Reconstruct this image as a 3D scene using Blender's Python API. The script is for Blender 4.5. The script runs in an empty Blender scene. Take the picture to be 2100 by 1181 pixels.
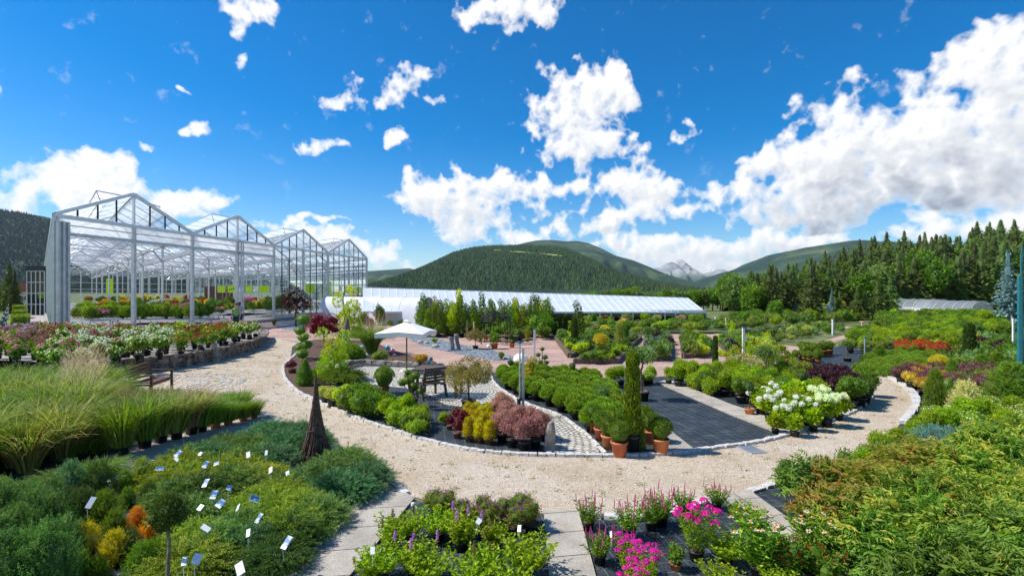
import bpy, math, random
import numpy as np
from mathutils import Vector, Matrix
random.seed(11)
R = np.random.default_rng(11)
F, CX, HZ, H = 1050.0, 1050.0, 598.0, 2.7
scene = bpy.context.scene
COL = scene.collection
rad = math.radians

def G(px, py, z=0.0):
    Y = (H - z) * F / (py - HZ)
    return ((px - CX) * Y / F, Y, z)
def S(py, z=0.0):
    return (H - z) / (py - HZ)
def at(px, py, Y):
    return ((px - CX) * Y / F, Y, H + (HZ - py) * Y / F)

# ------------------------------------------------------------------ node helpers
def newmat(name):
    m = bpy.data.materials.new(name); m.use_nodes = True
    nt = m.node_tree; nt.nodes.clear()
    return m, nt
def N(nt, typ, **kw):
    n = nt.nodes.new(typ)
    for k, v in kw.items():
        if k.startswith('i_'):
            key = k[2:]
            n.inputs[int(key) if key.isdigit() else key.replace('_', ' ')].default_value = v
        else: setattr(n, k, v)
    return n
def L(nt, a, b): nt.links.new(a, b)
def c4(c): return (c[0], c[1], c[2], 1.0)
def ramp(nt, stops, interp='LINEAR'):
    r = N(nt, 'ShaderNodeValToRGB'); cr = r.color_ramp; cr.interpolation = interp
    while len(cr.elements) > 1: cr.elements.remove(cr.elements[0])
    cr.elements[0].position = stops[0][0]; cr.elements[0].color = c4(stops[0][1])
    for p, c in stops[1:]:
        e = cr.elements.new(p); e.color = c4(c)
    return r
def hsv_objrand(nt, colsock, amt=.35, hue=.02):
    oi = N(nt, 'ShaderNodeObjectInfo')
    mr = N(nt, 'ShaderNodeMapRange'); mr.inputs['To Min'].default_value = 1 - amt; mr.inputs['To Max'].default_value = 1 + amt
    L(nt, oi.outputs['Random'], mr.inputs['Value'])
    mh = N(nt, 'ShaderNodeMapRange'); mh.inputs['To Min'].default_value = .5 - hue; mh.inputs['To Max'].default_value = .5 + hue
    L(nt, oi.outputs['Random'], mh.inputs['Value'])
    h = N(nt, 'ShaderNodeHueSaturation'); L(nt, mr.outputs[0], h.inputs['Value']); L(nt, mh.outputs[0], h.inputs['Hue'])
    L(nt, colsock, h.inputs['Color'])
    return h.outputs[0]

MAT = {}
def leafmat(name, cols, trans=.35, rough=.55, amt=.16, tcol=1.5, hue=.012):
    m, nt = newmat(name)
    at_ = N(nt, 'ShaderNodeAttribute', attribute_name='tint')
    cols = [((c[0] * 1.6 + .010, c[1] * 1.25 + .006, c[2] * .75) if c[1] > max(c[0], c[2]) * 1.12 and name[:2] != 'f_' and name not in ('bigleaf', 'autumn', 'grass_green', 'grass_yellow', 'juniper_blue', 'bluejun') else c) for c in cols]
    k = len(cols)
    r = ramp(nt, [(i / max(1, k - 1), c) for i, c in enumerate(cols)])
    L(nt, at_.outputs['Fac'], r.inputs[0])
    col = hsv_objrand(nt, r.outputs[0], amt, hue)
    p = N(nt, 'ShaderNodeBsdfPrincipled'); p.inputs['Roughness'].default_value = rough
    p.inputs['Specular IOR Level'].default_value = .3
    L(nt, col, p.inputs['Base Color'])
    t = N(nt, 'ShaderNodeBsdfTranslucent')
    h = N(nt, 'ShaderNodeHueSaturation'); h.inputs['Value'].default_value = tcol; h.inputs['Saturation'].default_value = 1.1
    L(nt, col, h.inputs['Color']); L(nt, h.outputs[0], t.inputs['Color'])
    mx = N(nt, 'ShaderNodeMixShader'); mx.inputs[0].default_value = trans
    L(nt, p.outputs[0], mx.inputs[1]); L(nt, t.outputs[0], mx.inputs[2])
    o = N(nt, 'ShaderNodeOutputMaterial'); L(nt, mx.outputs[0], o.inputs[0])
    MAT[name] = m
    return m
def plain(name, col, rough=.6, metal=0, spec=.5, col2=None, nscale=8, bump=0, bscale=40, objr=0, stops=(.35, .65)):
    m, nt = newmat(name)
    p = N(nt, 'ShaderNodeBsdfPrincipled'); p.inputs['Roughness'].default_value = rough
    p.inputs['Metallic'].default_value = metal; p.inputs['Specular IOR Level'].default_value = spec
    tc = N(nt, 'ShaderNodeTexCoord')
    if col2 is None: col2 = tuple(c * .75 for c in col)
    no = N(nt, 'ShaderNodeTexNoise'); no.inputs['Scale'].default_value = nscale; no.inputs['Detail'].default_value = 5
    L(nt, tc.outputs['Object'], no.inputs['Vector'])
    r = ramp(nt, [(stops[0], col2), (stops[1], col)]); L(nt, no.outputs['Fac'], r.inputs[0])
    cs = r.outputs[0]
    if objr: cs = hsv_objrand(nt, cs, objr, .01)
    L(nt, cs, p.inputs['Base Color'])
    if bump:
        n2 = N(nt, 'ShaderNodeTexNoise'); n2.inputs['Scale'].default_value = bscale; n2.inputs['Detail'].default_value = 4
        L(nt, tc.outputs['Object'], n2.inputs['Vector'])
        b = N(nt, 'ShaderNodeBump'); b.inputs['Strength'].default_value = bump; b.inputs['Distance'].default_value = .02
        L(nt, n2.outputs['Fac'], b.inputs['Height']); L(nt, b.outputs[0], p.inputs['Normal'])
    o = N(nt, 'ShaderNodeOutputMaterial'); L(nt, p.outputs[0], o.inputs[0])
    MAT[name] = m
    return m

# ------------------------------------------------------------------ mesh builder
class MB:
    def __init__(s): s.v = []; s.f = []; s.m = []; s.t = []; s.n = 0
    def add(s, V, Fc, mat=0, tint=.5):
        V = np.asarray(V, dtype=np.float64).reshape(-1, 3)
        s.v.append(V)
        t = np.full(len(V), tint) if np.isscalar(tint) else np.asarray(tint)
        s.t.append(t)
        if isinstance(Fc, np.ndarray): groups = [Fc]
        else:
            d = {}
            for f in Fc: d.setdefault(len(f), []).append(f)
            groups = [np.array(g) for g in d.values()]
        for g in groups:
            s.f.append(g + s.n); s.m.append(np.full(len(g), mat))
        s.n += len(V)
        return s
    def mesh(s, name, mats, smooth=False):
        me = bpy.data.meshes.new(name)
        V = np.concatenate(s.v); me.vertices.add(len(V)); me.vertices.foreach_set('co', V.ravel())
        loops = np.concatenate([g.ravel() for g in s.f]); tot = np.concatenate([np.full(len(g), g.shape[1]) for g in s.f])
        start = np.concatenate([[0], np.cumsum(tot)[:-1]])
        me.loops.add(len(loops)); me.loops.foreach_set('vertex_index', loops.astype(np.int32))
        me.polygons.add(len(tot)); me.polygons.foreach_set('loop_start', start.astype(np.int32))
        me.polygons.foreach_set('material_index', np.concatenate(s.m).astype(np.int32))
        me.polygons.foreach_set('use_smooth', np.full(len(tot), smooth))
        a = me.attributes.new('tint', 'FLOAT', 'POINT'); a.data.foreach_set('value', np.clip(np.concatenate(s.t), 0, 1).astype(np.float32))
        for m in (mats if isinstance(mats, (list, tuple)) else [mats]): me.materials.append(MAT[m] if isinstance(m, str) else m)
        me.update(calc_edges=True); me.validate()
        return me

def unit(v): return v / (np.linalg.norm(v, axis=-1, keepdims=True) + 1e-9)
def rdir(n): return unit(R.normal(size=(n, 3)))

def leaves(mb, P, D, Ln, W, mat=0, tint=None, curl=.12):
    n = len(P)
    if n == 0: return
    Ln = (np.ones(n) * Ln * R.uniform(.7, 1.25, n))[:, None]; W = Ln * (W)
    side = unit(np.cross(D, R.normal(size=(n, 3))))
    nor = np.cross(side, D)
    a = P; b = P + D * Ln * .45 - side * W * .5 + nor * Ln * .06; c = P + D * Ln - nor * Ln * curl; d = P + D * Ln * .45 + side * W * .5 + nor * Ln * .06
    V = np.stack([a, b, c, d], 1).reshape(-1, 3)
    Fc = np.arange(4 * n).reshape(n, 4)
    if tint is None: tint = R.uniform(0, 1, n)
    mb.add(V, Fc, mat, np.repeat(tint, 4))

def ball(mb, c, r, nu=8, nv=5, mat=0, tint=.3, jit=.08):
    th = np.linspace(0, np.pi, nv + 1)[1:-1]; ph = np.linspace(0, 2 * np.pi, nu, endpoint=False)
    V = [(0, 0, 1)] + [(math.sin(t) * math.cos(p), math.sin(t) * math.sin(p), math.cos(t)) for t in th for p in ph] + [(0, 0, -1)]
    V = np.array(V) * (1 + R.uniform(-jit, jit, (len(V), 1))); V = V * np.asarray(r) + np.asarray(c)
    Fc = []
    for i in range(nu): Fc.append((0, 1 + i, 1 + (i + 1) % nu))
    for k in range(len(th) - 1):
        for i in range(nu):
            a = 1 + k * nu + i; b = 1 + k * nu + (i + 1) % nu
            Fc.append((a, a + nu, b + nu, b))
    e = len(V) - 1; s0 = 1 + (len(th) - 1) * nu
    for i in range(nu): Fc.append((s0 + i, e, s0 + (i + 1) % nu))
    mb.add(V, Fc, mat, tint)

def box(mb, c, s, rz=0, mat=0, jit=0, tilt=None, tint=.5):
    V = np.array([(x, y, z) for x in (-.5, .5) for y in (-.5, .5) for z in (-.5, .5)]) * np.asarray(s)
    if jit: V = V + R.uniform(-jit, jit, V.shape)
    if tilt is not None: V = V @ np.array(Matrix(tilt)).T
    cr, sr = math.cos(rz), math.sin(rz)
    V = V @ np.array([[cr, sr, 0], [-sr, cr, 0], [0, 0, 1]]) + np.asarray(c)
    mb.add(V, [(0, 1, 3, 2), (4, 6, 7, 5), (0, 4, 5, 1), (2, 3, 7, 6), (0, 2, 6, 4), (1, 5, 7, 3)], mat, tint)
def beam(mb, a, b, w, h=None, mat=0, up=(0, 0, 1)):
    a = np.asarray(a, float); b = np.asarray(b, float); h = h or w
    d = unit(b - a); u = np.asarray(up, float)
    if abs(np.dot(d, u)) > .99: u = np.array([1., 0, 0])
    s = unit(np.cross(d, u)); t = np.cross(s, d)
    V = [p + s * x * w / 2 + t * y * h / 2 for p in (a, b) for x, y in ((-1, -1), (1, -1), (1, 1), (-1, 1))]
    mb.add(V, [(0, 1, 2, 3), (7, 6, 5, 4), (0, 4, 5, 1), (1, 5, 6, 2), (2, 6, 7, 3), (3, 7, 4, 0)], mat)
def tube(mb, pts, rs, n=7, mat=0, tint=.5, cap=True):
    pts = np.asarray(pts, float); k = len(pts)
    rs = np.ones(k) * rs if np.isscalar(rs) else np.asarray(rs)
    V = []
    for i in range(k):
        d = unit(pts[min(i + 1, k - 1)] - pts[max(i - 1, 0)])
        u = np.array([1., 0, 0]) if abs(d[0]) < .9 else np.array([0, 1., 0])
        s = unit(np.cross(d, u)); t = np.cross(d, s)
        for j in range(n):
            a = 2 * math.pi * j / n; V.append(pts[i] + (s * math.cos(a) + t * math.sin(a)) * rs[i])
    Fc = [(i * n + j, i * n + (j + 1) % n, (i + 1) * n + (j + 1) % n, (i + 1) * n + j) for i in range(k - 1) for j in range(n)]
    if cap: Fc += [tuple(range(n))[::-1], tuple((k - 1) * n + j for j in range(n))]
    mb.add(V, Fc, mat, tint)
def lathe(mb, prof, n=16, c=(0, 0, 0), mat=0, tint=.5):
    V = [(r * math.cos(2 * math.pi * j / n) + c[0], r * math.sin(2 * math.pi * j / n) + c[1], z + c[2]) for r, z in prof for j in range(n)]
    Fc = [(i * n + j, i * n + (j + 1) % n, (i + 1) * n + (j + 1) % n, (i + 1) * n + j) for i in range(len(prof) - 1) for j in range(n)]
    mb.add(V, Fc, mat, tint)

# ------------------------------------------------------------------ foliage generators
def lumps(rx, ry, rz, k, rs, cz=None, low=-.2):
    """sub-spheres spread over an ellipsoid; cz = centre height"""
    cz = rz if cz is None else cz
    out = [((0, 0, cz), min(rx, ry, rz) * .8)]
    while len(out) < k + 1:
        d = rdir(1)[0]
        if d[2] < low: continue
        s = R.uniform(.5, .78)
        out.append(((d[0] * rx * s, d[1] * ry * s, cz + d[2] * rz * s), rs * R.uniform(.7, 1.25)))
    return out
def crown(spheres, n, Ln, W, up=.3, rnd=.6, shell=.35, core=.7, mb=None, mat=0, zmin=.0, tb=None, droop=0):
    mb = mb or MB()
    C = np.array([s[0] for s in spheres], float); r = np.array([s[1] for s in spheres], float)
    w = r ** 2 / (r ** 2).sum(); idx = R.choice(len(r), n, p=w); d = rdir(n)
    P = C[idx] + d * (r[idx] * (1 - shell * R.uniform(0, 1, n) ** 1.5))[:, None]
    dist = np.linalg.norm(P[:, None, :] - C[None], axis=2) / r[None]
    keep = (dist.min(1) > .6) & (P[:, 2] > zmin)
    P = P[keep]; d = d[keep]; idx = idx[keep]; m = len(P)
    D = unit(d + np.array([0, 0, up - droop]) + R.normal(size=(m, 3)) * rnd)
    base = R.uniform(0, 1, len(r))
    t = .5 * base[idx] + .5 * R.uniform(0, 1, m)
    leaves(mb, P, D, Ln, W, mat, t)
    if core:
        for s, rr in spheres: ball(mb, s, rr * core, 7, 5, mat, .25)
    return mb
def shoots(mb, P, D, Ln, k, lL, lW, mat=0, droop=.15, tint=None, spread=.9, taper=.5):
    n = len(P); Ln = np.ones(n) * Ln * R.uniform(.7, 1.2, n)
    side = unit(np.cross(D, np.array([0, 0, 1.]) + R.normal(size=(n, 3)) * .5))
    if tint is None: tint = R.uniform(0, 1, n)
    for j in range(k):
        t = (j + .5) / k
        pos = P + D * (Ln * t)[:, None] - np.array([0, 0, 1.]) * (droop * Ln * t * t)[:, None]
        for sg in (-1, 1):
            dd = unit(D * .9 + side * sg * spread + R.normal(size=(n, 3)) * .25)
            leaves(mb, pos, dd, lL * (1 - taper * t), lW, mat, np.clip(tint * .5 + .5 * t + R.normal(size=n) * .08, 0, 1))
    leaves(mb, P + D * (Ln * .85)[:, None] - np.array([0, 0, 1.]) * (droop * Ln * .7)[:, None], D, lL * .8, lW, mat, np.clip(tint * .7 + .3, 0, 1))
def shrub(rx, rz, n, Ln, W, k=9, rs=None, cz=None, **kw):
    return crown(lumps(rx, rx, rz, k, rs or rx * .45, cz), n, Ln, W, **kw)
def grass(n, h, spread=.5, w=.012, droop=.5, seg=4, base=.06, mb=None, mat=0, tlo=0, thi=1, hv=.3):
    mb = mb or MB()
    a = R.uniform(0, 2 * np.pi, n); out = np.stack([np.cos(a), np.sin(a), 0 * a], 1)
    rb = base * np.sqrt(R.uniform(0, 1, n)); lean = spread * R.uniform(.1, 1, n); hh = h * R.uniform(1 - hv, 1, n); dr = droop * R.uniform(.3, 1, n)
    side = np.stack([-np.sin(a), np.cos(a), 0 * a], 1) + R.normal(size=(n, 3)) * .4; side = unit(side)
    rows = []
    for i in range(seg + 1):
        s = i / seg
        p = out * (rb + hh * (lean * s + dr * s ** 2.5))[:, None] + np.array([0, 0, 1.]) * (hh * (s - dr * .75 * s ** 3.2))[:, None]
        ww = w * (1 - s ** 1.6) * .5 + .0012
        rows += [p - side * ww, p + side * ww]
    V = np.stack(rows, 1).reshape(-1, 3); k = 2 * (seg + 1)
    b = np.arange(n)[:, None] * k
    Fc = np.concatenate([b + np.array([[2 * i, 2 * i + 1, 2 * i + 3, 2 * i + 2]]) for i in range(seg)])
    mb.add(V, Fc, mat, np.repeat(R.uniform(tlo, thi, n), k))
    return mb
def juniper(rad_, h, ns, sl=.22, k=6, lL=.05, lW=.28, up=.5):
    mb = MB()
    a = R.uniform(0, 2 * np.pi, ns); rr = rad_ * np.sqrt(R.uniform(0, 1, ns)) * .8
    out = np.stack([np.cos(a), np.sin(a), 0 * a], 1)
    z = h * (1 - (rr / rad_) ** 2) * R.uniform(.35, .85, ns)
    P = out * rr[:, None]; P[:, 2] = z + .02
    sw = R.uniform(-1, 1, (ns, 3)) * .45
    D = unit(out * (.4 + .9 * rr / rad_)[:, None] + np.array([0, 0, up]) + sw)
    shoots(mb, P, D, sl, k, lL, lW, droop=.35)
    ball(mb, (0, 0, h * .18), (rad_ * .72, rad_ * .72, h * .3), 9, 5, 0, .1, .15)
    return mb
def conifer(h, r, lev=14, br=9, q=5, lw=.5, lL=None, droop=.35, pw=1.0, base=.06, mb=None, mat=0, core=True, rough=.15):
    mb = mb or MB()
    P = []; D = []; LL = []; T = []
    for i in range(lev):
        f = (i + R.uniform(-.3, .3)) / lev; f = min(max(f, 0), .985)
        z = h * (base + (1 - base) * f); rr = r * (1 - f) ** pw + .02 * h * .3
        nb = max(4, int(br * (1 - .5 * f))); a0 = R.uniform(0, 6.28)
        for b in range(nb):
            a = a0 + 2 * math.pi * b / nb + R.uniform(-.25, .25); l = rr * R.uniform(1 - rough * 2, 1 + rough)
            P.append((0, 0, z)); D.append((math.cos(a), math.sin(a), R.uniform(-.1, .35))); LL.append(l); T.append(R.uniform(0, 1))
    P = np.array(P, float); D = unit(np.array(D)); LL = np.array(LL); T = np.array(T); n = len(P)
    side = unit(np.cross(D, np.array([0, 0, 1.])))
    for j in range(q):
        t = (j + .7) / q
        pos = P + D * (LL * t)[:, None] - np.array([0, 0, 1.]) * (droop * LL * t ** 1.6)[:, None]
        for sg in (-1, 1):
            dd = unit(D * 1.0 + side * sg * .75 + np.array([0, 0, -.25]) + R.normal(size=(n, 3)) * .2)
            leaves(mb, pos, dd, LL * (lL or .55) * (1.15 - .6 * t), lw, mat, np.clip(.6 * T + .4 * t + R.normal(size=n) * .1, 0, 1))
    m = 8; leaves(mb, np.tile([0, 0, h * .93], (m, 1)), unit(R.normal(size=(m, 3)) * .35 + [0, 0, 1]), h * .09, .3, mat)
    if core:
        for kx in range(5):
            f = kx / 5; ball(mb, (0, 0, h * (base + .1 + (1 - base) * f * .95)), (r * .5 * (1 - f) ** pw, r * .5 * (1 - f) ** pw, h * .13), 7, 4, mat, .15)
    return mb
def column(h, r, n, lL, lW, taper=.35):
    mb = MB(); t = R.uniform(0, 1, n) ** .9; a = R.uniform(0, 6.283, n)
    prof = r * (1 - taper * t) * np.sqrt(np.clip(1 - (2 * t - 1) ** 10, 0, 1)) * R.uniform(.8, 1.08, n) * (1 + .12 * np.sin(t * 40 + 3 * np.sin(a * 2)))
    P = np.stack([np.cos(a) * prof, np.sin(a) * prof, t * h], 1)
    D = unit(np.stack([np.cos(a) * .6, np.sin(a) * .6, 1 + 0 * a], 1) + R.normal(size=(n, 3)) * .25)
    leaves(mb, P, D, lL, lW, 0, None)
    tube(mb, [(0, 0, .02), (0, 0, h * .4), (0, 0, h * .8), (0, 0, h * .95)], [r * .75, r * .75, r * .55, r * .2], 8, 0, .1)
    return mb
def trunkmb(h, r0, r1=None, lean=.04, limbs=0, lh=.5, ll=.3, n=6):
    mb = MB(); k = 6
    ph = R.uniform(0, 6)
    pts = [(lean * h * math.sin(ph + i * 1.1) * i / k, lean * h * math.cos(ph + i * 1.3) * i / k, h * i / k) for i in range(k + 1)]
    tube(mb, pts, np.linspace(r0, r1 or r0 * .5, k + 1), n)
    for j in range(limbs):
        i = R.integers(int(k * lh), k + 1); a = j * 2.4 + R.uniform(-.4, .4); p = np.array(pts[min(i, k)])
        e = p + np.array([math.cos(a), math.sin(a), .9]) * ll * h * R.uniform(.6, 1); m_ = (p + e) / 2 + R.normal(size=3) * .03 * h
        tube(mb, [p, m_, e], [r0 * .5, r0 * .35, r0 * .15], 5)
    return mb
def flowers_on(spheres, n, size, lift=.0, mb=None, petals=5, mat=0, top=0.0, W=.7):
    """small blooms sitting on the outside of the crown"""
    mb = mb or MB()
    C = np.array([s[0] for s in spheres], float); r = np.array([s[1] for s in spheres], float)
    idx = R.choice(len(r), n * 3, p=r ** 2 / (r ** 2).sum()); d = rdir(n * 3); d[:, 2] = np.abs(d[:, 2]) * .9 + .1; d = unit(d)
    P = C[idx] + d * (r[idx] * 1.02)[:, None]; P[:, 2] += lift
    dist = np.linalg.norm(P[:, None, :] - C[None], axis=2) / r[None]
    keep = (dist.min(1) > .93) & (P[:, 2] > top); P = P[keep][:n]; d = d[keep][:n]
    for p, dd in zip(P, d): bloom(mb, p, dd, size * R.uniform(.7, 1.2), petals, mat, W)
    return mb
def bloom(mb, p, d, s, petals=5, mat=0, W=.7, cup=.5):
    u = unit(np.cross(d, R.normal(size=3))); v = np.cross(d, u)
    a = np.arange(petals) * 2 * np.pi / petals + R.uniform(0, 6)
    D = unit(u[None] * np.cos(a)[:, None] + v[None] * np.sin(a)[:, None] + d[None] * cup)
    P = np.tile(p, (petals, 1)); t = np.clip(R.uniform(0, 1) + R.normal(size=petals) * .1, 0, 1)
    leaves(mb, P, D, s, W, mat, t)
def potmb(r, h, n=14, soil=True):
    mb = MB()
    lathe(mb, [(0.0, .002), (r * .78, .002), (r * .96, h * .86), (r * 1.06, h * .86), (r * 1.06, h), (r * .96, h), (r * .93, h * .9)], n)
    if soil: lathe(mb, [(r * .95, h * .91), (.001, h * .94)], n, mat=1)
    return mb

# ------------------------------------------------------------------ objects
def obj(name, mesh, parent=None, loc=(0, 0, 0), rz=0, label=None):
    o = bpy.data.objects.new(name, mesh); COL.objects.link(o); o.location = loc; o.rotation_euler = (0, 0, rz)
    if parent: o.parent = parent
    if label: o['label'] = label
    return o
def tag(o, label, cat, group=None, kind=None):
    if label: o['label'] = label
    if cat: o['category'] = cat
    if group: o['group'] = group
    if kind: o['kind'] = kind
    return o
def thing(name, label, cat, loc=(0, 0, 0), rz=0, group=None, scale=None):
    o = bpy.data.objects.new(name, None); o.empty_display_size = .1; COL.objects.link(o); o.location = loc; o.rotation_euler = (0, 0, rz)
    if scale: o.scale = scale if not np.isscalar(scale) else (scale,) * 3
    return tag(o, label, cat, group)
def struct(name, mesh, label=None, cat=None):
    o = obj(name, mesh); o['kind'] = 'structure'; o['label'] = label or name.replace('_', ' '); o['category'] = cat or name.replace('_', ' '); return o

PR = {}
KEEP = [(*G(648, 944)[:2], .42), (*G(643, 960)[:2], .35), (*G(640, 985)[:2], .28)]      # spots kept free of bedding plants
def proto(key, name, cat, desc, h, *parts):
    PR[key] = dict(name=name, cat=cat, desc=desc, h=h, parts=parts)
def place(key, px, py, hpx=None, h=None, label=None, where=None, z=0, group=None, sx=1, rz=None, loc=None, solo=False):
    p = PR[key]
    if loc is None: loc = G(px, py, z)
    if h is None: h = hpx * S(py, z) if hpx else p['h']
    s = h / p['h']; rz = R.uniform(0, 6.28) if rz is None else rz
    lab = label or (p['desc'] + ' ' + where)
    grp = None if solo or (label and not group) else (group or lab)
    if len(p['parts']) == 1:
        pn, me = p['parts'][0]; o = obj(p['name'], me, None, loc, rz); o.scale = (s * sx, s * sx, s)
        tag(o, lab, p['cat'], grp)
    else:
        o = thing(p['name'], lab, p['cat'], loc, rz, grp, (s * sx, s * sx, s))
        for pn, me in p['parts']: obj(pn, me, o)
    return o
def inpoly(x, y, P):
    c = False; n = len(P)
    for i in range(n):
        x1, y1 = P[i][:2]; x2, y2 = P[i - 1][:2]
        if (y1 > y) != (y2 > y) and x < (x2 - x1) * (y - y1) / (y2 - y1) + x1: c = not c
    return c
def fill(poly, sp, keys, where, h=(.8, 1.1), z=0, jit=.28, rot=0, sx=(1, 1), pick=None, mx=999, group=None, spy=None, skip=0):
    """plants set out in rows over a bed given by photo corners; every plant is its own object"""
    W = [G(x, y, z)[:2] for x, y in poly]; xs = [p[0] for p in W]; ys = [p[1] for p in W]
    cx, cy = sum(xs) / len(xs), sum(ys) / len(ys); d = max(max(xs) - min(xs), max(ys) - min(ys))
    n = int(d / sp) + 2; spy = spy or sp; m = int(d / spy) + 2; out = []
    for i in range(-n, n + 1):
        for j in range(-m, m + 1):
            u = (i + .5 * (j % 2) + R.uniform(-jit, jit)) * sp; v = (j + R.uniform(-jit, jit)) * spy
            x = cx + u * math.cos(rot) - v * math.sin(rot); y = cy + u * math.sin(rot) + v * math.cos(rot)
            if inpoly(x, y, W) and R.uniform() >= skip and all((x - a) ** 2 + (y - b) ** 2 > c * c for a, b, c in KEEP): out.append((x, y))
    if len(out) > mx:
        ii = R.permutation(len(out))[:mx]; out = [out[i] for i in ii]
    for x, y in out:
        if pick: k = pick(CX + x * F / y, HZ + (H - z) * F / y)
        else: k = keys[R.integers(len(keys))]
        place(k, 0, 0, h=PR[k]['h'] * R.uniform(*h), where=where, loc=(x, y, z), sx=R.uniform(*sx), group=group)
    return out
# ------------------------------------------------------------------ camera, sun, sky
cam = bpy.data.cameras.new('camera'); cam.sensor_width = 36; cam.lens = 18.0; cam.shift_y = 7.5 / 2100; cam.clip_start = .05; cam.clip_end = 30000
camo = bpy.data.objects.new('camera', cam); COL.objects.link(camo); camo.location = (0, 0, H); camo.rotation_euler = (rad(90), 0, 0); scene.camera = camo
SUN_AZ, SUN_EL = rad(-88), rad(50)      # azimuth from +Y (view direction) towards +X
sdir = Vector((math.sin(SUN_AZ) * math.cos(SUN_EL), math.cos(SUN_AZ) * math.cos(SUN_EL), math.sin(SUN_EL)))
sl = bpy.data.lights.new('sun', 'SUN'); sl.energy = 4.6; sl.angle = rad(.5); sl.color = (1, .955, .88)
so = bpy.data.objects.new('sun', sl); COL.objects.link(so); so.rotation_euler = sdir.to_track_quat('Z', 'Y').to_euler(); so.location = (-50, 0, 60)
scene.view_settings.view_transform = 'Standard'; scene.view_settings.look = 'None'; scene.view_settings.exposure = .44; scene.view_settings.gamma = 1
scene.cycles.max_bounces = 8; scene.cycles.transparent_max_bounces = 24; scene.cycles.diffuse_bounces = 4; scene.cycles.glossy_bounces = 3; scene.cycles.transmission_bounces = 6
scene.cycles.sample_clamp_indirect = 6; scene.cycles.caustics_reflective = False; scene.cycles.caustics_refractive = False

AZ0, AZ1, EL0, EL1 = -54.0, 54.0, -1.0, 36.0
IW, IH = 1620, 555
def perlin(X, Y, seed):
    g = np.random.default_rng(seed); T = g.uniform(0, 2 * np.pi, (128, 128)); gx, gy = np.cos(T), np.sin(T)
    xi = np.floor(X).astype(int); yi = np.floor(Y).astype(int); fx = X - xi; fy = Y - yi
    u = fx * fx * fx * (fx * (fx * 6 - 15) + 10); v = fy * fy * fy * (fy * (fy * 6 - 15) + 10)
    def d(a, b): ix = (xi + a) & 127; iy = (yi + b) & 127; return gx[iy, ix] * (fx - a) + gy[iy, ix] * (fy - b)
    return ((d(0, 0) * (1 - u) + d(1, 0) * u) * (1 - v) + (d(0, 1) * (1 - u) + d(1, 1) * u) * v) * 1.5
def fbm(cell, octs, seed, gain=.55, h=IH, w=IW, K=1.0):
    yy, xx = np.mgrid[0:h, 0:w].astype(float); out = np.zeros((h, w)); amp = 1; tot = 0
    for o in range(octs):
        c = cell * K / 2 ** o
        if c < 1.1: break
        a = seed * 1.3 + o * .9; out += amp * perlin((xx * math.cos(a) + yy * math.sin(a)) / c + 7.7 * o, (-xx * math.sin(a) + yy * math.cos(a)) / c + 3.1 * seed, seed * 31 + o); tot += amp; amp *= gain
    return out / tot * 1.9
# cloud list: centre x, y, half-width, half-height, fullness, greyness
CL = [(510,20,62,46,.9,0),(500,70,30,60,.7,0),(372,183,22,8,.6,0),(412,268,30,18,.6,0),(1050,15,110,36,1,.1),(1080,45,60,25,.8,.1),
 (800,185,95,38,.75,.05),(850,160,50,28,.6,0),(890,200,40,14,.55,0),(680,215,40,26,.7,0),(816,281,34,19,1,0),(650,298,58,17,.85,0),(298,304,16,9,.6,0),(345,327,14,8,.5,0),(5,185,14,22,.8,0),
 (165,350,125,44,1,.0),(90,400,110,46,1,0),(230,395,110,46,1,0),(375,410,100,32,1,0),(440,412,45,24,.9,0),(20,430,90,40,1,0),(300,425,120,30,1,0),
 (570,468,45,18,.8,0),(655,454,60,10,.75,0),(765,466,26,7,.6,0),(690,498,80,26,.95,0),(620,500,70,24,.9,0),(745,512,30,16,.8,0),(790,530,36,22,.95,0),(830,548,40,14,.8,0),(700,560,60,14,.6,0),
 (1210,200,98,66,1.05,.25),(1160,235,60,55,1,.3),(1185,290,85,52,1,.35),(1260,180,50,48,1,.1),(1265,310,45,40,.7,.2),(1400,270,40,34,.4,.1),(1305,290,30,30,.5,0),
 (930,410,112,55,1.1,.5),(880,400,60,40,1,.4),(1010,378,90,30,1,.2),(990,440,110,36,1,.7),(960,478,70,26,.95,.4),(1060,482,85,24,1,.3),(1100,400,60,30,.8,.2),(870,362,24,10,.6,.1),
 (1280,372,70,42,1.05,.3),(1330,398,70,34,1,.35),(1180,395,60,24,.8,.1),(1250,450,90,34,1,.5),(1310,440,60,26,.9,.3),(1450,395,110,26,.8,.1),(1420,440,60,22,.8,.1),(1490,430,80,26,.7,.1),
 (1400,500,70,26,1.05,.35),(1470,515,80,26,1,.4),(1560,500,90,24,1,.4),(1620,500,70,20,.9,.3),(1350,520,90,26,1,.35),(1450,550,130,22,.9,.3),(1290,500,70,20,.8,.2),
 (1620,330,80,34,1,.25),(1680,370,130,66,1.15,.75),(1600,420,80,48,1.1,.9),(1690,430,110,40,1.1,1),(1780,290,140,66,1.15,.4),(1800,370,150,66,1.2,1),(1900,300,170,80,1.2,.6),(1940,390,130,44,1.15,1),(2040,330,140,90,1.2,.9),
 (1690,230,70,34,.8,.1),(1850,175,70,34,.85,.15),(2060,130,110,80,1.1,.3),(1990,150,70,50,.9,.3),(2140,220,120,130,1.2,.5),(1720,170,60,30,.45,0),(2160,400,120,40,1,.7),(1930,225,80,40,.85,.2),
 (1960,470,110,26,1,.1),(2070,455,110,26,1.05,.1),(1860,485,70,16,.95,.05),(1730,488,50,14,.8,.1),(2180,450,90,40,1,.1),(1790,440,30,8,.4,0),
 (-120,300,90,60,.9,.2),(-90,420,110,40,1,.2)]
az = np.radians(np.linspace(AZ0, AZ1, IW))[None, :]; el = np.radians(np.linspace(EL0, EL1, IH))[:, None]
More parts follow.
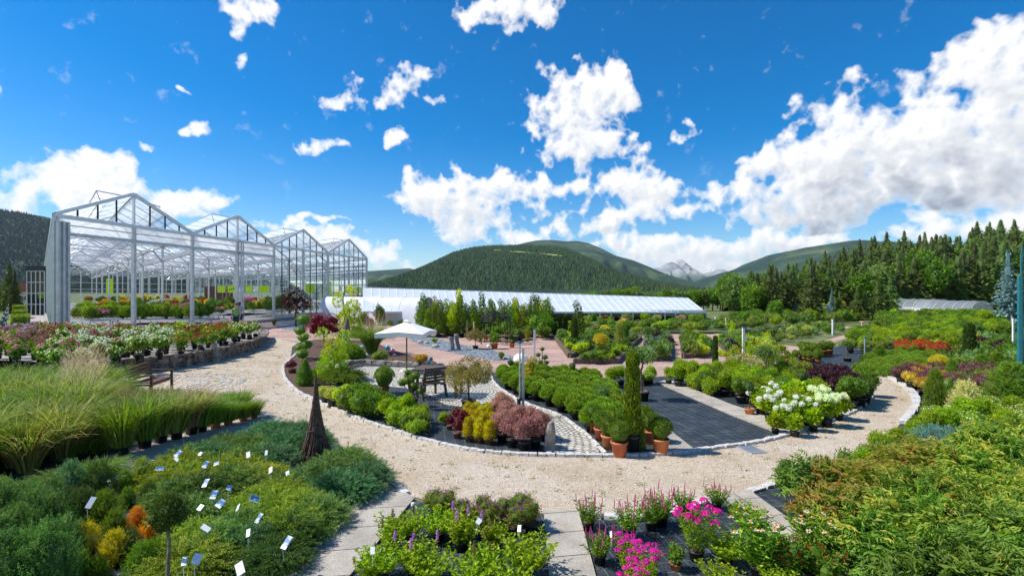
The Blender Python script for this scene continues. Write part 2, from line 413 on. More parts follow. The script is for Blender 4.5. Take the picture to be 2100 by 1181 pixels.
U = CX + F * np.tan(az) + 0 * el; V = HZ - F * np.tan(el) / np.cos(az)      # where each sky direction sits in the photograph
def ridged(cell, octs, seed, gain=.55):
    g = np.zeros((IH, IW)); amp = 1; tot = 0
    for o in range(octs): g += amp * (1 - 2 * np.abs(fbm(cell / 2 ** o, 1, seed + o))); tot += amp; amp *= gain
    return g / tot
q_ = .53      # noise cells in map pixels per photo pixel
def ridged(cell, octs, seed, gain=.55):
    g = np.zeros((IH, IW)); amp = 1; tot = 0
    for o in range(octs): g += amp * (1 - 2 * np.abs(fbm(cell / 2 ** o, 1, seed + o))); tot += amp; amp *= gain
    return g / tot
wx, wy = fbm(120, 5, 1, .5, K=q_) * 26, fbm(120, 5, 2, .5, K=q_) * 18
Uw, Vw = U + wx, V + wy
n1 = fbm(84, 6, 3, .5, K=q_); bil = ridged(66 * q_, 5, 40, .5); sb = ridged(90 * q_, 3, 60, .5); n2 = fbm(16, 4, 5, .6, K=q_); big = fbm(170, 3, 77, .5, K=q_)
D = np.full((IH, IW), -3.0); GR = np.zeros((IH, IW)); LOW = np.zeros((IH, IW)); WS = np.full((IH, IW), 1e-6)
for (cx, cy, rx, ry, ful, gr) in CL:
    q = 1 - ((Uw - cx) / (rx * 1.12)) ** 2 - ((Vw - cy) / (ry * 1.12)) ** 2
    q = np.clip(q, -3, 1) * .9 + (ful - 1) * 1.2
    D = np.log(np.exp(D * 4) + np.exp(q * 4)) / 4
    w = np.clip(q + .5, 0, 2) ** 2; GR += w * gr; LOW += w * np.clip((Vw - cy) / ry * .5 + .5, 0, 1); WS += w
GR /= WS; LOW /= WS
wisp = fbm(70, 6, 9, .62, K=q_)
solid = np.clip(D / .8, 0, 1)
dens = D + n1 * (.95 - .55 * solid) + n2 * .02 + (bil - .35) * .42 + big * .2 - .03
alpha = np.clip((dens + .08) / 1.0, 0, 1) * np.clip((D + .8) / .6, 0, 1); alpha = 1 - (1 - alpha) ** 2.2; alpha = alpha ** 1.3
thin = np.clip((wisp - .55) * .9, 0, 1) * np.clip(1.5 - V / 330, .15, 1) * .5 * (D > -1.8)
alpha = np.clip(np.maximum(alpha, thin), 0, 1)
def shift(a, dy, dx): return np.roll(np.roll(a, dy, 0), dx, 1)
den = np.clip(dens, -.3, 1.6)
lit = sum(den - shift(den, -k, k) for k in (4, 9, 20)) / 3        # towards the upper left the cloud thins: lit rim
thick = np.clip(dens / 1.2, 0, 1)
sh = np.clip(GR * (.2 + .8 * LOW) * .82, 0, 1)
val = 1.06 - sh * (.40 + .34 * np.clip(.45 - sb, -.5, 1)) * thick * 1.35 - .20 * thick * np.clip(LOW - .3, 0, 1) * np.clip(1.2 - sb, 0, 1) + np.clip(lit, -1, 1) * (.15 + .26 * thick)
val = np.clip(val, .40, 1.08)
cr = val ** 1.15; cg = val ** 1.02; cb = val ** .82
img = bpy.data.images.new('clouds', IW, IH, alpha=True, float_buffer=True)
px = np.stack([cr, cg, cb, alpha], 2).astype(np.float32); img.pixels.foreach_set(px.ravel()); img.update(); img.pack()
img.colorspace_settings.name = 'Non-Color'; img.alpha_mode = 'CHANNEL_PACKED'
w = bpy.data.worlds.new('World'); scene.world = w; w.use_nodes = True; nt = w.node_tree; nt.nodes.clear()
sky = N(nt, 'ShaderNodeTexSky'); sky.sky_type = 'NISHITA'; sky.sun_disc = False; sky.sun_elevation = SUN_EL; sky.sun_rotation = SUN_AZ; sky.air_density = 1.0; sky.dust_density = .6; sky.ozone_density = 3.0; sky.altitude = 900
hs = N(nt, 'ShaderNodeHueSaturation'); hs.inputs['Saturation'].default_value = 1.52; hs.inputs['Value'].default_value = 1.0; hs.inputs['Hue'].default_value = .501
L(nt, sky.outputs[0], hs.inputs['Color'])
b1 = N(nt, 'ShaderNodeBackground'); b1.inputs[1].default_value = .116; L(nt, hs.outputs[0], b1.inputs[0])
tc = N(nt, 'ShaderNodeTexCoord'); sp = N(nt, 'ShaderNodeSeparateXYZ'); L(nt, tc.outputs['Generated'], sp.inputs[0])
def M(op, a, b=None):
    n = N(nt, 'ShaderNodeMath', operation=op)
    for i, x in enumerate((a, b)):
        if x is None: continue
        if isinstance(x, (int, float)): n.inputs[i].default_value = x
        else: L(nt, x, n.inputs[i])
    return n.outputs[0]
azn = M('ARCTAN2', sp.outputs[0], sp.outputs[1]); eln = M('ARCSINE', sp.outputs[2])
u = M('DIVIDE', M('SUBTRACT', azn, rad(AZ0)), rad(AZ1 - AZ0)); v = M('DIVIDE', M('SUBTRACT', eln, rad(EL0)), rad(EL1 - EL0))
# beyond the mapped arc the cloud field is mirrored round the horizon
pu = M('PINGPONG', u, 1.0); cmb = N(nt, 'ShaderNodeCombineXYZ'); L(nt, pu, cmb.inputs[0]); L(nt, v, cmb.inputs[1])
ti = N(nt, 'ShaderNodeTexImage'); ti.image = img; ti.extension = 'EXTEND'; ti.interpolation = 'Linear'; L(nt, cmb.outputs[0], ti.inputs[0])
inside = M('MULTIPLY', M('LESS_THAN', v, 1.0), M('GREATER_THAN', v, 0.0))
fac = M('MULTIPLY', ti.outputs['Alpha'], inside)
b2 = N(nt, 'ShaderNodeBackground'); b2.inputs[1].default_value = .78; L(nt, ti.outputs['Color'], b2.inputs[0])
mx = N(nt, 'ShaderNodeMixShader'); L(nt, fac, mx.inputs[0]); L(nt, b1.outputs[0], mx.inputs[1]); L(nt, b2.outputs[0], mx.inputs[2])
L(nt, mx.outputs[0], N(nt, 'ShaderNodeOutputWorld').inputs[0])

# ------------------------------------------------------------------ materials
leafmat('juniper', [(.04,.11,.045),(.10,.22,.085),(.24,.42,.15)], .25)
leafmat('juniper_blue', [(.045,.12,.05),(.11,.24,.09),(.28,.46,.18)], .22)
leafmat('juniper_lime', [(.08,.17,.035),(.17,.30,.06),(.32,.44,.10)], .3)
leafmat('gold', [(.30,.27,.015),(.55,.48,.02),(.75,.62,.04)], .3)
leafmat('orange', [(.60,.26,.01),(.85,.42,.01),(.95,.58,.03)], .3)
leafmat('darkconifer', [(.02,.06,.02),(.045,.11,.03),(.09,.18,.045)], .2)
leafmat('spruce', [(.022,.05,.018),(.05,.10,.028),(.13,.20,.045)], .15, amt=.35, hue=.02)
leafmat('spruce_light', [(.035,.085,.03),(.065,.14,.04),(.12,.22,.06)], .2, amt=.25, hue=.02)
leafmat('bluespruce', [(.07,.13,.12),(.14,.23,.22),(.27,.38,.37)], .12)
leafmat('upjuniper', [(.02,.075,.03),(.06,.17,.06),(.17,.36,.13)], .22)
leafmat('bluejun', [(.05,.14,.11),(.12,.27,.21),(.24,.42,.33)], .15)
leafmat('treegreen', [(.06,.16,.012),(.13,.28,.02),(.26,.42,.04),(.45,.16,.05)], .42)
leafmat('whitespruce', [(.25,.34,.18),(.42,.52,.30),(.62,.70,.48)], .2)
leafmat('mugo', [(.03,.09,.014),(.09,.21,.028),(.22,.39,.05)], .28)
leafmat('box', [(.025,.075,.010),(.09,.19,.02),(.24,.37,.035)], .28)
leafmat('green', [(.025,.08,.012),(.08,.20,.025),(.20,.37,.04)], .38)
leafmat('lush', [(.065,.16,.012),(.16,.30,.018),(.31,.47,.035)], .42)
leafmat('deepgreen', [(.025,.08,.018),(.055,.15,.03),(.12,.26,.05)], .3)
leafmat('treeleaf', [(.03,.085,.015),(.06,.15,.022),(.12,.25,.035)], .35, amt=.25, hue=.02)
leafmat('limeleaf', [(.13,.26,.01),(.27,.43,.02),(.44,.58,.04)], .42)
leafmat('autumn', [(.06,.13,.02),(.16,.24,.03),(.36,.34,.05),(.42,.16,.05)], .4)
leafmat('bigautumn', [(.05,.12,.02),(.15,.23,.03),(.32,.32,.05),(.46,.24,.06)], .42, amt=.2, hue=.015)
leafmat('bigleaf', [(.045,.125,.018),(.12,.24,.025),(.29,.39,.045),(.54,.48,.08)], .42, amt=.2, hue=.015)
leafmat('yellowred', [(.22,.28,.04),(.52,.42,.05),(.62,.36,.06),(.50,.14,.07)], .35)
leafmat('maple', [(.10,.008,.025),(.22,.015,.04),(.38,.03,.07)], .35)
leafmat('darkmaple', [(.025,.006,.012),(.05,.01,.018),(.10,.02,.03)], .3)
leafmat('barberry', [(.11,.015,.02),(.22,.03,.035),(.34,.07,.06)], .3)
leafmat('purple', [(.03,.012,.016),(.07,.022,.03),(.14,.05,.05)], .25)
leafmat('pinkleaf', [(.22,.10,.08),(.42,.20,.16),(.62,.38,.30)], .3)
leafmat('burgundy', [(.08,.06,.03),(.18,.07,.06),(.30,.09,.10)], .3)
leafmat('weepleaf', [(.12,.13,.035),(.26,.23,.06),(.42,.26,.10)], .4)
leafmat('variegated', [(.14,.24,.05),(.34,.44,.12),(.62,.66,.34)], .3)
leafmat('grass_green', [(.05,.12,.015),(.13,.24,.025),(.30,.40,.06)], .42)
leafmat('grass_yellow', [(.08,.14,.02),(.22,.29,.04),(.48,.46,.11)], .42)
leafmat('grass_brown', [(.16,.12,.05),(.30,.22,.09),(.44,.34,.16)], .35)
leafmat('plume', [(.36,.26,.15),(.50,.38,.24),(.62,.50,.34)], .45)
leafmat('f_white', [(.78,.78,.66),(.88,.88,.80)], .25, amt=.04)
leafmat('f_cream', [(.72,.78,.42),(.86,.88,.66)], .25, amt=.05)
leafmat('f_red', [(.42,.005,.01),(.78,.02,.02)], .25, amt=.1)
leafmat('f_crimson', [(.30,.003,.03),(.55,.01,.06)], .25, amt=.1)
leafmat('f_pink', [(.75,.22,.34),(.88,.46,.55)], .25, amt=.1)
leafmat('f_magenta', [(.62,.01,.32),(.88,.04,.50)], .3, amt=.05)
leafmat('f_lilac', [(.55,.22,.60),(.75,.42,.76)], .3, amt=.05)
leafmat('f_spike', [(.55,.05,.22),(.78,.16,.40)], .3, amt=.05)
leafmat('f_yellow', [(.80,.62,.03),(.90,.78,.10)], .25, amt=.05)
leafmat('f_orange', [(.85,.22,.02),(.90,.40,.03)], .25, amt=.05)
leafmat('f_purple', [(.42,.03,.42),(.62,.08,.62)], .3, amt=.05)
plain('trunk', (.16,.10,.06), .9, col2=(.07,.045,.03), nscale=14, bump=.5)
plain('greytrunk', (.24,.21,.17), .9, col2=(.12,.10,.08), nscale=14, bump=.4)
plain('pot_black', (.022,.023,.026), .42, col2=(.014,.014,.016), nscale=6)
plain('pot_terra', (.62,.20,.075), .7, col2=(.50,.15,.055), nscale=7, objr=.1)
plain('pot_brown', (.30,.11,.06), .6, col2=(.20,.075,.04), nscale=7)
plain('pot_blue', (.02,.06,.20), .35)
plain('soil', (.17,.095,.05), .95, col2=(.06,.035,.02), nscale=60, bump=.6, bscale=90)
plain('bark', (.23,.12,.075), .95, col2=(.07,.035,.022), nscale=30, bump=.9, bscale=60)
plain('galv', (.58,.61,.64), .36, .55, col2=(.46,.49,.52), nscale=3)
plain('alu', (.70,.72,.74), .35, .6, col2=(.60,.62,.64), nscale=3)
plain('white_metal', (.80,.80,.80), .45, col2=(.70,.70,.70))
plain('black_metal', (.018,.018,.02), .4, .5)
plain('dark_panel', (.028,.03,.034), .5, col2=(.02,.02,.024))
plain('canvas', (.84,.83,.78), .85, col2=(.78,.77,.72), nscale=5)
plain('wood_red', (.19,.085,.045), .65, col2=(.10,.045,.028), nscale=22, bump=.3)
plain('wood_grey', (.16,.115,.085), .75, col2=(.08,.055,.04), nscale=22, bump=.3)
plain('wood_light', (.56,.44,.28), .7, col2=(.42,.32,.20), nscale=12)
plain('twig', (.17,.10,.07), .85, col2=(.06,.035,.028), nscale=18, objr=.1)
plain('stone', (.40,.35,.29), .9, col2=(.19,.165,.14), nscale=9, bump=.9, bscale=22)
plain('stone_wall', (.36,.29,.23), .9, col2=(.11,.09,.08), nscale=4.2, bump=.8, bscale=30, stops=(.4,.62))
plain('stone_red', (.30,.20,.17), .9, col2=(.15,.10,.09), nscale=5, bump=.8, bscale=18)
plain('boulder', (.58,.55,.50), .9, col2=(.34,.31,.28), nscale=6, bump=.6, bscale=20)
plain('granite', (.66,.64,.60), .85, col2=(.42,.40,.38), nscale=18, bump=.4)
leafmat('loosestone', [(.45,.40,.33),(.58,.53,.46),(.76,.72,.66)], 0, .9, amt=0)
plain('slate', (.22,.25,.29), .75, col2=(.10,.12,.15), nscale=9, bump=.5)
plain('sculpture', (.20,.21,.23), .55, col2=(.13,.14,.155), nscale=12, bump=.2)
plain('concrete', (.40,.37,.335), .9, col2=(.28,.255,.23), nscale=3.5, bump=.25, bscale=120)
plain('tagwhite', (.82,.83,.84), .4, col2=(.76,.78,.80))
plain('tagblue', (.62,.72,.80), .35, col2=(.03,.16,.40), nscale=22, stops=(.5,.6))
plain('lime', (.42,.68,.01), .55, col2=(.36,.60,.01))
plain('banner_photo', (.75,.80,.78), .55, col2=(.30,.42,.30), nscale=3, stops=(.4,.6))
plain('tarp', (.56,.61,.67), .6, col2=(.49,.54,.60), nscale=1.2)
plain('brownwood', (.17,.08,.05), .8, col2=(.10,.045,.03), nscale=2.5)
plain('skin', (.62,.36,.25), .55, col2=(.56,.32,.22)); plain('hair', (.12,.07,.04), .6); plain('shirt_green', (.30,.55,.12), .8); plain('shorts', (.03,.045,.09), .8); plain('shirt_pale', (.55,.50,.62), .8)
plain('teal', (.01,.16,.19), .6); plain('post_green', (.08,.17,.11), .7); plain('hose_blue', (.02,.16,.5), .4)
plain('ball_cyan', (.02,.42,.62), .12, .3); plain('ball_pink', (.55,.16,.38), .12, .3); plain('ball_clear', (.42,.55,.58), .1, .3)
plain('redroof', (.42,.12,.08), .8); plain('plaster', (.72,.68,.60), .85)
def glassmat(name, tint, fr=.82, rough=.02):
    m, nt = newmat(name)
    t = N(nt, 'ShaderNodeBsdfTransparent'); t.inputs[0].default_value = c4(tint)
    g = N(nt, 'ShaderNodeBsdfGlossy'); g.inputs['Roughness'].default_value = rough; g.inputs[0].default_value = (.9, .95, 1, 1)
    fz = N(nt, 'ShaderNodeFresnel'); fz.inputs[0].default_value = 1.45
    x = N(nt, 'ShaderNodeMixShader'); L(nt, fz.outputs[0], x.inputs[0]); L(nt, t.outputs[0], x.inputs[1]); L(nt, g.outputs[0], x.inputs[2])
    L(nt, x.outputs[0], N(nt, 'ShaderNodeOutputMaterial').inputs[0]); MAT[name] = m
glassmat('glass', (.90, .95, .96))
def filmmat(name, col, clear=.35, trans=.6, stripes=0):
    m, nt = newmat(name)
    d = N(nt, 'ShaderNodeBsdfPrincipled'); d.inputs['Base Color'].default_value = c4(col); d.inputs['Roughness'].default_value = .35
    tl = N(nt, 'ShaderNodeBsdfTranslucent'); tl.inputs[0].default_value = c4(col)
    tr = N(nt, 'ShaderNodeBsdfTransparent'); tr.inputs[0].default_value = (.97, .98, 1, 1)
    a = N(nt, 'ShaderNodeMixShader'); a.inputs[0].default_value = trans; L(nt, d.outputs[0], a.inputs[1]); L(nt, tl.outputs[0], a.inputs[2])
    b = N(nt, 'ShaderNodeMixShader'); b.inputs[0].default_value = clear; L(nt, a.outputs[0], b.inputs[1]); L(nt, tr.outputs[0], b.inputs[2])
    if stripes:
        tc = N(nt, 'ShaderNodeTexCoord'); wv = N(nt, 'ShaderNodeTexWave'); wv.inputs['Scale'].default_value = stripes; wv.inputs['Distortion'].default_value = .3
        L(nt, tc.outputs['Object'], wv.inputs[0]); mr = N(nt, 'ShaderNodeMapRange'); mr.inputs['To Min'].default_value = clear * .6; mr.inputs['To Max'].default_value = min(1, clear * 1.4)
        L(nt, wv.outputs['Fac'], mr.inputs[0]); L(nt, mr.outputs[0], b.inputs[0])
    L(nt, b.outputs[0], N(nt, 'ShaderNodeOutputMaterial').inputs[0]); MAT[name] = m
filmmat('roofglass', (.93, .95, .97), .42, .8); filmmat('screen', (.95, .95, .95), .25, .75); filmmat('film', (.80, .84, .88), .16, .4); filmmat('filmend', (.80, .78, .60), .55, .7); filmmat('net', (.40,.44,.45), .35, .4)

# ground surfaces -----------------------------------------------------------
def surf(name, build, rough=.9):
    m, nt = newmat(name); tc = N(nt, 'ShaderNodeTexCoord'); p = N(nt, 'ShaderNodeBsdfPrincipled'); p.inputs['Roughness'].default_value = rough; p.inputs['Specular IOR Level'].default_value = .25
    col, hgt, st = build(nt, tc.outputs['Object']); L(nt, col, p.inputs['Base Color'])
    if hgt is not None:
        b = N(nt, 'ShaderNodeBump'); b.inputs['Strength'].default_value = st; b.inputs['Distance'].default_value = .03; L(nt, hgt, b.inputs['Height']); L(nt, b.outputs[0], p.inputs['Normal'])
    L(nt, p.outputs[0], N(nt, 'ShaderNodeOutputMaterial').inputs[0]); MAT[name] = m
def noise(nt, v, sc, det=5, ro=.6):
    n = N(nt, 'ShaderNodeTexNoise'); n.inputs['Scale'].default_value = sc; n.inputs['Detail'].default_value = det; n.inputs['Roughness'].default_value = ro; L(nt, v, n.inputs['Vector']); return n.outputs['Fac']
def mixc(nt, f, a, b, typ='MIX'):
    m = N(nt, 'ShaderNodeMix', data_type='RGBA', blend_type=typ)
    for i, x in ((0, f), (6, a), (7, b)):
        if isinstance(x, (int, float)): m.inputs[i].default_value = x
        elif isinstance(x, tuple): m.inputs[i].default_value = c4(x)
        else: L(nt, x, m.inputs[i])
    return m.outputs[2]
def b_gravel(nt, v):
    vo = N(nt, 'ShaderNodeTexVoronoi'); vo.inputs['Scale'].default_value = 42; L(nt, v, vo.inputs['Vector'])
    sx = N(nt, 'ShaderNodeSeparateXYZ'); L(nt, vo.outputs['Color'], sx.inputs[0])
    st = ramp(nt, [(0, (.40,.325,.24)), (.3, (.47,.395,.305)), (.7, (.535,.455,.36)), (1, (.64,.56,.46))]); L(nt, sx.outputs[0], st.inputs[0])
    pt = ramp(nt, [(.42, (1,1,1)), (.56, (.90,.86,.79)), (.72, (.70,.64,.54))]); L(nt, noise(nt, v, .75, 8, .68), pt.inputs[0])
    c = mixc(nt, 1.0, st.outputs[0], pt.outputs[0], 'MULTIPLY')
    moss = ramp(nt, [(.63, (0,0,0)), (.70, (1,1,1))]); L(nt, noise(nt, v, 2.3, 9, .72), moss.inputs[0])
    c = mixc(nt, moss.outputs[0], c, (.30,.24,.12)); return c, vo.outputs['Distance'], .5
surf('gravel', b_gravel)
def b_ground(nt, v):
    r = ramp(nt, [(.35, (.07,.10,.03)), (.5, (.12,.16,.05)), (.65, (.22,.19,.11))]); L(nt, noise(nt, v, .6, 8), r.inputs[0]); return r.outputs[0], noise(nt, v, 30), .4
surf('groundmat', b_ground)
def b_soil(nt, v):
    r = ramp(nt, [(.35, (.045,.03,.022)), (.55, (.12,.075,.05)), (.7, (.24,.15,.10))]); L(nt, noise(nt, v, 26, 6, .7), r.inputs[0]); return r.outputs[0], noise(nt, v, 50), .8
surf('bedsoil', b_soil)
def b_pave(nt, v):
    br = N(nt, 'ShaderNodeTexBrick'); br.inputs['Scale'].default_value = 1; br.inputs['Brick Width'].default_value = .42; br.inputs['Row Height'].default_value = .21; br.inputs['Mortar Size'].default_value = .012
    mp = N(nt, 'ShaderNodeMapping'); mp.inputs['Rotation'].default_value = (0, 0, .35); L(nt, v, mp.inputs[0]); L(nt, mp.outputs[0], br.inputs['Vector'])
    br.inputs['Color1'].default_value = (.50,.335,.275,1); br.inputs['Color2'].default_value = (.40,.275,.235,1); br.inputs['Mortar'].default_value = (.22,.17,.14,1)
    pt = ramp(nt, [(.3, (.72,.70,.68)), (.6, (1.1,1.08,1.05))]); L(nt, noise(nt, v, .5, 7), pt.inputs[0])
    return mixc(nt, 1.0, br.outputs[0], pt.outputs[0], 'MULTIPLY'), br.outputs['Fac'], -.3
surf('paving', b_pave)
def b_cobble(nt, v):
    # setts laid in concentric arcs round two centres
    sx = N(nt, 'ShaderNodeSeparateXYZ'); mp = N(nt, 'ShaderNodeMapping'); cx_, cy_, _ = G(905, 800); mp.inputs['Location'].default_value = (-cx_, -cy_, 0); L(nt, v, mp.inputs[0]); L(nt, mp.outputs[0], sx.inputs[0])
    def mm(op, a, b=None):
        n = N(nt, 'ShaderNodeMath', operation=op)
        for i, x in enumerate((a, b)):
            if x is None: continue
            if isinstance(x, (int, float)): n.inputs[i].default_value = x
            else: L(nt, x, n.inputs[i])
        return n.outputs[0]
    r = mm('SQRT', mm('ADD', mm('MULTIPLY', sx.outputs[0], sx.outputs[0]), mm('MULTIPLY', sx.outputs[1], sx.outputs[1])))
    a = mm('ARCTAN2', sx.outputs[1], sx.outputs[0]); arc = mm('MULTIPLY', a, mm('ADD', mm('SNAP', r, .9), .45))
    wob = mm('MULTIPLY', mm('SINE', mm('MULTIPLY', arc, 2.6)), .16)
    cb = N(nt, 'ShaderNodeCombineXYZ'); L(nt, arc, cb.inputs[0]); L(nt, mm('ADD', r, wob), cb.inputs[1])
    nz = N(nt, 'ShaderNodeTexNoise'); nz.inputs['Scale'].default_value = 5; L(nt, v, nz.inputs[0]); ad = N(nt, 'ShaderNodeVectorMath', operation='MULTIPLY_ADD'); L(nt, nz.outputs['Color'], ad.inputs[0]); ad.inputs[1].default_value = (.06,.06,0); L(nt, cb.outputs[0], ad.inputs[2])
    br = N(nt, 'ShaderNodeTexBrick'); br.inputs['Scale'].default_value = 1; br.inputs['Brick Width'].default_value = .125; br.inputs['Row Height'].default_value = .10; br.inputs['Mortar Size'].default_value = .014; br.inputs['Mortar Smooth'].default_value = .3; L(nt, ad.outputs[0], br.inputs['Vector'])
    br.inputs['Color1'].default_value = (.66,.62,.55,1); br.inputs['Color2'].default_value = (.44,.41,.36,1); br.inputs['Mortar'].default_value = (.06,.06,.03,1)
    return br.outputs[0], br.outputs['Fac'], -.8
surf('cobble', b_cobble, .7)
def b_fabric(nt, v):
    mp = N(nt, 'ShaderNodeMapping'); mp.inputs['Rotation'].default_value = (0, 0, -.166); L(nt, v, mp.inputs[0])
    br = N(nt, 'ShaderNodeTexBrick', offset=0.0); br.inputs['Scale'].default_value = 1; br.inputs['Brick Width'].default_value = .17; br.inputs['Row Height'].default_value = .17; br.inputs['Mortar Size'].default_value = .0045; L(nt, mp.outputs[0], br.inputs['Vector'])
    br.inputs['Color1'].default_value = (.030,.036,.044,1); br.inputs['Color2'].default_value = (.024,.030,.037,1); br.inputs['Mortar'].default_value = (.085,.125,.14,1)
    pt = ramp(nt, [(.35, (.7,.7,.72)), (.56, (1.2,1.2,1.2)), (.68, (2.6,2.3,1.9))]); L(nt, noise(nt, v, 3, 8, .7), pt.inputs[0])
    return mixc(nt, 1.0, br.outputs[0], pt.outputs[0], 'MULTIPLY'), noise(nt, v, 60), .25
surf('fabric', b_fabric, .62)
def b_slab(nt, v):
    mp = N(nt, 'ShaderNodeMapping'); mp.inputs['Rotation'].default_value = (0, 0, -.166); L(nt, v, mp.inputs[0])
    br = N(nt, 'ShaderNodeTexBrick', offset=0.0); br.inputs['Scale'].default_value = 1; br.inputs['Brick Width'].default_value = 2.0; br.inputs['Row Height'].default_value = .5; br.inputs['Mortar Size'].default_value = .008; L(nt, mp.outputs[0], br.inputs['Vector'])
    br.inputs['Color1'].default_value = (.46,.42,.37,1); br.inputs['Color2'].default_value = (.40,.37,.33,1); br.inputs['Mortar'].default_value = (.09,.08,.07,1)
    pt = ramp(nt, [(.3, (.68,.66,.62)), (.6, (1.06,1.05,1.02))]); L(nt, noise(nt, v, 2.2, 9, .7), pt.inputs[0]); sp_ = ramp(nt, [(.3, (.7,.7,.7)), (.6, (1.1,1.1,1.1))]); L(nt, noise(nt, v, 90, 2), sp_.inputs[0])
    return mixc(nt, 1.0, mixc(nt, 1.0, br.outputs[0], pt.outputs[0], 'MULTIPLY'), sp_.outputs[0], 'MULTIPLY'), noise(nt, v, 80), .3
surf('slab', b_slab)
def b_slate(nt, v):
    vo = N(nt, 'ShaderNodeTexVoronoi'); vo.inputs['Scale'].default_value = 16; L(nt, v, vo.inputs['Vector']); sx = N(nt, 'ShaderNodeSeparateXYZ'); L(nt, vo.outputs['Color'], sx.inputs[0])
    st = ramp(nt, [(0, (.05,.065,.08)), (.6, (.16,.19,.22)), (1, (.42,.46,.50))]); L(nt, sx.outputs[0], st.inputs[0]); return st.outputs[0], vo.outputs['Distance'], .8
surf('slatechips', b_slate)
# ------------------------------------------------------------------ ground sheets
def smooth(pts, it=2, closed=True):
    P = [np.array(p, float) for p in pts]
    for _ in range(it):
        Q = []
        n = len(P); rng_ = range(n if closed else n - 1)
        if not closed: Q.append(P[0])
        for i in rng_:
            a, b = P[i], P[(i + 1) % n]; Q += [a * .75 + b * .25, a * .25 + b * .75]
        if not closed: Q.append(P[-1])
        P = Q
    return P
def sheet(name, pxs, z, mat, sm=0, label=None, cat=None, thick=0):
    W = [np.array(G(x, y, 0)[:2]) for x, y in pxs]
    if sm: W = smooth(W, sm)
    import bmesh
    bm = bmesh.new(); vs = [bm.verts.new((p[0], p[1], z)) for p in W]; f = bm.faces.new(vs)
    if f.normal.z < 0: f.normal_flip()
    bm.normal_update()
    if f.normal.z < 0: f.normal_flip()
    if thick:
        r = bmesh.ops.extrude_face_region(bm, geom=[f])
        for v in [g for g in r['geom'] if isinstance(g, bmesh.types.BMVert)]: v.co.z = z
        for v in vs: v.co.z = 0.0
        bmesh.ops.recalc_face_normals(bm, faces=bm.faces)
    bmesh.ops.triangulate(bm, faces=bm.faces)
    me = bpy.data.meshes.new(name); bm.to_mesh(me); bm.free(); me.materials.append(MAT[mat])
    return struct(name, me, label, cat)
mb = MB(); mb.add([(-9000, -300, 0), (9000, -300, 0), (9000, 12000, 0), (-9000, 12000, 0)], [(0, 1, 2, 3)])
struct('ground', mb.mesh('ground', 'groundmat'), 'green and brown ground under the nursery', 'ground')

PAVE = [(330,668),(470,655),(700,648),(860,652),(1130,684),(1500,684),(1700,668),(1760,670),(1790,676),(1775,680),(1640,725),(1600,745),(1560,760),(1400,790),(1240,800),(1000,800),(760,790),(620,720),(600,700),(545,700),(535,690),(420,690)]
sheet('paved_yard', PAVE, .004, 'paving', label='pinkish red block paving of the yard', cat='paving')
sheet('greenhouse_path', [(50,618),(92,618),(112,668),(118,700),(60,700),(48,650)], .006, 'concrete', label='pale concrete path beside the greenhouse wall', cat='path')
INNER = [(620,712),(596,738),(580,750),(580,770),(593,790),(616,809),(642,820),(677,836),(723,855),(772,874),(809,884),(855,900),(896,911),(953,923),(1011,931),(1097,936),(1180,937),(1245,937),(1306,936),(1366,933),(1423,927),(1489,918),(1547,910),(1600,898),(1644,885),(1702,865),(1745,848),(1774,831),(1788,818),(1785,805),(1776,792)]
PATHP = [(534,692),(600,700)] + INNER + [(1762,774),(1788,766),(1817,773),(1845,788),(1868,803),(1876,820),(1873,838),(1820,900),(1720,960),(1660,985),(1604,993),(1537,1013),(1459,1030),(1427,1039),(1372,1054),(1274,1069),(1222,1059),(1185,1054),(1115,1054),(1000,1050),(852,1026),(789,987),(702,936),(640,900),(587,873),(537,849),(470,845),(380,830),(290,800),(240,780),(271,765),(360,757),(427,744),(490,728)]
sheet('gravel_path', PATHP, .010, 'gravel', sm=2, label='pale gravel path sweeping round the plant island', cat='path')
isl = [(600,705),(640,700),(760,720),(1000,768),(1250,778),(1400,770),(1600,745),(1720,745),(1765,770)] + INNER[::-1][:-1]
sheet('island_base', isl, .014, 'fabric', sm=1, label='black woven ground fabric under the potted plants of the island', cat='ground fabric')
sheet('bark_bed', [(604,706),(660,694),(760,700),(850,735),(900,742),(880,752),(800,748),(735,746),(690,770),(668,806),(640,818),(616,808),(594,789),(583,769),(583,751),(598,738)], .030, 'bedsoil', sm=1, label='brown bark mulch bed at the left end of the island', cat='planting bed', thick=1)
sheet('cobbled_circle', [(735,752),(790,753),(900,757),(1005,768),(1013,790),(1045,812),(1090,834),(1150,853),(1195,888),(1243,934),(1180,936),(1133,935),(1140,903),(1112,868),(1060,846),(1010,838),(925,834),(905,828),(860,800),(760,790),(690,775)], .020, 'cobble', sm=1, label='pale granite setts laid in arcs with mossy joints', cat='cobbles')
sheet('concrete_strip', [(1346,786),(1372,780),(1500,832),(1646,880),(1604,894),(1500,853)], .040, 'slab', label='pale concrete slab strip behind the empty black fabric', cat='slab path', thick=1)
sheet('concrete_edge', [(1222,776),(1238,776),(1262,797),(1424,925),(1366,931),(1280,860)], .040, 'slab', label='concrete slab strip in front of the empty black fabric', cat='slab path', thick=1)
sheet('slab_corner', [(1690,872),(1750,842),(1720,835),(1650,862)], .042, 'slab', label='small concrete slab beside the hydrangeas', cat='slab path', thick=1)
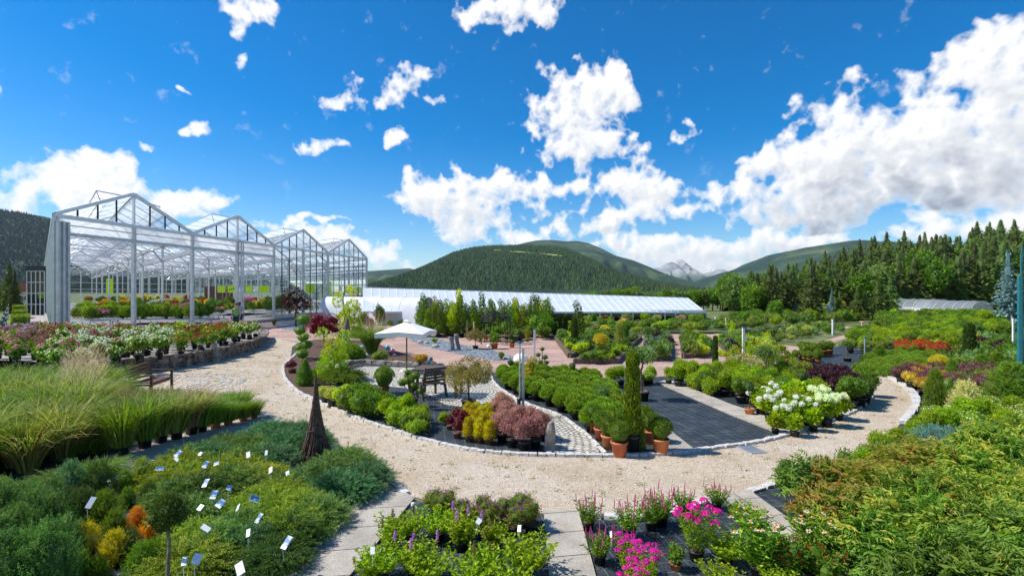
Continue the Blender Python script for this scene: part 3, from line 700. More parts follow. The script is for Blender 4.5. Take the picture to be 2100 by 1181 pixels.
# foreground
sheet('fabric_foreground', [(700,1200),(846,1028),(1000,1052),(1115,1057),(1128,1200)], .014, 'fabric', label='black fabric under the astilbes', cat='ground fabric')
sheet('fabric_perennials', [(1187,1056),(1222,1061),(1274,1071),(1372,1056),(1459,1030),(1486,1022),(1700,1200),(1228,1200)], .014, 'fabric', label='black fabric under the veronicas and phlox', cat='ground fabric')
sheet('fabric_shrubs', [(1540,1015),(1604,994),(1720,960),(2200,1000),(2300,1400),(1850,1300)], .014, 'fabric', label='black fabric under the large shrubs', cat='ground fabric')
sheet('slab_centre', [(1115,1052),(1186,1052),(1228,1210),(1128,1210)], .040, 'slab', label='concrete slab path between the two bottom beds', cat='slab path', thick=1)
sheet('slab_right', [(1484,1022),(1537,1010),(1722,1145),(1800,1215),(1702,1215)], .040, 'slab', label='concrete slab path beside the coneflowers', cat='slab path', thick=1)
sheet('slab_left', [(783,986),(850,1026),(690,1220),(530,1220),(640,1110)], .040, 'slab', label='concrete slab path beside the junipers', cat='slab path', thick=1)
sheet('slab_grasses', [(537,849),(586,873),(440,925),(330,958),(214,996),(100,1045),(-60,1110),(-60,1060),(100,985),(230,935),(400,885)], .036, 'slab', label='concrete slab path between grasses and junipers', cat='slab path', thick=1)
sheet('fabric_junipers', [(586,873),(700,936),(785,988),(640,1110),(530,1230),(-200,1230),(-60,1110),(214,996),(440,925)], .014, 'fabric', label='black fabric under the junipers', cat='ground fabric')
sheet('fabric_grasses', [(-500,760),(235,770),(300,800),(470,845),(537,849),(400,885),(230,935),(-60,1060),(-500,1060)], .012, 'fabric', label='black fabric under the ornamental grasses', cat='ground fabric')
sheet('fabric_right', [(1788,766),(1817,773),(1876,820),(1873,838),(1820,900),(1720,960),(2400,1000),(2400,700),(1790,690),(1700,715),(1600,738),(1640,744),(1720,745)], .008, 'fabric', label='dark fabric under the shrub rows on the right', cat='ground fabric')
sheet('slate_bed', [(830,686),(870,684),(930,705),(1000,716),(1060,733),(1052,741),(1000,738),(900,718),(850,704)], .022, 'slatechips', sm=1, label='bed of dark slate chips around the sculptures', cat='planting bed', thick=1)
sheet('drain_bed', [(560,660),(620,660),(632,672),(610,678),(570,674)], .02, 'slatechips', sm=1, label='grey stone chips under the dark red maple', cat='planting bed', thick=1)

def resample(P, step):
    out = [P[0]]; acc = 0
    for a, b in zip(P[:-1], P[1:]):
        d = np.linalg.norm(b - a); t = step - acc
        while t <= d: out.append(a + (b - a) * t / d); t += step
        acc = (acc + d) % step
    return out
def kerb(name, pxs, w, h, step, label, mat='granite', sm=1, z0=0, jit=.012):
    P = [np.array(G(x, y)[:2]) for x, y in pxs]
    if sm: P = smooth(P, sm, False)
    P = resample(P, step); mb = MB()
    for a, b in zip(P[:-1], P[1:]):
        d = b - a; l = np.linalg.norm(d)
        if l < 1e-4: continue
        c = (a + b) / 2; box(mb, (c[0] + R.normal() * jit * .4, c[1] + R.normal() * jit * .4, z0 + h / 2), (l * R.uniform(.86, .96), w * R.uniform(.85, 1.1), h * R.uniform(.85, 1.15)), math.atan2(d[1], d[0]) + R.normal() * .05, jit=jit * .5)
    o = struct(name, mb.mesh(name, mat), label, 'kerb'); return o
kerb('island_kerb', INNER, .095, .055, .15, 'row of pale granite kerb stones round the island')
kerb('outer_kerb', [(1762,763),(1790,763),(1820,772),(1848,788),(1872,804),(1880,822),(1876,842),(1850,870)], .16, .07, .3, 'pale kerb on the outer side of the path bend')
kerb('path_kerb', [(537,848),(587,872),(640,899),(702,935),(789,986),(852,1025)], .10, .05, .22, 'low stone kerb between the path and the junipers')
kerb('bed_kerb', [(1188,1055),(1222,1060),(1274,1070),(1320,1066),(1372,1055),(1427,1040),(1484,1023)], .13, .06, .3, 'pale kerb in front of the veronicas')
kerb('fabric_kerb', [(1537,1011),(1604,992),(1640,984)], .1, .05, .3, 'pale kerb in front of the large shrubs')
kerb('cobble_kerb', [(1006,768),(1014,790),(1046,812),(1091,834),(1152,853),(1197,888),(1246,936)], .06, .05, .2, 'thin edging between cobbles and dwarf pines')
kerb('yard_kerb', [(545,694),(590,698),(640,700)], .1, .04, .2, 'cobble band between gravel and paving')
# brick half circles by the bench
c0 = G(345, 790)
mb = MB()
for r_ in (.75, 1.0, 1.35, 1.6, 1.95):
    for k in range(int(r_ * 26)):
        a = -math.pi * .75 + 2 * math.pi * .75 * k / (r_ * 26)
        box(mb, (c0[0] + r_ * math.cos(a), c0[1] + r_ * math.sin(a), .012), (.1, .085, .026), a + R.normal() * .1, jit=.006)
struct('sett_arcs', mb.mesh('sett_arcs', 'granite'), 'arcs of granite setts in the gravel beside the bench', 'cobbles')

# field beds with timber edging
BEDS = [([(1136,692),(1168,734),(1235,712),(1275,694),(1200,686)], 'the leftmost triangular bed'),
        ([(1180,746),(1264,746),(1314,694),(1282,694),(1242,712)], 'the second wedge-shaped bed'),
        ([(1322,738),(1374,739),(1374,694),(1330,692)], 'the narrow third bed'),
        ([(1402,735),(1456,731),(1444,694),(1396,692)], 'the fourth bed'),
        ([(1466,700),(1492,724),(1590,708),(1560,690),(1500,688)], 'the fifth bed with yellow edging')]
for k, (P, nm) in enumerate(BEDS):
    sheet('planting_bed', P, .10, 'bedsoil', label='raised soil of ' + nm, cat='planting bed', thick=1)
    mb = MB(); W = [np.array(G(x, y)) for x, y in P]
    for a, b in zip(W, W[1:] + W[:1]):
        d = unit(b - a); beam(mb, a + np.array([0, 0, .09]) - d * .05, b + np.array([0, 0, .09]) + d * .05, .16, .18)
    struct('bed_edging', mb.mesh('bed_edging', 'wood_grey'), 'weathered sleeper edging of ' + nm, 'edging')
sheet('far_bed', [(1000,676),(1180,684),(1330,686),(1480,683),(1700,662),(1790,655),(1700,640),(1000,640)], .10, 'groundmat', label='soil of the far perennial field', cat='planting bed', thick=1)
sheet('side_bed', [(1500,693),(1640,712),(1760,678),(1700,668),(1600,676)], .02, 'groundmat', label='soil of the shrub block in the yard', cat='planting bed', thick=1)

# mountains -------------------------------------------------------------------
def b_forest(nt, v):
    r = ramp(nt, [(.36, (.010,.024,.011)), (.5, (.018,.040,.016)), (.66, (.03,.06,.02))]); vo = N(nt, 'ShaderNodeTexVoronoi'); vo.inputs['Scale'].default_value = .11; L(nt, v, vo.inputs[0])
    L(nt, noise(nt, v, .006, 9, .68), r.inputs[0])
    md = ramp(nt, [(.60, (0,0,0)), (.64, (1,1,1))]); L(nt, noise(nt, v, .0045, 4, .5), md.inputs[0])
    return r.outputs[0], vo.outputs['Distance'], 1.0
surf('forestmat', b_forest)
def b_alp(nt, v):
    r = ramp(nt, [(.40, (.010,.030,.012)), (.50, (.022,.052,.018)), (.58, (.05,.085,.026)), (.68, (.12,.13,.05))]); L(nt, noise(nt, v, .0028, 9, .62), r.inputs[0]); f2 = ramp(nt, [(.38, (.55, .6, .6)), (.6, (1.2, 1.2, 1.15))]); L(nt, noise(nt, v, .022, 8, .75), f2.inputs[0]); return mixc(nt, 1.0, r.outputs[0], f2.outputs[0], 'MULTIPLY'), noise(nt, v, .02, 6), 1.0
surf('alpmat', b_alp)
def b_rock(nt, v):
    sx = N(nt, 'ShaderNodeSeparateXYZ'); L(nt, v, sx.inputs[0])
    r = ramp(nt, [(.40, (.10,.115,.10)), (.52, (.26,.26,.25)), (.60, (.42,.41,.40)), (.66, (.80,.81,.84))]); L(nt, noise(nt, v, .0022, 10, .7), r.inputs[0])
    g = N(nt, 'ShaderNodeMapRange'); g.inputs[1].default_value = 150; g.inputs[2].default_value = 260; L(nt, sx.outputs[2], g.inputs[0])
    return mixc(nt, g.outputs[0], (.05,.09,.04), r.outputs[0]), noise(nt, v, .01, 8), 1.0
surf('rockmat', b_rock)
def mountain(name, pts, D, front, mat, label, nx=160, ny=36, rough=.05, seed=1, pw=1.0, back=.35, lo=.0):
    xs = np.linspace(pts[0][0], pts[-1][0], nx); ys = np.interp(xs, [p[0] for p in pts], [p[1] for p in pts])
    g1 = fbm(14, 4, seed, .55, ny + 12, nx); g2 = fbm(5, 3, seed + 5, .6, ny + 12, nx)
    V = []
    for j in range(ny + 12):
        if j <= ny: t = j / ny; Y = (D - front) + front * t
        else: t = 1 - (j - ny) / 12 ; Y = D + D * back * (j - ny) / 12
        for i in range(nx):
            hr = (HZ - ys[i]) / F * D + H
            prof = (math.sin(t * math.pi / 2) ** 1.1) if t < 1 else 1
            e = 4 * t * (1 - t) * (.6 if j > ny else 1)
            z = hr * prof ** pw + hr * rough * (g1[j, i] * 2.2 + g2[j, i] * .8) * e
            z = min(z, hr * (.985 if j != ny else 1) * (.25 + .75 * min(1, (t + .02)) )) if j < ny else z
            X = (xs[i] - CX) / F * (D * (.55 + .45 * Y / D) if Y < D else D)
            V.append((X, Y, max(z, 0) - (6 if t <= 0 else 0)))
    V = np.array(V)
    Fc = np.array([(j * nx + i, j * nx + i + 1, (j + 1) * nx + i + 1, (j + 1) * nx + i) for j in range(ny + 11) for i in range(nx - 1)])
    mb = MB(); mb.add(V, Fc); return struct(name, mb.mesh(name, mat, True), label, 'mountain'), V.reshape(ny + 12, nx, 3)
mountain('far_peaks', [(1250,600),(1325,560),(1345,549),(1360,544),(1368,540),(1378,537),(1388,542),(1398,531),(1408,540),(1420,550),(1432,563),(1442,568),(1452,560),(1468,553),(1482,551),(1495,560),(1520,575),(1600,600)], 7000, 1500, 'rockmat', 'grey rocky peaks with snow patches far up the valley', 200, 30, .16, 3, back=.1)
mountain('high_mountain', [(900,590),(980,535),(1040,508),(1075,498),(1100,493),(1130,492),(1160,495),(1182,494),(1205,498),(1235,510),(1262,524),(1300,534),(1330,552),(1355,566),(1385,590),(1400,604),(1440,640)], 3300, 1300, 'alpmat', 'high blue-green mountain with bare summit behind the wooded hill', 160, 36, .07, 8)
mountain('left_far_mountain', [(540,560),(600,566),(650,552),(690,548),(720,550),(755,556),(800,553),(840,550),(862,556),(900,565),(960,600)], 2900, 1000, 'alpmat', 'blue mountain ridge seen beyond the greenhouse', 120, 30, .07, 12)
lm, LV = mountain('left_mountain', [(-260,420),(-60,428),(0,432),(60,440),(108,455),(200,490),(350,548),(450,575),(540,600)], 1500, 700, 'forestmat', 'dark forested mountain at the left edge', 160, 40, .06, 15)
mo, MV = mountain('wooded_hill', [(760,604),(790,588),(812,577),(835,566),(862,553),(895,537),(930,520),(955,513),(975,509),(1010,506),(1050,505),(1100,506),(1140,507),(1165,513),(1200,528),(1240,548),(1280,566),(1320,580),(1360,590),(1420,606)], 1500, 600, 'forestmat', 'rounded hill covered in dark conifer forest', 200, 44, .035, 21)
mountain('right_far_mountain', [(1400,620),(1425,594),(1450,577),(1500,556),(1560,540),(1590,524),(1620,515),(1650,508),(1690,502),(1740,494),(1770,492),(1810,496),(1860,510),(2000,520),(2200,520)], 3100, 1200, 'alpmat', 'long green mountain shoulder on the right', 160, 36, .06, 25)
rm, RV = mountain('right_near_ridge', [(1560,612),(1600,585),(1650,552),(1700,528),(1750,506),(1780,500),(1830,500),(1900,505),(2000,508),(2200,500)], 1900, 800, 'forestmat', 'forested ridge behind the spruce wood', 140, 34, .05, 31)
# conifers over the near mountains: too many to count
leafmat('hillforest', [(.011,.034,.012),(.026,.068,.018),(.055,.12,.026)], .05, amt=0)
def forest_over(MV, ny, n, hlo, hhi, label, mead=False, mat='hillforest'):
    nx = MV.shape[1]; ii = R.uniform(0, nx - 1.01, n); jj = np.minimum(ny * R.uniform(0.02, 1, n) ** .8, ny - .01)
    i0 = ii.astype(int); j0 = jj.astype(int); fi = (ii - i0)[:, None]; fj = (jj - j0)[:, None]
    P = (MV[j0, i0] * (1 - fi) + MV[j0, i0 + 1] * fi) * (1 - fj) + (MV[j0 + 1, i0] * (1 - fi) + MV[j0 + 1, i0 + 1] * fi) * fj
    vis = (HZ - F * (P[:, 2] - H) / P[:, 1]); uu = CX + P[:, 0] * F / P[:, 1]
    if mead: P = P[~((np.abs(vis - (515 + np.clip(uu - 1020, 0, 200) * .09 + 3 * np.sin(uu * .05))) < 2.6) & (uu > 1010) & (uu < 1165))]
    P = P[P[:, 2] > 1]; n = len(P); hh = R.uniform(hlo, hhi, n); rr = hh * R.uniform(.2, .3, n); a0 = R.uniform(0, 6.28, n)
    ring = [P + np.stack([rr * np.cos(a0 + k * math.pi / 2), rr * np.sin(a0 + k * math.pi / 2), 0 * rr - .5], 1) for k in range(4)] + [P + np.stack([0 * hh, 0 * hh, hh], 1)]
    V = np.stack(ring, 1).reshape(-1, 3); b = np.arange(n)[:, None] * 5; mb = MB()
    mb.add(V, np.concatenate([b + np.array([[k, (k + 1) % 4, 4]]) for k in range(4)]), 0, np.repeat(R.uniform(0, 1, n), 5))
    tag(obj('distant_forest', mb.mesh('distant_forest', mat)), label, 'forest', None, 'stuff')
ny = 44; leafmat('darkforest', [(.007,.020,.013),(.014,.036,.020),(.03,.062,.028)], .05, amt=0); forest_over(MV, ny, 36000, 3.5, 8.5, 'dense conifer forest covering the rounded hill', True)  # left mountain's trees: hill forest colours darkened to paint in a cloud shadow
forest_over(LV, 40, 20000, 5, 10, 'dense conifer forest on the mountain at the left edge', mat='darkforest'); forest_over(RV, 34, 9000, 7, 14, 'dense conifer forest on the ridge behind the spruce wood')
# the hazy valley air
mb = MB(); box(mb, (0, 5850, 239), (18200, 12500, 480)); hz = obj('haze', mb.mesh('haze', 'trunk')); hz.data.materials.clear()
hm = bpy.data.materials.new('haze'); hm.use_nodes = True; nt = hm.node_tree; nt.nodes.clear(); pv = N(nt, 'ShaderNodeVolumePrincipled'); pv.inputs['Color'].default_value = (.62, .80, 1, 1); pv.inputs['Density'].default_value = 4.5e-5; pv.inputs['Anisotropy'].default_value = .2
L(nt, pv.outputs[0], N(nt, 'ShaderNodeOutputMaterial').inputs['Volume']); hz.data.materials.append(hm); tag(hz, 'blue haze in the valley air', 'haze', None, 'stuff')
def b_mead(nt, v):
    r = ramp(nt, [(.4, (.20,.30,.05)), (.6, (.32,.42,.09))]); L(nt, noise(nt, v, .05, 5), r.inputs[0]); return r.outputs[0], None, 0
surf('meadow', b_mead)
# the light clearing band on the hill
k = (ny * .90); mb = MB(); V = []; row = []
sel = [i for i in range(MV.shape[1]) if 1012 < CX + MV[ny - 1, i, 0] * F / MV[ny - 1, i, 1] < 1172]; nx = MV.shape[1]
for i in sel:
    best = min(range(ny), key=lambda j: abs((HZ - F * (MV[j, i, 2] - H) / MV[j, i, 1]) - (515 + max(0, (CX + MV[j, i, 0] * F / MV[j, i, 1]) - 1020) * .09)))
    p = MV[best, i]; q = MV[min(best + 2, ny), i]; V += [p + [0, 0, 2.0], q + [0, 0, 2.0]]
V = np.array(V); m_ = len(sel); mb.add(V, [(2 * i, 2 * i + 2, 2 * i + 3, 2 * i + 1) for i in range(m_ - 1)])
struct('meadow', mb.mesh('meadow', 'meadow'), 'light green clearing near the top of the wooded hill', 'meadow')
# ------------------------------------------------------------------ plant kinds
POT = dict(pb=potmb(.5, .92).mesh('pot', ['pot_black', 'soil'], True), pt=potmb(.5, .9).mesh('pot', ['pot_terra', 'soil'], True), pr=potmb(.5, .85).mesh('pot', ['pot_brown', 'soil'], True))
def pot(r, h, m='pot_black'): return potmb(r, h).mesh('pot', [m, 'soil'], True)
def up(mb, dz):
    for v in mb.v: v[:, 2] += dz
    return mb
def Fm(mb, mat, name='foliage'): return mb.mesh(name, mat)
def potted(key, name, cat, desc, h, mb, mat, pr=.13, ph=.2, pm='pot_black', extra=(), fname='foliage'):
    proto(key, name, cat, desc, h, ('pot', pot(pr, ph, pm)), (fname, Fm(up(mb, ph * .9), mat)), *extra)
TN = [trunkmb(1, .022, .014, .02).mesh('stem', 'trunk'), ]
# grasses
for i, (k, mt, d) in enumerate([('grassA', 'grass_green', 'tall arching green ornamental grass clump'), ('grassB', 'grass_yellow', 'tall yellow-green ornamental grass clump'), ('grassC', 'grass_green', 'dense bright green grass clump')]):
    g = grass(380, 1.0, .48, .018, .55, 5, .10)
    if i == 1: g = grass(360, 1.05, .42, .017, .6, 5, .12)
    g2 = MB(); grass(170, .85, .5, .014, .6, 4, .12, g2)
    proto(k, 'ornamental_grass', 'grass', d, 1.0, ('blades', g.mesh('blades', mt)), ('dry_blades', g2.mesh('dry_blades', 'grass_brown')))
g = grass(380, .8, .45, .010, .5, 4, .1); pl = MB(); n = 240
a = R.uniform(0, 6.28, n); q = np.sqrt(R.uniform(0, 1, n)) * .38; P = np.stack([np.cos(a) * q, np.sin(a) * q, R.uniform(.55, 1.1, n)], 1)
shoots(pl, P, unit(np.stack([np.cos(a) * .4, np.sin(a) * .4, 1 + 0 * a], 1) + R.normal(size=(n, 3)) * .2), .12, 5, .035, .2, spread=.8)
grass(120, 1.05, .35, .004, .2, 4, .1, pl)
proto('grassP', 'ornamental_grass', 'grass', 'brown grass clump with fluffy seed plumes', 1.05, ('blades', g.mesh('blades', 'grass_yellow')), ('seed_heads', pl.mesh('seed_heads', 'plume')))
g = grass(420, .75, .5, .009, .35, 4, .1); proto('grassD', 'ornamental_grass', 'grass', 'brownish bronze grass clump', .75, ('blades', g.mesh('blades', 'grass_brown')), ('green_blades', grass(220, .6, .45, .01, .4, 4, .08).mesh('green_blades', 'grass_green')))
g = grass(900, .42, .75, .008, .9, 4, .08); proto('grassM', 'grass_mound', 'grass', 'low mounded dark green grass tuft', .42, ('blades', g.mesh('blades', 'grass_green')))
for k, mt, hh, pm, d in [('pgA', 'grass_green', .75, 'pot_black', 'potted upright green grass in a black pot'), ('pgY', 'grass_yellow', .7, 'pot_black', 'potted yellow-green grass in a black pot'), ('pgB', 'grass_brown', .62, 'pot_black', 'potted reddish brown grass in a black pot'), ('pgT', 'grass_green', .42, 'pot_terra', 'potted short fine green grass in a terracotta pot')]:
    g = grass(330 if hh > .5 else 420, hh - .1, .4, .009 if hh > .5 else .005, .5, 4, .09)
    if hh < .5: g = grass(520, .30, .55, .006, .3, 3, .09)
    potted(k, 'potted_grass', 'grass', d, hh, g, mt, .07 if hh > .5 else .058, .12 if hh > .5 else .09, pm, fname='blades')
g = grass(1500, 1.15, .34, .010, .75, 6, .16); proto('miscanthus', 'ornamental_grass', 'grass', 'x', 1.15, ('blades', g.mesh('blades', 'grass_green')), ('seed_heads', grass(120, 1.3, .3, .008, .1, 4, .15).mesh('seed_heads', 'plume')))
# junipers
for i, (k, mt, d) in enumerate([('junA', 'juniper', 'spreading green juniper'), ('junB', 'juniper_blue', 'spreading blue-green juniper'), ('junC', 'juniper_lime', 'spreading lime-green juniper'), ('junD', 'darkconifer', 'spreading dark green juniper')]):
    j = juniper(.38, .34, 430, .20, 8, .050, .26, .45 + .1 * (i % 2)); proto(k, 'spreading_juniper', 'juniper', d, .4, ('foliage', j.mesh('foliage', mt)), ('pot', pot(.12, .12)))
j = juniper(.3, .26, 420, .12, 6, .032, .3, .5); proto('junG', 'golden_juniper', 'juniper', 'low golden yellow conifer', .3, ('foliage', j.mesh('foliage', 'gold')), ('pot', pot(.1, .1)))
def plumes(r, h, ns, sl, lL, mat, nl=7):
    mb = MB(); per = ns // nl
    for j in range(nl):
        a0 = j * 2.4; q0 = r * .55 * math.sqrt(j / nl); hh = h * R.uniform(.72, 1); rl = r * .46; n = per
        z_ = R.uniform(0, 1, n) ** 1.1; a = R.uniform(0, 6.283, n); q = rl * (1 - z_ ** 1.8) ** .7 * R.uniform(.6, 1.1, n); ox = math.cos(a0) * q0; oy = math.sin(a0) * q0
        P = np.stack([np.cos(a) * q + ox * (1 + .3 * z_), np.sin(a) * q + oy * (1 + .3 * z_), z_ * (hh - sl) + .03], 1)
        shoots(mb, P, unit(np.stack([np.cos(a) * .4 + ox * .3, np.sin(a) * .4 + oy * .3, 1.3 + 0 * a], 1) + R.normal(size=(n, 3)) * .2), sl, 6, lL, .3, droop=.03)
        ball(mb, (ox, oy, hh * .36), (rl * .6, rl * .6, hh * .32), 7, 5, 0, .1, .12)
    return mb.mesh('foliage', mat)
def bush(r, h, ns, sl, lL, mat, k=5, up_=1.1):
    mb = MB(); z_ = R.uniform(0, 1, ns) ** 1.2; a = R.uniform(0, 6.283, ns); q = r * .8 * (1 - z_ ** 1.5) ** .6 * R.uniform(.7, 1.1, ns) * (1 + .18 * np.sin(a * 3 + z_ * 9)); P = np.stack([np.cos(a) * q, np.sin(a) * q, z_ * (h - sl) * .95 + .03], 1); d = unit(np.stack([np.cos(a), np.sin(a), z_], 1))
    D = unit(d * np.array([1, 1, .6]) + np.array([0, 0, up_]) + R.normal(size=(ns, 3)) * .25)
    shoots(mb, P, D, sl, k, lL, .3, droop=.05); ball(mb, (0, 0, h * .36), (r * .45, r * .45, h * .3), 9, 6, 0, .1, .15); return mb.mesh('foliage', mat)
proto('upjun', 'upright_juniper', 'juniper', 'tall feathery blue-green juniper', .9, ('foliage', plumes(.36, .9, 2200, .15, .038, 'upjuniper', 8)), ('pot', pot(.14, .16)))
for k, mt, d in [('coneB', 'juniper_blue', 'x'), ('coneD', 'darkconifer', 'x'), ('coneY', 'gold', 'x'), ('coneO', 'orange', 'x'), ('coneG', 'mugo', 'x'), ('coneL', 'juniper_lime', 'x')]:
    proto(k, 'dwarf_conifer', 'conifer', d, .5, ('foliage', bush(.19, .5, 620, .09, .026, mt, 5)), ('pot', pot(.1, .12)))
# shrubs (generic sizes; heights are nominal)
def sh(key, name, cat, desc, h, r, n, Ln, W, mat, k=9, pr=.14, ph=.2, pm='pot_black', flw=None, **kw):
    rz_ = (h - ph * .6) / 2; sp_ = lumps(r * .72, r * .72, rz_ * .72, k, r * .42, rz_ + ph * .6)
    parts = [('pot', pot(pr, ph, pm)), ('foliage', crown(sp_, n, Ln, W, core=.72, **kw).mesh('foliage', mat))]
    if flw: parts.append(('blossoms', flowers_on(sp_, flw[1], flw[2], petals=flw[3] if len(flw) > 3 else 5).mesh('blossoms', flw[0])))
    proto(key, name, cat, desc, h, *parts)
sh('shrA', 'potted_shrub', 'shrub', 'bright green leafy shrub in a black pot', .8, .32, 2400, .055, .45, 'lush')
sh('shrB', 'potted_shrub', 'shrub', 'mid green shrub in a black pot', .8, .32, 2600, .045, .45, 'green')
sh('shrC', 'potted_shrub', 'shrub', 'dark green shrub in a black pot', .7, .30, 2200, .045, .45, 'deepgreen')
sh('shrV', 'potted_shrub', 'shrub', 'cream variegated shrub in a black pot', .55, .28, 2400, .035, .5, 'variegated')
sh('shrY', 'potted_shrub', 'shrub', 'yellow-green shrub in a black pot', .6, .3, 2200, .045, .5, 'limeleaf')
sh('shrP', 'potted_shrub', 'shrub', 'dark purple-leaved shrub in a black pot', .8, .34, 2000, .05, .5, 'purple')
sh('shrBu', 'potted_shrub', 'shrub', 'burgundy-leaved shrub in a black pot', .6, .32, 2200, .035, .45, 'burgundy', flw=('f_purple', 26, .016))
sh('shrAu', 'potted_shrub', 'shrub', 'yellow and red autumn-coloured shrub', .6, .3, 2000, .04, .5, 'yellowred')
sh('barb', 'potted_barberry', 'barberry', 'dark red barberry in a brown pot', .55, .19, 1300, .028, .5, 'barberry', pr=.1, ph=.17, pm='pot_brown')
sh('pinkl', 'potted_weigela', 'shrub', 'pinkish brown-leaved weigela in a black pot', .85, .34, 3000, .045, .4, 'pinkleaf', k=12, pr=.13, ph=.22)
sh('spirW', 'white_spirea', 'spirea', 'light green spirea with tiny white flowers', .6, .36, 2600, .04, .4, 'lush', flw=('f_cream', 70, .022))
sh('potH', 'potted_hydrangea', 'hydrangea', 'bright green hydrangea without flowers in a black pot', .8, .3, 900, .12, .75, 'lush', rnd=.5)
sh('box', 'potted_box_ball', 'box', 'clipped box ball in a terracotta pot', .62, .21, 10, .02, .5, 'box')
def clipped(r, n=2600, L_=.030, W=.55, core=.88): return crown([((0, 0, 0), r)], n, L_, W, up=.25, rnd=.5, shell=.16, core=core)
PR['box']['parts'] = (('pot', pot(.15, .28, 'pot_terra')), ('foliage', Fm(up(clipped(.205), .44), 'box')))
proto('boxS', 'potted_box_ball', 'box', 'small clipped box ball in a terracotta pot', .4, ('pot', pot(.1, .16, 'pot_terra')), ('foliage', Fm(up(clipped(.14, 900, .03), .27), 'box')))
proto('boxBig', 'box_ball', 'box', 'x', .85, ('pot', pot(.17, .24, 'pot_terra')), ('foliage', Fm(up(clipped(.34, 5200, .032), .52), 'box')))
# dwarf pines
def pinemb(r, h, ns, sl=.10, k=4, lL=.062):
    mb = MB(); d = rdir(ns); d[:, 2] = np.abs(d[:, 2]); P = d * np.array([r, r, h]) * .7; P[:, 2] += .04
    shoots(mb, P, unit(d + [0, 0, .9] + R.normal(size=(ns, 3)) * .2), sl, k, lL, .20, droop=0, spread=.6, taper=.2); ball(mb, (0, 0, h * .35), (r * .72, r * .72, h * .45), 8, 5, 0, .15, .1); return mb
for i in range(2): proto('mugo%d' % i, 'dwarf_pine', 'pine', 'round green dwarf pine in a black pot', .42, ('foliage', Fm(up(pinemb(.2, .28, 420), .12), 'mugo')), ('pot', pot(.11, .15)))
proto('mound', 'pine_mound', 'pine', 'low clipped green pine mound', .35, ('foliage', Fm(pinemb(.34, .34, 420, .09, 4, .05), 'mugo')))
proto('pinebig', 'pine_mound', 'pine', 'x', .6, ('foliage', Fm(pinemb(.55, .55, 1500, .10, 4, .05), 'mugo')))
# thujas / columns
proto('thujaY', 'potted_thuja', 'thuja', 'yellow-green dwarf thuja in a brown pot', .5, ('pot', pot(.085, .15, 'pot_brown')), ('foliage', Fm(up(crown([((0, 0, .1), .12), ((0, 0, .22), .105), ((.02, 0, .31), .07)], 1500, .035, .5, up=.9, rnd=.35), .1), 'gold')))
proto('col', 'columnar_conifer', 'conifer', 'narrow dark green columnar cypress', 1.5, ('foliage', column(1.5, .16, 3000, .07, .35).mesh('foliage', 'darkconifer')))
proto('colT', 'columnar_thuja', 'thuja', 'x', 1.55, ('pot', pot(.19, .28)), ('foliage', up(column(1.3, .19, 5200, .06, .5, .3), .25).mesh('foliage', 'box')))
proto('colY', 'golden_column_tree', 'tree', 'slender golden columnar tree', 2.2, ('foliage', up(crown([((R.normal() * .05, R.normal() * .05, .3 + .16 * k), .22 - .014 * k) for k in range(9)], 2600, .09, .5, up=.8, rnd=.5, core=.2, shell=.8), .5).mesh('foliage', 'limeleaf')), ('stem', trunkmb(.9, .025).mesh('stem', 'trunk')))
proto('coneTop', 'clipped_cone', 'topiary', 'x', .7, ('foliage', crown([((0, 0, .16), .21), ((0, 0, .32), .17), ((0, 0, .46), .12), ((0, 0, .57), .08), ((0, 0, .64), .045)], 4200, .025, .5, up=.4, rnd=.5, shell=.2, core=.88).mesh('foliage', 'mugo')))
# small trees for the rows
for i, (mt, d, sl_) in enumerate([('treeleaf', 'slim young tree with dark green leaves', 1), ('green', 'slim young tree with mid green leaves', .8), ('limeleaf', 'slim young tree with lime-yellow leaves', .9), ('autumn', 'slim young tree with bronze-green leaves', .9), ('treeleaf', 'airy young birch with thin crown', .7)]):
    sp_ = [((R.normal() * .08, R.normal() * .08, .75 + k * .18), (.30 - .022 * k) * sl_) for k in range(8)]
    proto('yt%d' % i, 'young_tree', 'tree', d, 2.35, ('crown', crown([(c, r_ * 1.35) for c, r_ in sp_], 2600 if i < 4 else 1700, .10, .5, core=.3 if i < 4 else 0, shell=.8).mesh('crown', mt)), ('trunk', trunkmb(1.9, .022, .008, .02).mesh('trunk', 'trunk')), ('pot', pot(.17, .22)))
proto('stdball', 'lollipop_tree', 'topiary', 'x', .95, ('pot', pot(.13, .2, 'pot_terra')), ('stem', up(trunkmb(.55, .014, .012), .15).mesh('stem', 'trunk')), ('crown', Fm(up(clipped(.15, 1500, .022), .8), 'darkconifer')))
sp_ = [((math.cos(a) * .45, math.sin(a) * .42, 1.05 + R.uniform(-.25, .15)), .25) for a in np.linspace(0, 6.2, 9)] + [((0, 0, 1.25), .3)]
cm = crown(sp_, 9000, .085, .24, up=-.5, rnd=.5, core=0, shell=.9)
proto('weepmaple', 'weeping_maple', 'tree', 'x', 1.5, ('pot', pot(.22, .26)), ('trunk', up(trunkmb(1.0, .03, .02, .03, 6, .8, .35), .2).mesh('trunk', 'trunk')), ('crown', cm.mesh('crown', 'weepleaf')))
sp_ = lumps(.28, .28, .26, 10, .14, .95)
proto('minitree', 'potted_standard', 'topiary', 'x', 1.3, ('pot', pot(.16, .14, 'pot_terra')), ('stem', up(trunkmb(.75, .018, .012, .03, 4, .7, .25), .1).mesh('stem', 'trunk')), ('crown', crown(sp_, 2200, .045, .35, core=.4).mesh('crown', 'juniper')))
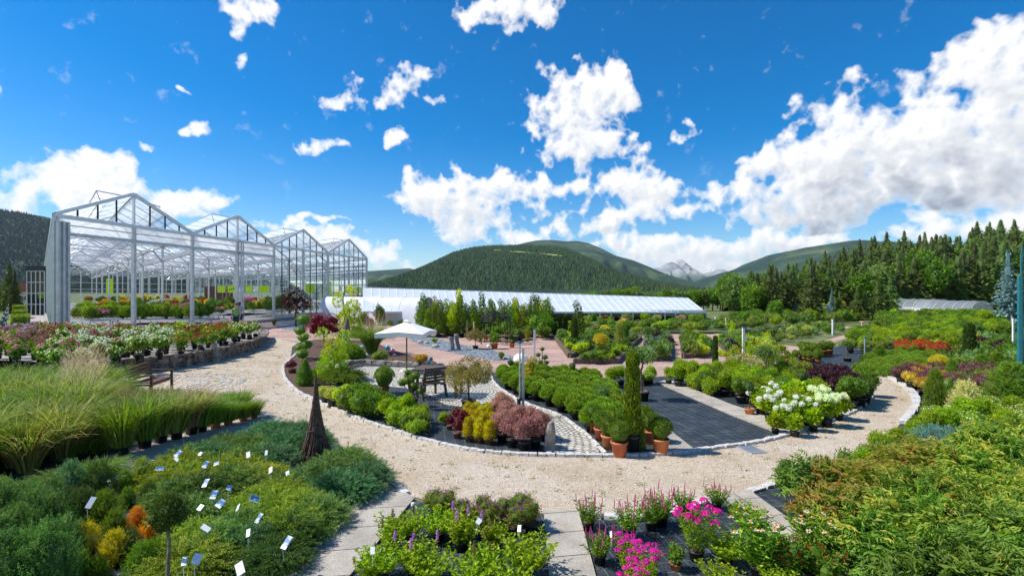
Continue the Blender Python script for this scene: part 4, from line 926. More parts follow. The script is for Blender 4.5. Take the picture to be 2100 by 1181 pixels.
proto('weepcedar', 'grafted_conifer_tree', 'tree', 'x', 1.4, ('pot', pot(.2, .26)), ('trunk', up(trunkmb(.9, .022, .016, .03, 5, .8, .3), .2).mesh('trunk', 'trunk')), ('crown', crown(lumps(.38, .38, .18, 12, .15, 1.15), 2200, .07, .35, up=-.3, core=.4).mesh('crown', 'juniper')))
proto('weeppot', 'weeping_conifer', 'conifer', 'x', 1.2, ('foliage', crown([((R.normal() * .06, R.normal() * .06, .2 + .12 * k), .17 - .008 * k) for k in range(9)], 1800, .09, .25, up=-.9, rnd=.4, core=.5).mesh('foliage', 'gold')))
def cloudtree(key, h, pads, mat, trunkm='trunk', pr=.24, ph=.26, leafn=700, pm='pot_black', desc='x', potb=True):
    mb = MB(); tb = MB(); root = np.array([0, 0, ph * .8 if potb else 0])
    for (x, y, z, r_) in pads:
        c = crown([((x, y, z), r_)], 10, .02, .5, core=0); c = MB()
        cc = crown([((0, 0, 0), 1.0)], int(leafn * (r_ / .14) ** 2), .024 / r_, .5, up=.4, rnd=.5, shell=.2, core=.85)
        for v, f, t, m_ in zip(cc.v, cc.f, cc.t, cc.m): pass
        s0 = 0
        V = np.concatenate(cc.v) * np.array([r_, r_, r_ * .75]) + np.array([x, y, z]); T = np.concatenate(cc.t)
        off = mb.n; mb.v.append(V); mb.t.append(T); mb.n += len(V)
        for f in cc.f: mb.f.append(f + off); mb.m.append(np.zeros(len(f), int))
        e = np.array([x, y, z]); md = root + (e - root) * .5 + np.array([-x * .1, y * .2, (z - root[2]) * .12])
        tube(tb, [root, root + (md - root) * .5 + R.normal(size=3) * .02, md, e], [.035, .026, .018, .01], 6)
    parts = [('foliage', mb.mesh('foliage', mat)), ('trunk', tb.mesh('trunk', trunkm))]
    if potb: parts.append(('pot', pot(pr, ph, pm)))
    proto(key, 'cloud_pruned_tree', 'topiary', desc, h, *parts)
cloudtree('bonsai', 1.05, [(-.38,0,.62,.14),(-.15,.1,.70,.18),(.05,-.1,.95,.11),(.30,0,.88,.15),(.42,.1,.50,.13),(.22,.0,.62,.12),(-.30,.1,.80,.10),(.25,-.25,.32,.12),(-.05,.2,.5,.12)], 'box')
cloudtree('cloudpine', 1.75, [(0,0,1.6,.30),(-.45,0,.95,.20),(-.35,-.1,.62,.24),(.15,.1,1.15,.26),(.35,0,.85,.22),(.1,-.1,.6,.25),(-.5,.1,.3,.26),(.4,.1,.45,.22)], 'mugo', leafn=500, potb=False)
cloudtree('cloudsmall', 1.15, [(0,0,1.08,.09),(-.14,0,.88,.10),(.10,0,.80,.11),(-.08,0,.62,.10),(.16,0,.62,.09),(-.16,0,.45,.10)], 'deepgreen', potb=True, pr=.12, ph=.2)
proto('miscP', 'potted_plant', 'plant', 'small leafy plant in a terracotta pot', .5, ('pot', pot(.11, .16, 'pot_terra')), ('foliage', Fm(up(shrub(.17, .17, 700, .045, .4, 6), .14), 'green')))
sp_ = [((0, 0, .3 + k * .12), .16 - .02 * abs(k - 3)) for k in range(6)]
proto('spiral', 'spiral_topiary', 'topiary', 'small spiral-clipped conifer in a terracotta pot', .85, ('pot', pot(.12, .2, 'pot_terra')), ('foliage', crown([((.05 * math.cos(k), .05 * math.sin(k), .26 + k * .06), .13 - .011 * k) for k in range(9)], 1400, .03, .5, core=.8).mesh('foliage', 'darkconifer')))
# roses and flowering
for k, mt, d in [('rW', 'f_white', 'potted rose bush full of white blooms'), ('rR', 'f_red', 'potted rose bush with red blooms'), ('rC', 'f_crimson', 'potted rose bush with dark crimson blooms'), ('rP', 'f_pink', 'potted rose bush with pink blooms'), ('rM', 'f_magenta', 'potted rose bush with magenta blooms'), ('rY', 'f_yellow', 'potted rose bush with yellow blooms'), ('rL', 'f_lilac', 'potted bush with lilac blooms'), ('rO', 'f_orange', 'potted rose bush with coral orange blooms'), ('rK', 'f_cream', 'potted rose bush with cream blooms')]:
    sp_ = lumps(.24, .24, .20, 8, .13, .52); mb = crown(sp_, 900, .06, .5, core=.5, shell=.8)
    for _ in range(9): a = R.uniform(0, 6.28); tube(mb, [(0, 0, .18), (math.cos(a) * .1, math.sin(a) * .1, .4), (math.cos(a) * .22, math.sin(a) * .22, .6)], [.006, .005, .003], 4, 0, .2)
    nf = {'rW': 24, 'rR': 8, 'rC': 11, 'rP': 9, 'rM': 7, 'rY': 5, 'rL': 11, 'rO': 6, 'rK': 14}[k]; fl = MB()
    for dz in (0, .008): flowers_on(sp_, nf, .042 - dz, .02 + dz, fl, 7, 0, .4, .9)
    proto(k, 'potted_rose', 'rose', d, .78, ('pot', pot(.11, .24)), ('foliage', mb.mesh('foliage', 'green')), ('blossoms', fl.mesh('blossoms', mt)))
# hydrangea heads
sp_ = lumps(.26, .26, .22, 9, .15, .52); mb = crown(sp_, 900, .12, .75, up=.1, rnd=.5, core=.5, shell=.6); fl = MB()
for k in range(9):
    d = rdir(1)[0]; d[2] = abs(d[2]) * .8 + .35; d = unit(d); p = np.array([0, 0, .5]) + d * np.array([.36, .36, .36])
    crown([(tuple(p), .062)], 140, .030, .8, up=.1, rnd=.5, shell=.15, core=.85, mb=fl)
proto('hydW', 'potted_hydrangea', 'hydrangea', 'potted hydrangea with big white flower heads', .9, ('pot', pot(.14, .22)), ('foliage', mb.mesh('foliage', 'lush')), ('flower_heads', fl.mesh('flower_heads', 'f_white')))
fl2 = MB()
for k in range(6):
    a = k * 1.05; p = (math.cos(a) * .2, math.sin(a) * .2, .78 + .05 * (k % 2)); crown([(p, .085)], 200, .035, .8, up=.1, rnd=.5, shell=.15, core=.85, mb=fl2)
proto('hydC', 'potted_hydrangea', 'hydrangea', 'potted hydrangea with creamy round flower heads', .9, ('pot', pot(.14, .22)), ('foliage', mb.mesh('foliage', 'lush')), ('flower_heads', fl2.mesh('flower_heads', 'f_cream')))
# perennials
def stems(n, h, r, lL, lW, per=9, lean=.25, lo=.15):
    mb = MB(); tops = []
    for i in range(n):
        a = i * 2.4; q = r * math.sqrt(R.uniform(0, 1)); b = np.array([math.cos(a) * q * .5, math.sin(a) * q * .5, 0]); hh = h * R.uniform(.7, 1)
        t = b + np.array([math.cos(a) * q * 1.3 + R.normal() * .02, math.sin(a) * q * 1.3 + R.normal() * .02, hh]); tube(mb, [b, (b + t) / 2 + R.normal(size=3) * .01, t], [.005, .004, .003], 4, 0, .6); tops.append(t)
        z = np.linspace(lo, .93, per)[:, None]; P = b + (t - b) * z; P = np.repeat(P, 2, 0); ang = np.repeat(np.arange(per) * 1.57, 2) + np.tile([0, math.pi], per) + R.uniform(0, 3)
        D = unit(np.stack([np.cos(ang), np.sin(ang), .45 + 0 * ang], 1) + R.normal(size=(2 * per, 3)) * .2); leaves(mb, P, D, lL, lW)
    return mb, tops
mb, tops = stems(26, .34, .17, .075, .28); SPK = []
for t in tops[:13]:
    b = t; e = t + np.array([R.normal() * .012, R.normal() * .012, R.uniform(.11, .17)]); sp = MB(); SPK.append(sp); tube(sp, [b, (b + e) / 2, e], [.0075, .0075, .002], 5)
    n = 40; z = R.uniform(0, .9, n)[:, None]; leaves(sp, b + (e - b) * z, unit(R.normal(size=(n, 3)) * [1, 1, .3]), .014, .5)
proto('veronica', 'potted_veronica', 'veronica', 'x', .66, ('pot', pot(.10, .17)), ('foliage', up(mb, .14).mesh('foliage', 'green')), *[('flower_spike', up(q, .14).mesh('flower_spike', 'f_spike')) for q in SPK])
mb, tops = stems(18, .72, .2, .095, .28, 12); fl = MB()
for t in tops[:12]:
    for j in range(34):
        d = rdir(1)[0]; d[2] = abs(d[2]); bloom(fl, t + d * np.array([.07, .07, .06]), unit(d + [0, 0, .3]), .024, 5, 0, .85, .2)
proto('phlox', 'potted_phlox', 'phlox', 'x', .95, ('pot', pot(.12, .18)), ('foliage', up(mb, .14).mesh('foliage', 'lush')), ('flower_heads', up(fl, .14).mesh('flower_heads', 'f_magenta')))
mb, tops = stems(20, .6, .2, .12, .3, 10); HD = []
for t in tops[:13]:
    fl = MB(); HD.append(fl); d = unit(np.array([R.normal() * .35, R.normal() * .35 - .25, 1.])); u_ = unit(np.cross(d, [1, .2, 0])); v_ = np.cross(d, u_); a = np.arange(14) * 2 * np.pi / 14
    D = unit(u_[None] * np.cos(a)[:, None] + v_[None] * np.sin(a)[:, None] - d[None] * .18); leaves(fl, np.tile(t + d * .012, (14, 1)), D, .042, .3, curl=.1); ball(fl, t + d * .018, .015, 7, 4, 1, .6)
proto('coneflower', 'potted_coneflower', 'coneflower', 'x', .8, ('pot', pot(.12, .18)), ('foliage', up(mb, .14).mesh('foliage', 'green')), *[('flower_head', up(q, .14).mesh('flower_head', ['f_white', 'f_orange'])) for q in HD])
mb, tops = stems(34, .5, .24, .075, .5, 11); PLM = []
for t in tops[:4]:
    fl = MB(); PLM.append(fl); e = t + np.array([0, 0, .16]); n = 130; z = R.uniform(0, 1, n)[:, None]; leaves(fl, t + (e - t) * z, unit(R.normal(size=(n, 3)) + [0, 0, .6]), .035, .3)
proto('astilbe', 'potted_astilbe', 'astilbe', 'x', .7, ('pot', pot(.12, .18)), ('foliage', up(mb, .12).mesh('foliage', 'lush')), *[('plume', up(q, .12).mesh('plume', 'f_lilac')) for q in PLM])
proto('astG', 'potted_astilbe', 'astilbe', 'leafy astilbe with brown seed plumes in a black pot', .7, ('pot', pot(.12, .18)), ('foliage', PR['astilbe']['parts'][1][1]), *[('seed_plume', q.mesh('seed_plume', 'grass_brown')) for q in PLM])
mb, tops = stems(38, .42, .26, .075, .55, 10); proto('leafy', 'leafy_perennial', 'perennial', 'bright green leafy perennial in a black pot', .6, ('pot', pot(.12, .18)), ('foliage', up(mb, .14).mesh('foliage', 'lush')))
sh('smallpurp', 'potted_cranesbill', 'flowering plant', 'cranesbill with small purple flowers', .42, .2, 1500, .024, .4, 'autumn', pr=.1, ph=.14, flw=('f_purple', 16, .016))
sh('redfl', 'red_flowering_plant', 'flowering plant', 'low green plant dotted with scarlet flowers', .4, .24, 900, .045, .4, 'green', pr=.11, ph=.16, flw=('f_red', 26, .018))
sh('bed_red', 'red_flowering_shrub', 'flowering shrub', 'low shrub covered in red flowers', .5, .36, 1200, .04, .4, 'green', flw=('f_red', 130, .032))
# big-leaved shrubs: arching shoots with paired leaves
def arching(nsh, h, r, lL, lW, mat, seed=0, per=13, out=.55):
    mb = MB(); a = R.uniform(0, 6.28, nsh); q = np.sqrt(R.uniform(0.02, 1, nsh)); z0 = R.uniform(.25, .72, nsh) * h
    P = np.stack([np.cos(a) * r * q * .75, np.sin(a) * r * q * .75, z0 * (1 - .4 * q * q)], 1)
    D = unit(np.stack([np.cos(a) * out * (q + .3), np.sin(a) * out * (q + .3), .95 + 0 * a], 1) + R.normal(size=(nsh, 3)) * .3)
    Ln = h * R.uniform(.34, .56, nsh); tn = R.uniform(0, 1, nsh); side = unit(np.cross(D, [0, 0, 1.]) + R.normal(size=(nsh, 3)) * .15)
    for j in range(per):
        t = (j + .5) / per; pos = P + D * (Ln * t)[:, None] - np.array([0, 0, 1.]) * (Ln * .4 * t * t)[:, None]
        for sg in (-1, 1):
            dd = unit(D * .55 + side * sg - np.array([0, 0, .35 + .4 * t]) + R.normal(size=(nsh, 3)) * .15); leaves(mb, pos, dd, lL * (1.1 - .35 * t), lW, 0, np.clip(tn * .65 + .45 * t + R.normal(size=nsh) * .08 - .02, 0, 1), .25)
    ball(mb, (0, 0, h * .30), (r * .5, r * .5, h * .22), 9, 6, 0, .05, .15)
    for i in range(10): tube(mb, [(0, 0, .05), P[i] * .6, P[i]], [.012, .008, .004], 4, 0, .1)
    return mb.mesh('foliage', mat)
for i, (mt, d) in enumerate([('bigleaf', 'large arching shrub with long yellow-green leaves'), ('bigautumn', 'large shrub with leaves turning orange-red'), ('bigleaf', 'broad shrub with dense yellow-green leaves')]):
    proto('big%d' % i, 'large_shrub', 'shrub', d, .95, ('foliage', arching(210, .95, .5, .11, .34, mt, per=8)), ('pot', pot(.17, .22)))
proto('bigD', 'large_shrub', 'shrub', 'large shrub with dark green drooping leaves', .95, ('foliage', arching(190, .95, .48, .11, .36, 'deepgreen', per=8)), ('pot', pot(.17, .22)))
proto('bluebush', 'blue_juniper', 'juniper', 'x', .6, ('foliage', plumes(.45, .62, 2000, .15, .038, 'bluejun', 9)), ('pot', pot(.14, .16)))
# forest
for i, (mt, d) in enumerate([('spruce', 'dark green spruce'), ('spruce', 'dark green spruce'), ('spruce_light', 'lighter green spruce'), ('spruce', 'dark green spruce')]):
    tk = MB(); tube(tk, [(0, 0, 0), (0, 0, 6)], [.22, .06], 6)
    proto('sp%d' % i, 'spruce_tree', 'spruce', d, 10, ('crown', conifer(10, [2.9, 3.3, 3.1, 2.6][i], 22, 12, 5, .42, .42, .45, .75, rough=.22).mesh('crown', mt)), ('trunk', tk.mesh('trunk', 'trunk')))
tk = MB(); tube(tk, [(0, 0, 0), (0, 0, 4)], [.16, .05], 6)
for i, mt in enumerate(['treeleaf', 'green', 'spruce_light']):
    sp_ = lumps(1.9, 1.9, 2.4, 22, .85, 3.2, -.7)
    proto('dt%d' % i, 'broadleaf_tree', 'tree', ['bushy dark green broadleaf tree', 'bushy mid green broadleaf tree', 'dense olive green tree'][i], 6.2, ('crown', crown(sp_, 3600, .34, .6, core=.6, shell=.5).mesh('crown', mt)), ('trunk', tk.mesh('trunk', 'trunk')))
proto('bs', 'blue_spruce', 'spruce', 'x', 4, ('crown', conifer(4, 1.0, 18, 11, 5, .5, .4, .3, .9, rough=.15).mesh('crown', 'bluespruce')))
proto('ws', 'white_spruce', 'spruce', 'x', .75, ('foliage', bush(.26, .8, 700, .10, .035, 'whitespruce', 5, .3)))
proto('far', 'perennial_clump', 'perennial', 'green perennial clump', .6, ('foliage', shrub(.42, .3, 420, .11, .4, 6).mesh('foliage', 'green')))
for k, mt, d, pal in [('fA', 'lush', 'light green perennial clump', 0), ('fB', 'green', 'mid green shrub', 0), ('fC', 'deepgreen', 'dark green shrub', 0), ('fD', 'limeleaf', 'yellow-leaved shrub', 0), ('fE', 'purple', 'dark purple shrub', 0), ('fF', 'bluespruce', 'blue-grey conifer', 0), ('fG', 'grass_yellow', 'yellowish grassy clump', 0), ('fH', 'juniper', 'green juniper clump', 0), ('fP', 'autumn', 'bronze-leaved shrub', 0), ('fV', 'variegated', 'pale variegated shrub', 0)]:
    proto(k, {'fA': 'perennial_clump', 'fG': 'grassy_clump', 'fH': 'juniper_clump', 'fF': 'blue_conifer_clump', 'fD': 'golden_shrub', 'fE': 'purple_shrub', 'fC': 'dark_shrub'}.get(k, 'garden_shrub'), 'shrub', d, .62, ('foliage', shrub(.36, .3, 650, .07, .45, 8).mesh('foliage', mt)))
for k, mt, d in [('fw', 'f_white', 'green clump with white flowers'), ('fy', 'f_yellow', 'green clump with yellow flowers'), ('fp', 'f_pink', 'green clump with pink flowers'), ('fo', 'f_orange', 'green clump with orange flowers'), ('fm', 'f_magenta', 'green clump with magenta flowers'), ('fr', 'f_red', 'green clump with red flowers')]:
    sp_ = lumps(.3, .3, .2, 7, .15, .25); proto(k, 'flowering_plant', 'flowers', d, .5, ('foliage', crown(sp_, 420, .07, .4).mesh('foliage', 'green')), ('blossoms', flowers_on(sp_, 90, .05, .03).mesh('blossoms', mt)))
proto('hedge', 'hedge_shrub', 'shrub', 'leafy green hedge shrub', .75, ('foliage', shrub(.4, .37, 1500, .075, .4, 10).mesh('foliage', 'green')))
proto('hedgeL', 'hedge_shrub', 'shrub', 'leafy light green hedge shrub', .75, ('foliage', shrub(.4, .37, 1500, .075, .4, 10).mesh('foliage', 'lush')))
sp_ = lumps(.75, .75, .55, 16, .3, 1.0, -.6)
proto('redmaple', 'japanese_maple', 'tree', 'x', 1.6, ('crown', crown(sp_, 4200, .075, .3, up=0, core=.5, shell=.5).mesh('crown', 'maple')), ('trunk', trunkmb(.9, .04, .03, .05, 6, .5, .5).mesh('trunk', 'trunk')))
sp_ = lumps(.75, .75, .75, 18, .3, 1.3, -.8)
proto('darkmaple', 'copper_tree', 'tree', 'x', 2.2, ('crown', crown(sp_, 3400, .10, .35, up=-.1, core=.3, shell=.7).mesh('crown', 'darkmaple')), ('trunk', trunkmb(1.4, .05, .03, .05, 7, .3, .5).mesh('trunk', 'trunk')))
sp_ = [((R.normal() * .25, R.normal() * .2, .5 + k * .23), .62 - .05 * k) for k in range(10)]
proto('goldtree', 'golden_tree', 'tree', 'x', 3.0, ('crown', crown(sp_, 7000, .11, .5, core=.2, shell=.85).mesh('crown', 'limeleaf')), ('trunk', trunkmb(2.4, .05, .02, .04).mesh('trunk', 'trunk')))
sp_ = [((R.normal() * .2, R.normal() * .2, .35 + k * .135), .46 - .03 * k) for k in range(10)]
proto('uptree', 'small_garden_tree', 'tree', 'x', 1.85, ('crown', crown(sp_, 8000, .065, .5, core=.2, shell=.8).mesh('crown', 'treegreen')), ('trunk', trunkmb(1.5, .03, .01, .04).mesh('trunk', 'trunk')))
proto('roundsh', 'round_shrub', 'shrub', 'x', .7, ('foliage', shrub(.45, .35, 3200, .04, .4, 14).mesh('foliage', 'green')))
proto('flatjun', 'flat_juniper', 'juniper', 'x', .35, ('foliage', juniper(.5, .32, 800, .16, 6, .04, .3, .25).mesh('foliage', 'mugo')))
# ------------------------------------------------------------------ glass greenhouse
g0 = np.array([-24.96, 28.0]); d1 = np.array([.1676, 1.0]); d2 = np.array([-.922, 1.0]); BAY = 9.42; ZE, ZR, ZF = 6.86, 8.80, .25; SL = 72.0
def GP(t, s, z): p = g0 + d1 * t + d2 * s; return np.array([p[0], p[1], z])
gh = thing('greenhouse', 'large glass greenhouse with four pitched bays and galvanised frame on the left', 'greenhouse', tuple(GP(0, 0, 0)))
base = GP(0, 0, 0)
def gpart(name, mb, mat, label=None):
    for v in mb.v: v -= base
    return obj(name, mb.mesh(name, mat), gh, label=label)
mb = MB(); V = [GP(-.3, -.4, ZF), GP(38.2, -.4, ZF), GP(38.2, SL + 1, ZF), GP(-.3, SL + 1, ZF)]; mb.add(V + [v * [1, 1, 0] - [0, 0, .05] for v in V], [(0, 1, 2, 3), (0, 4, 5, 1), (1, 5, 6, 2), (2, 6, 7, 3), (3, 7, 4, 0)])
me = mb.mesh('greenhouse_floor', 'concrete'); struct('greenhouse_floor', me, 'pale concrete floor slab of the greenhouse', 'floor')
for i in range(5):
    for j in range(9):
        mb = MB(); w_ = .24 if j == 0 else .17; beam(mb, GP(i * BAY, j * 9.0, ZF), GP(i * BAY, j * 9.0, ZE), w_, w_ * .8)
        if j: 
            for sg in (-1, 1): beam(mb, GP(i * BAY, j * 9, ZE - 1.5), GP(min(max(i * BAY + sg * 1.1, 0), 4 * BAY), j * 9, ZE - .45), .1)
        gpart('post', mb, 'galv')
    mb = MB(); beam(mb, GP(i * BAY, 0, ZE), GP(i * BAY, SL, ZE), .3, .28); gpart('gutter', mb, 'galv')
    if i in (1, 2, 3): mb = MB(); beam(mb, GP(i * BAY, .2, ZE - 1.25), GP(i * BAY, SL, ZE - 1.25), .2, .32); gpart('screen_beam', mb, 'galv')
for i in range(4):
    ta, tm, tb_ = i * BAY, (i + .5) * BAY, (i + 1) * BAY
    for j in range(1, 9):           # lattice trusses
        mb = MB(); s = j * 9.0; beam(mb, GP(ta, s, ZE - .1), GP(tb_, s, ZE - .1), .08); beam(mb, GP(ta, s, ZE - .65), GP(tb_, s, ZE - .65), .08)
        for k in range(8):
            a = ta + BAY * k / 8; b = ta + BAY * (k + 1) / 8; z1, z2 = (ZE - .65, ZE - .1) if k % 2 else (ZE - .1, ZE - .65); beam(mb, GP(a, s, z1), GP(b, s, z2), .05)
        beam(mb, GP(ta, s, ZE), GP(tm, s, ZR), .09); beam(mb, GP(tm, s, ZR), GP(tb_, s, ZE), .09)
        beam(mb, GP(ta + BAY * .25, s, ZE), GP(tm, s, ZR - .2), .06); beam(mb, GP(tb_ - BAY * .25, s, ZE), GP(tm, s, ZR - .2), .06)
        gpart('truss', mb, 'alu')
    for (t0, t1) in ((ta, tm), (tb_, tm)):
        mb = MB(); mb.add([GP(t0, 0, ZE + .1), GP(t1, 0, ZR + .05), GP(t1, SL, ZR + .05), GP(t0, SL, ZE + .1)], [(0, 1, 2, 3)]); gpart('roof_glass', mb, 'roofglass')
        mb = MB()
        for s in np.arange(0, SL + .1, 2.25): beam(mb, GP(t0, s, ZE + .14), GP(t1, s, ZR + .09), .07 if s else .16, .07)
        beam(mb, GP((t0 + t1) / 2, 0, (ZE + ZR) / 2 + .13), GP((t0 + t1) / 2, SL, (ZE + ZR) / 2 + .13), .06)
        gpart('glazing_bars', mb, 'alu')
    mb = MB(); beam(mb, GP(tm, 0, ZR + .1), GP(tm, SL, ZR + .1), .14); gpart('ridge', mb, 'alu')
    # vents standing open along the ridge
    for q, (s0, s1) in enumerate(((1.2, 10), (14, 24), (30, 40), (46, 56))):
        for sg in (-1, 1):
            a, b = (tm, tm + sg * 2.3); za, zb = ZR + .14, ZR + (.12 if sg < 0 else -.12)
            mb = MB(); V = [GP(a, s0, za), GP(b, s0, zb), GP(b, s1, zb), GP(a, s1, za)]; mb.add(V, [(0, 1, 2, 3)], 1)
            for x, y in ((0, 1), (1, 2), (2, 3)): beam(mb, V[x], V[y], .07)
            for f in (.25, .5, .75): beam(mb, V[0] + (V[3] - V[0]) * f, V[1] + (V[2] - V[1]) * f, .05)
            beam(mb, V[1], GP(tm + sg * 1.9, s0, ZR - .8), .04); beam(mb, V[2], GP(tm + sg * 1.9, s1, ZR - .8), .04)
            gpart('roof_vent', mb, ['alu', 'roofglass'])
    # front gable
    mb = MB(); beam(mb, GP(ta, -.05, ZE), GP(tb_, -.05, ZE), .16, .2); beam(mb, GP(ta, -.03, ZE + .1), GP(tm, -.03, ZR + .12), .14, .2); beam(mb, GP(tm, -.03, ZR + .12), GP(tb_, -.03, ZE + .1), .14, .2)
    beam(mb, GP(tm, -.04, ZE + .1), GP(tm, -.04, ZR), .12); gpart('gable_frame', mb, 'alu')
    for k in range(1, 8):
        if k == 4: continue
        mb = MB()
        t = ta + BAY * k / 8; z = ZE + (ZR - ZE) * (1 - abs(k - 4) / 4); beam(mb, GP(t, -.06, ZE + .12 if i < 2 else ZF), GP(t, -.06, z), .07); gpart('mullion', mb, 'black_metal')
    mb = MB(); mb.add([GP(ta, -.02, ZE), GP(tb_, -.02, ZE), GP(tm, -.02, ZR)], [(0, 1, 2)]); gpart('gable_glass', mb, 'glass')
    mb = MB(); beam(mb, GP(tm, 0, ZF), GP(tm, 0, ZE), .22, .2); gpart('post', mb, 'galv')
    if i < 2:
        mb = MB(); mb.add([GP(ta, 0, ZE - .1), GP(tb_, 0, ZE - .1), GP(tb_, 0, ZE - .82), GP(ta, 0, ZE - .82)], [(0, 1, 2, 3)]); gpart('roller_screen', mb, 'screen')
        mb = MB(); beam(mb, GP(ta, -.03, ZE - .45), GP(tb_, -.03, ZE - .45), .06); beam(mb, GP(ta, -.05, ZE - .95), GP(tb_, -.05, ZE - .95), .14, .2); gpart('screen_rail', mb, 'galv')
    else:
        mb = MB(); mb.add([GP(ta, 0, ZF), GP(tb_, 0, ZF), GP(tb_, 0, ZE), GP(ta, 0, ZE)], [(0, 1, 2, 3)]); gpart('front_glass', mb, 'glass')
        mb = MB(); beam(mb, GP(ta, -.05, 3.5), GP(tb_, -.05, 3.5), .09); beam(mb, GP(ta, -.05, 1.0), GP(tb_, -.05, 1.0), .08); beam(mb, GP(ta, -.05, ZF + .15), GP(tb_, -.05, ZF + .15), .1, .3); gpart('glazing_rails', mb, 'alu')
mb = MB(); beam(mb, GP(1.5 * BAY + .35, -.2, ZF), GP(1.5 * BAY + .35, -.2, ZE), .1); beam(mb, GP(1.5 * BAY + .6, -.2, ZF), GP(1.5 * BAY + .6, -.2, ZE), .08); gpart('door_track', mb, 'white_metal')
mb = MB()
for k in range(5): beam(mb, GP(.1 + k * .13, -.15 + .05 * (k % 2), ZF), GP(.1 + k * .13, -.15 + .05 * (k % 2), ZE - .3), .14, .2)
gpart('folded_doors', mb, 'galv')
mb = MB()
for s in np.arange(0, SL, 1.5): beam(mb, GP(-.05, s, ZF), GP(-.05, s, ZE), .12)
for z in (2.4, 4.6): beam(mb, GP(-.06, 0, z), GP(-.06, SL, z), .08)
gpart('side_frame', mb, 'galv')
mb = MB(); mb.add([GP(0, 0, ZF), GP(0, SL, ZF), GP(0, SL, ZE), GP(0, 0, ZE)], [(0, 1, 2, 3)]); gpart('side_glass', mb, 'roofglass')
mb = MB(); tE = 4 * BAY; mb.add([GP(tE, 0, ZF), GP(tE, SL, ZF), GP(tE, SL, ZE), GP(tE, 0, ZE)], [(0, 1, 2, 3)]); gpart('side_glass', mb, 'glass')
mb = MB()
for s in np.arange(0, SL, 2.25): beam(mb, GP(tE + .03, s, ZF), GP(tE + .03, s, ZE), .07)
beam(mb, GP(tE + .03, 0, 3.5), GP(tE + .03, SL, 3.5), .08); gpart('side_frame', mb, 'alu')
mb = MB()
for t in np.arange(0, 4 * BAY, BAY / 4): beam(mb, GP(t, SL, ZF), GP(t, SL, ZE), .12)
for z in (1.6, 3.2, 4.6): beam(mb, GP(0, SL, z), GP(tE, SL, z), .1)
gpart('back_frame', mb, 'alu')
mb = MB(); mb.add([GP(0, SL + .05, ZF), GP(tE, SL + .05, ZF), GP(tE, SL + .05, ZE), GP(0, SL + .05, ZE)], [(0, 1, 2, 3)]); gpart('back_glass', mb, 'glass')
# what stands inside
def table(px0, px1, py, Y, dep, label):
    a = np.array(at(px0, py, Y)); b = np.array(at(px1, py, Y)); z = a[2]; t = thing('display_table', label, 'display table', (float(a[0]), float(a[1]), ZF), group=None)
    W = b[0] - a[0]; mb = MB(); box(mb, (W / 2, dep / 2, z - ZF - .05), (W, dep, .10)); obj('table_top', mb.mesh('table_top', 'white_metal'), t)
    for lx in (.15, W / 2, W - .15):
        for ly in (.2, dep - .2): mb = MB(); box(mb, (lx, ly, (z - ZF - .1) / 2), (.07, .07, z - ZF - .1)); obj('leg', mb.mesh('leg', 'galv'), t)
    return float(a[0]), float(b[0]), Y, dep, z
TB = [table(222, 388, 655, 37.5, 3.2, 'long low white display table with green plants just inside the second greenhouse opening'), table(140, 184, 657, 31.0, 2.6, 'short white display table at the left greenhouse corner'),
      table(395, 425, 646, 44, 3, 'small white display table between the greenhouse posts'), table(145, 205, 634, 46, 6, 'white display table of orange flowers behind the corner table'), table(215, 385, 634, 52, 7, 'second long white table with bright flowers deeper in the greenhouse'),
      table(405, 500, 640, 52, 6, 'white table with mixed shrubs behind the visitors'), table(520, 556, 640, 50, 5, 'white display table behind the right opening'), table(160, 380, 621, 78, 8, 'far white table with red and orange flowers'), table(400, 556, 626, 72, 8, 'far white table with dark shrubs under the lime banners'), table(575, 735, 640, 60, 6, 'white display table behind the glazed third and fourth bays')]
def ontable(k, keys, n, hh):
    x0, x1, Y, dep, z = TB[k]
    for i in range(n):
        kk = keys[R.integers(len(keys))]; x = x0 + (x1 - x0) * (i + R.uniform(.2, .8)) / n; y = Y + R.uniform(.3, dep - .3)
        place(kk, 0, 0, h=hh * R.uniform(.75, 1.25), where='on a table in the greenhouse', loc=(x, y, z), sx=.9)
ontable(0, ['fA', 'fB', 'hedge', 'hedgeL', 'fG', 'fA', 'fC', 'shrB'], 46, .95); ontable(0, ['fp', 'fB', 'fA'], 10, 1.0); ontable(1, ['fG', 'fA', 'fG', 'fp'], 16, .8); ontable(2, ['fB', 'fp'], 5, .6); ontable(3, ['fo', 'fA', 'fB'], 14, .7)
ontable(4, ['fr', 'fy', 'fm', 'fp', 'fB', 'fw', 'fC', 'fC', 'fB', 'fA'], 44, .85); ontable(5, ['fC', 'fB', 'fm', 'fC', 'fy'], 22, 1.05); ontable(6, ['fC', 'fB'], 11, 1.3); ontable(7, ['fr', 'fo', 'fy', 'fC', 'fB', 'fC'], 30, .95); ontable(8, ['fC', 'fB', 'fE', 'fp'], 22, 1.0); ontable(9, ['fw', 'fo', 'fB', 'fC', 'fp'], 20, .9)
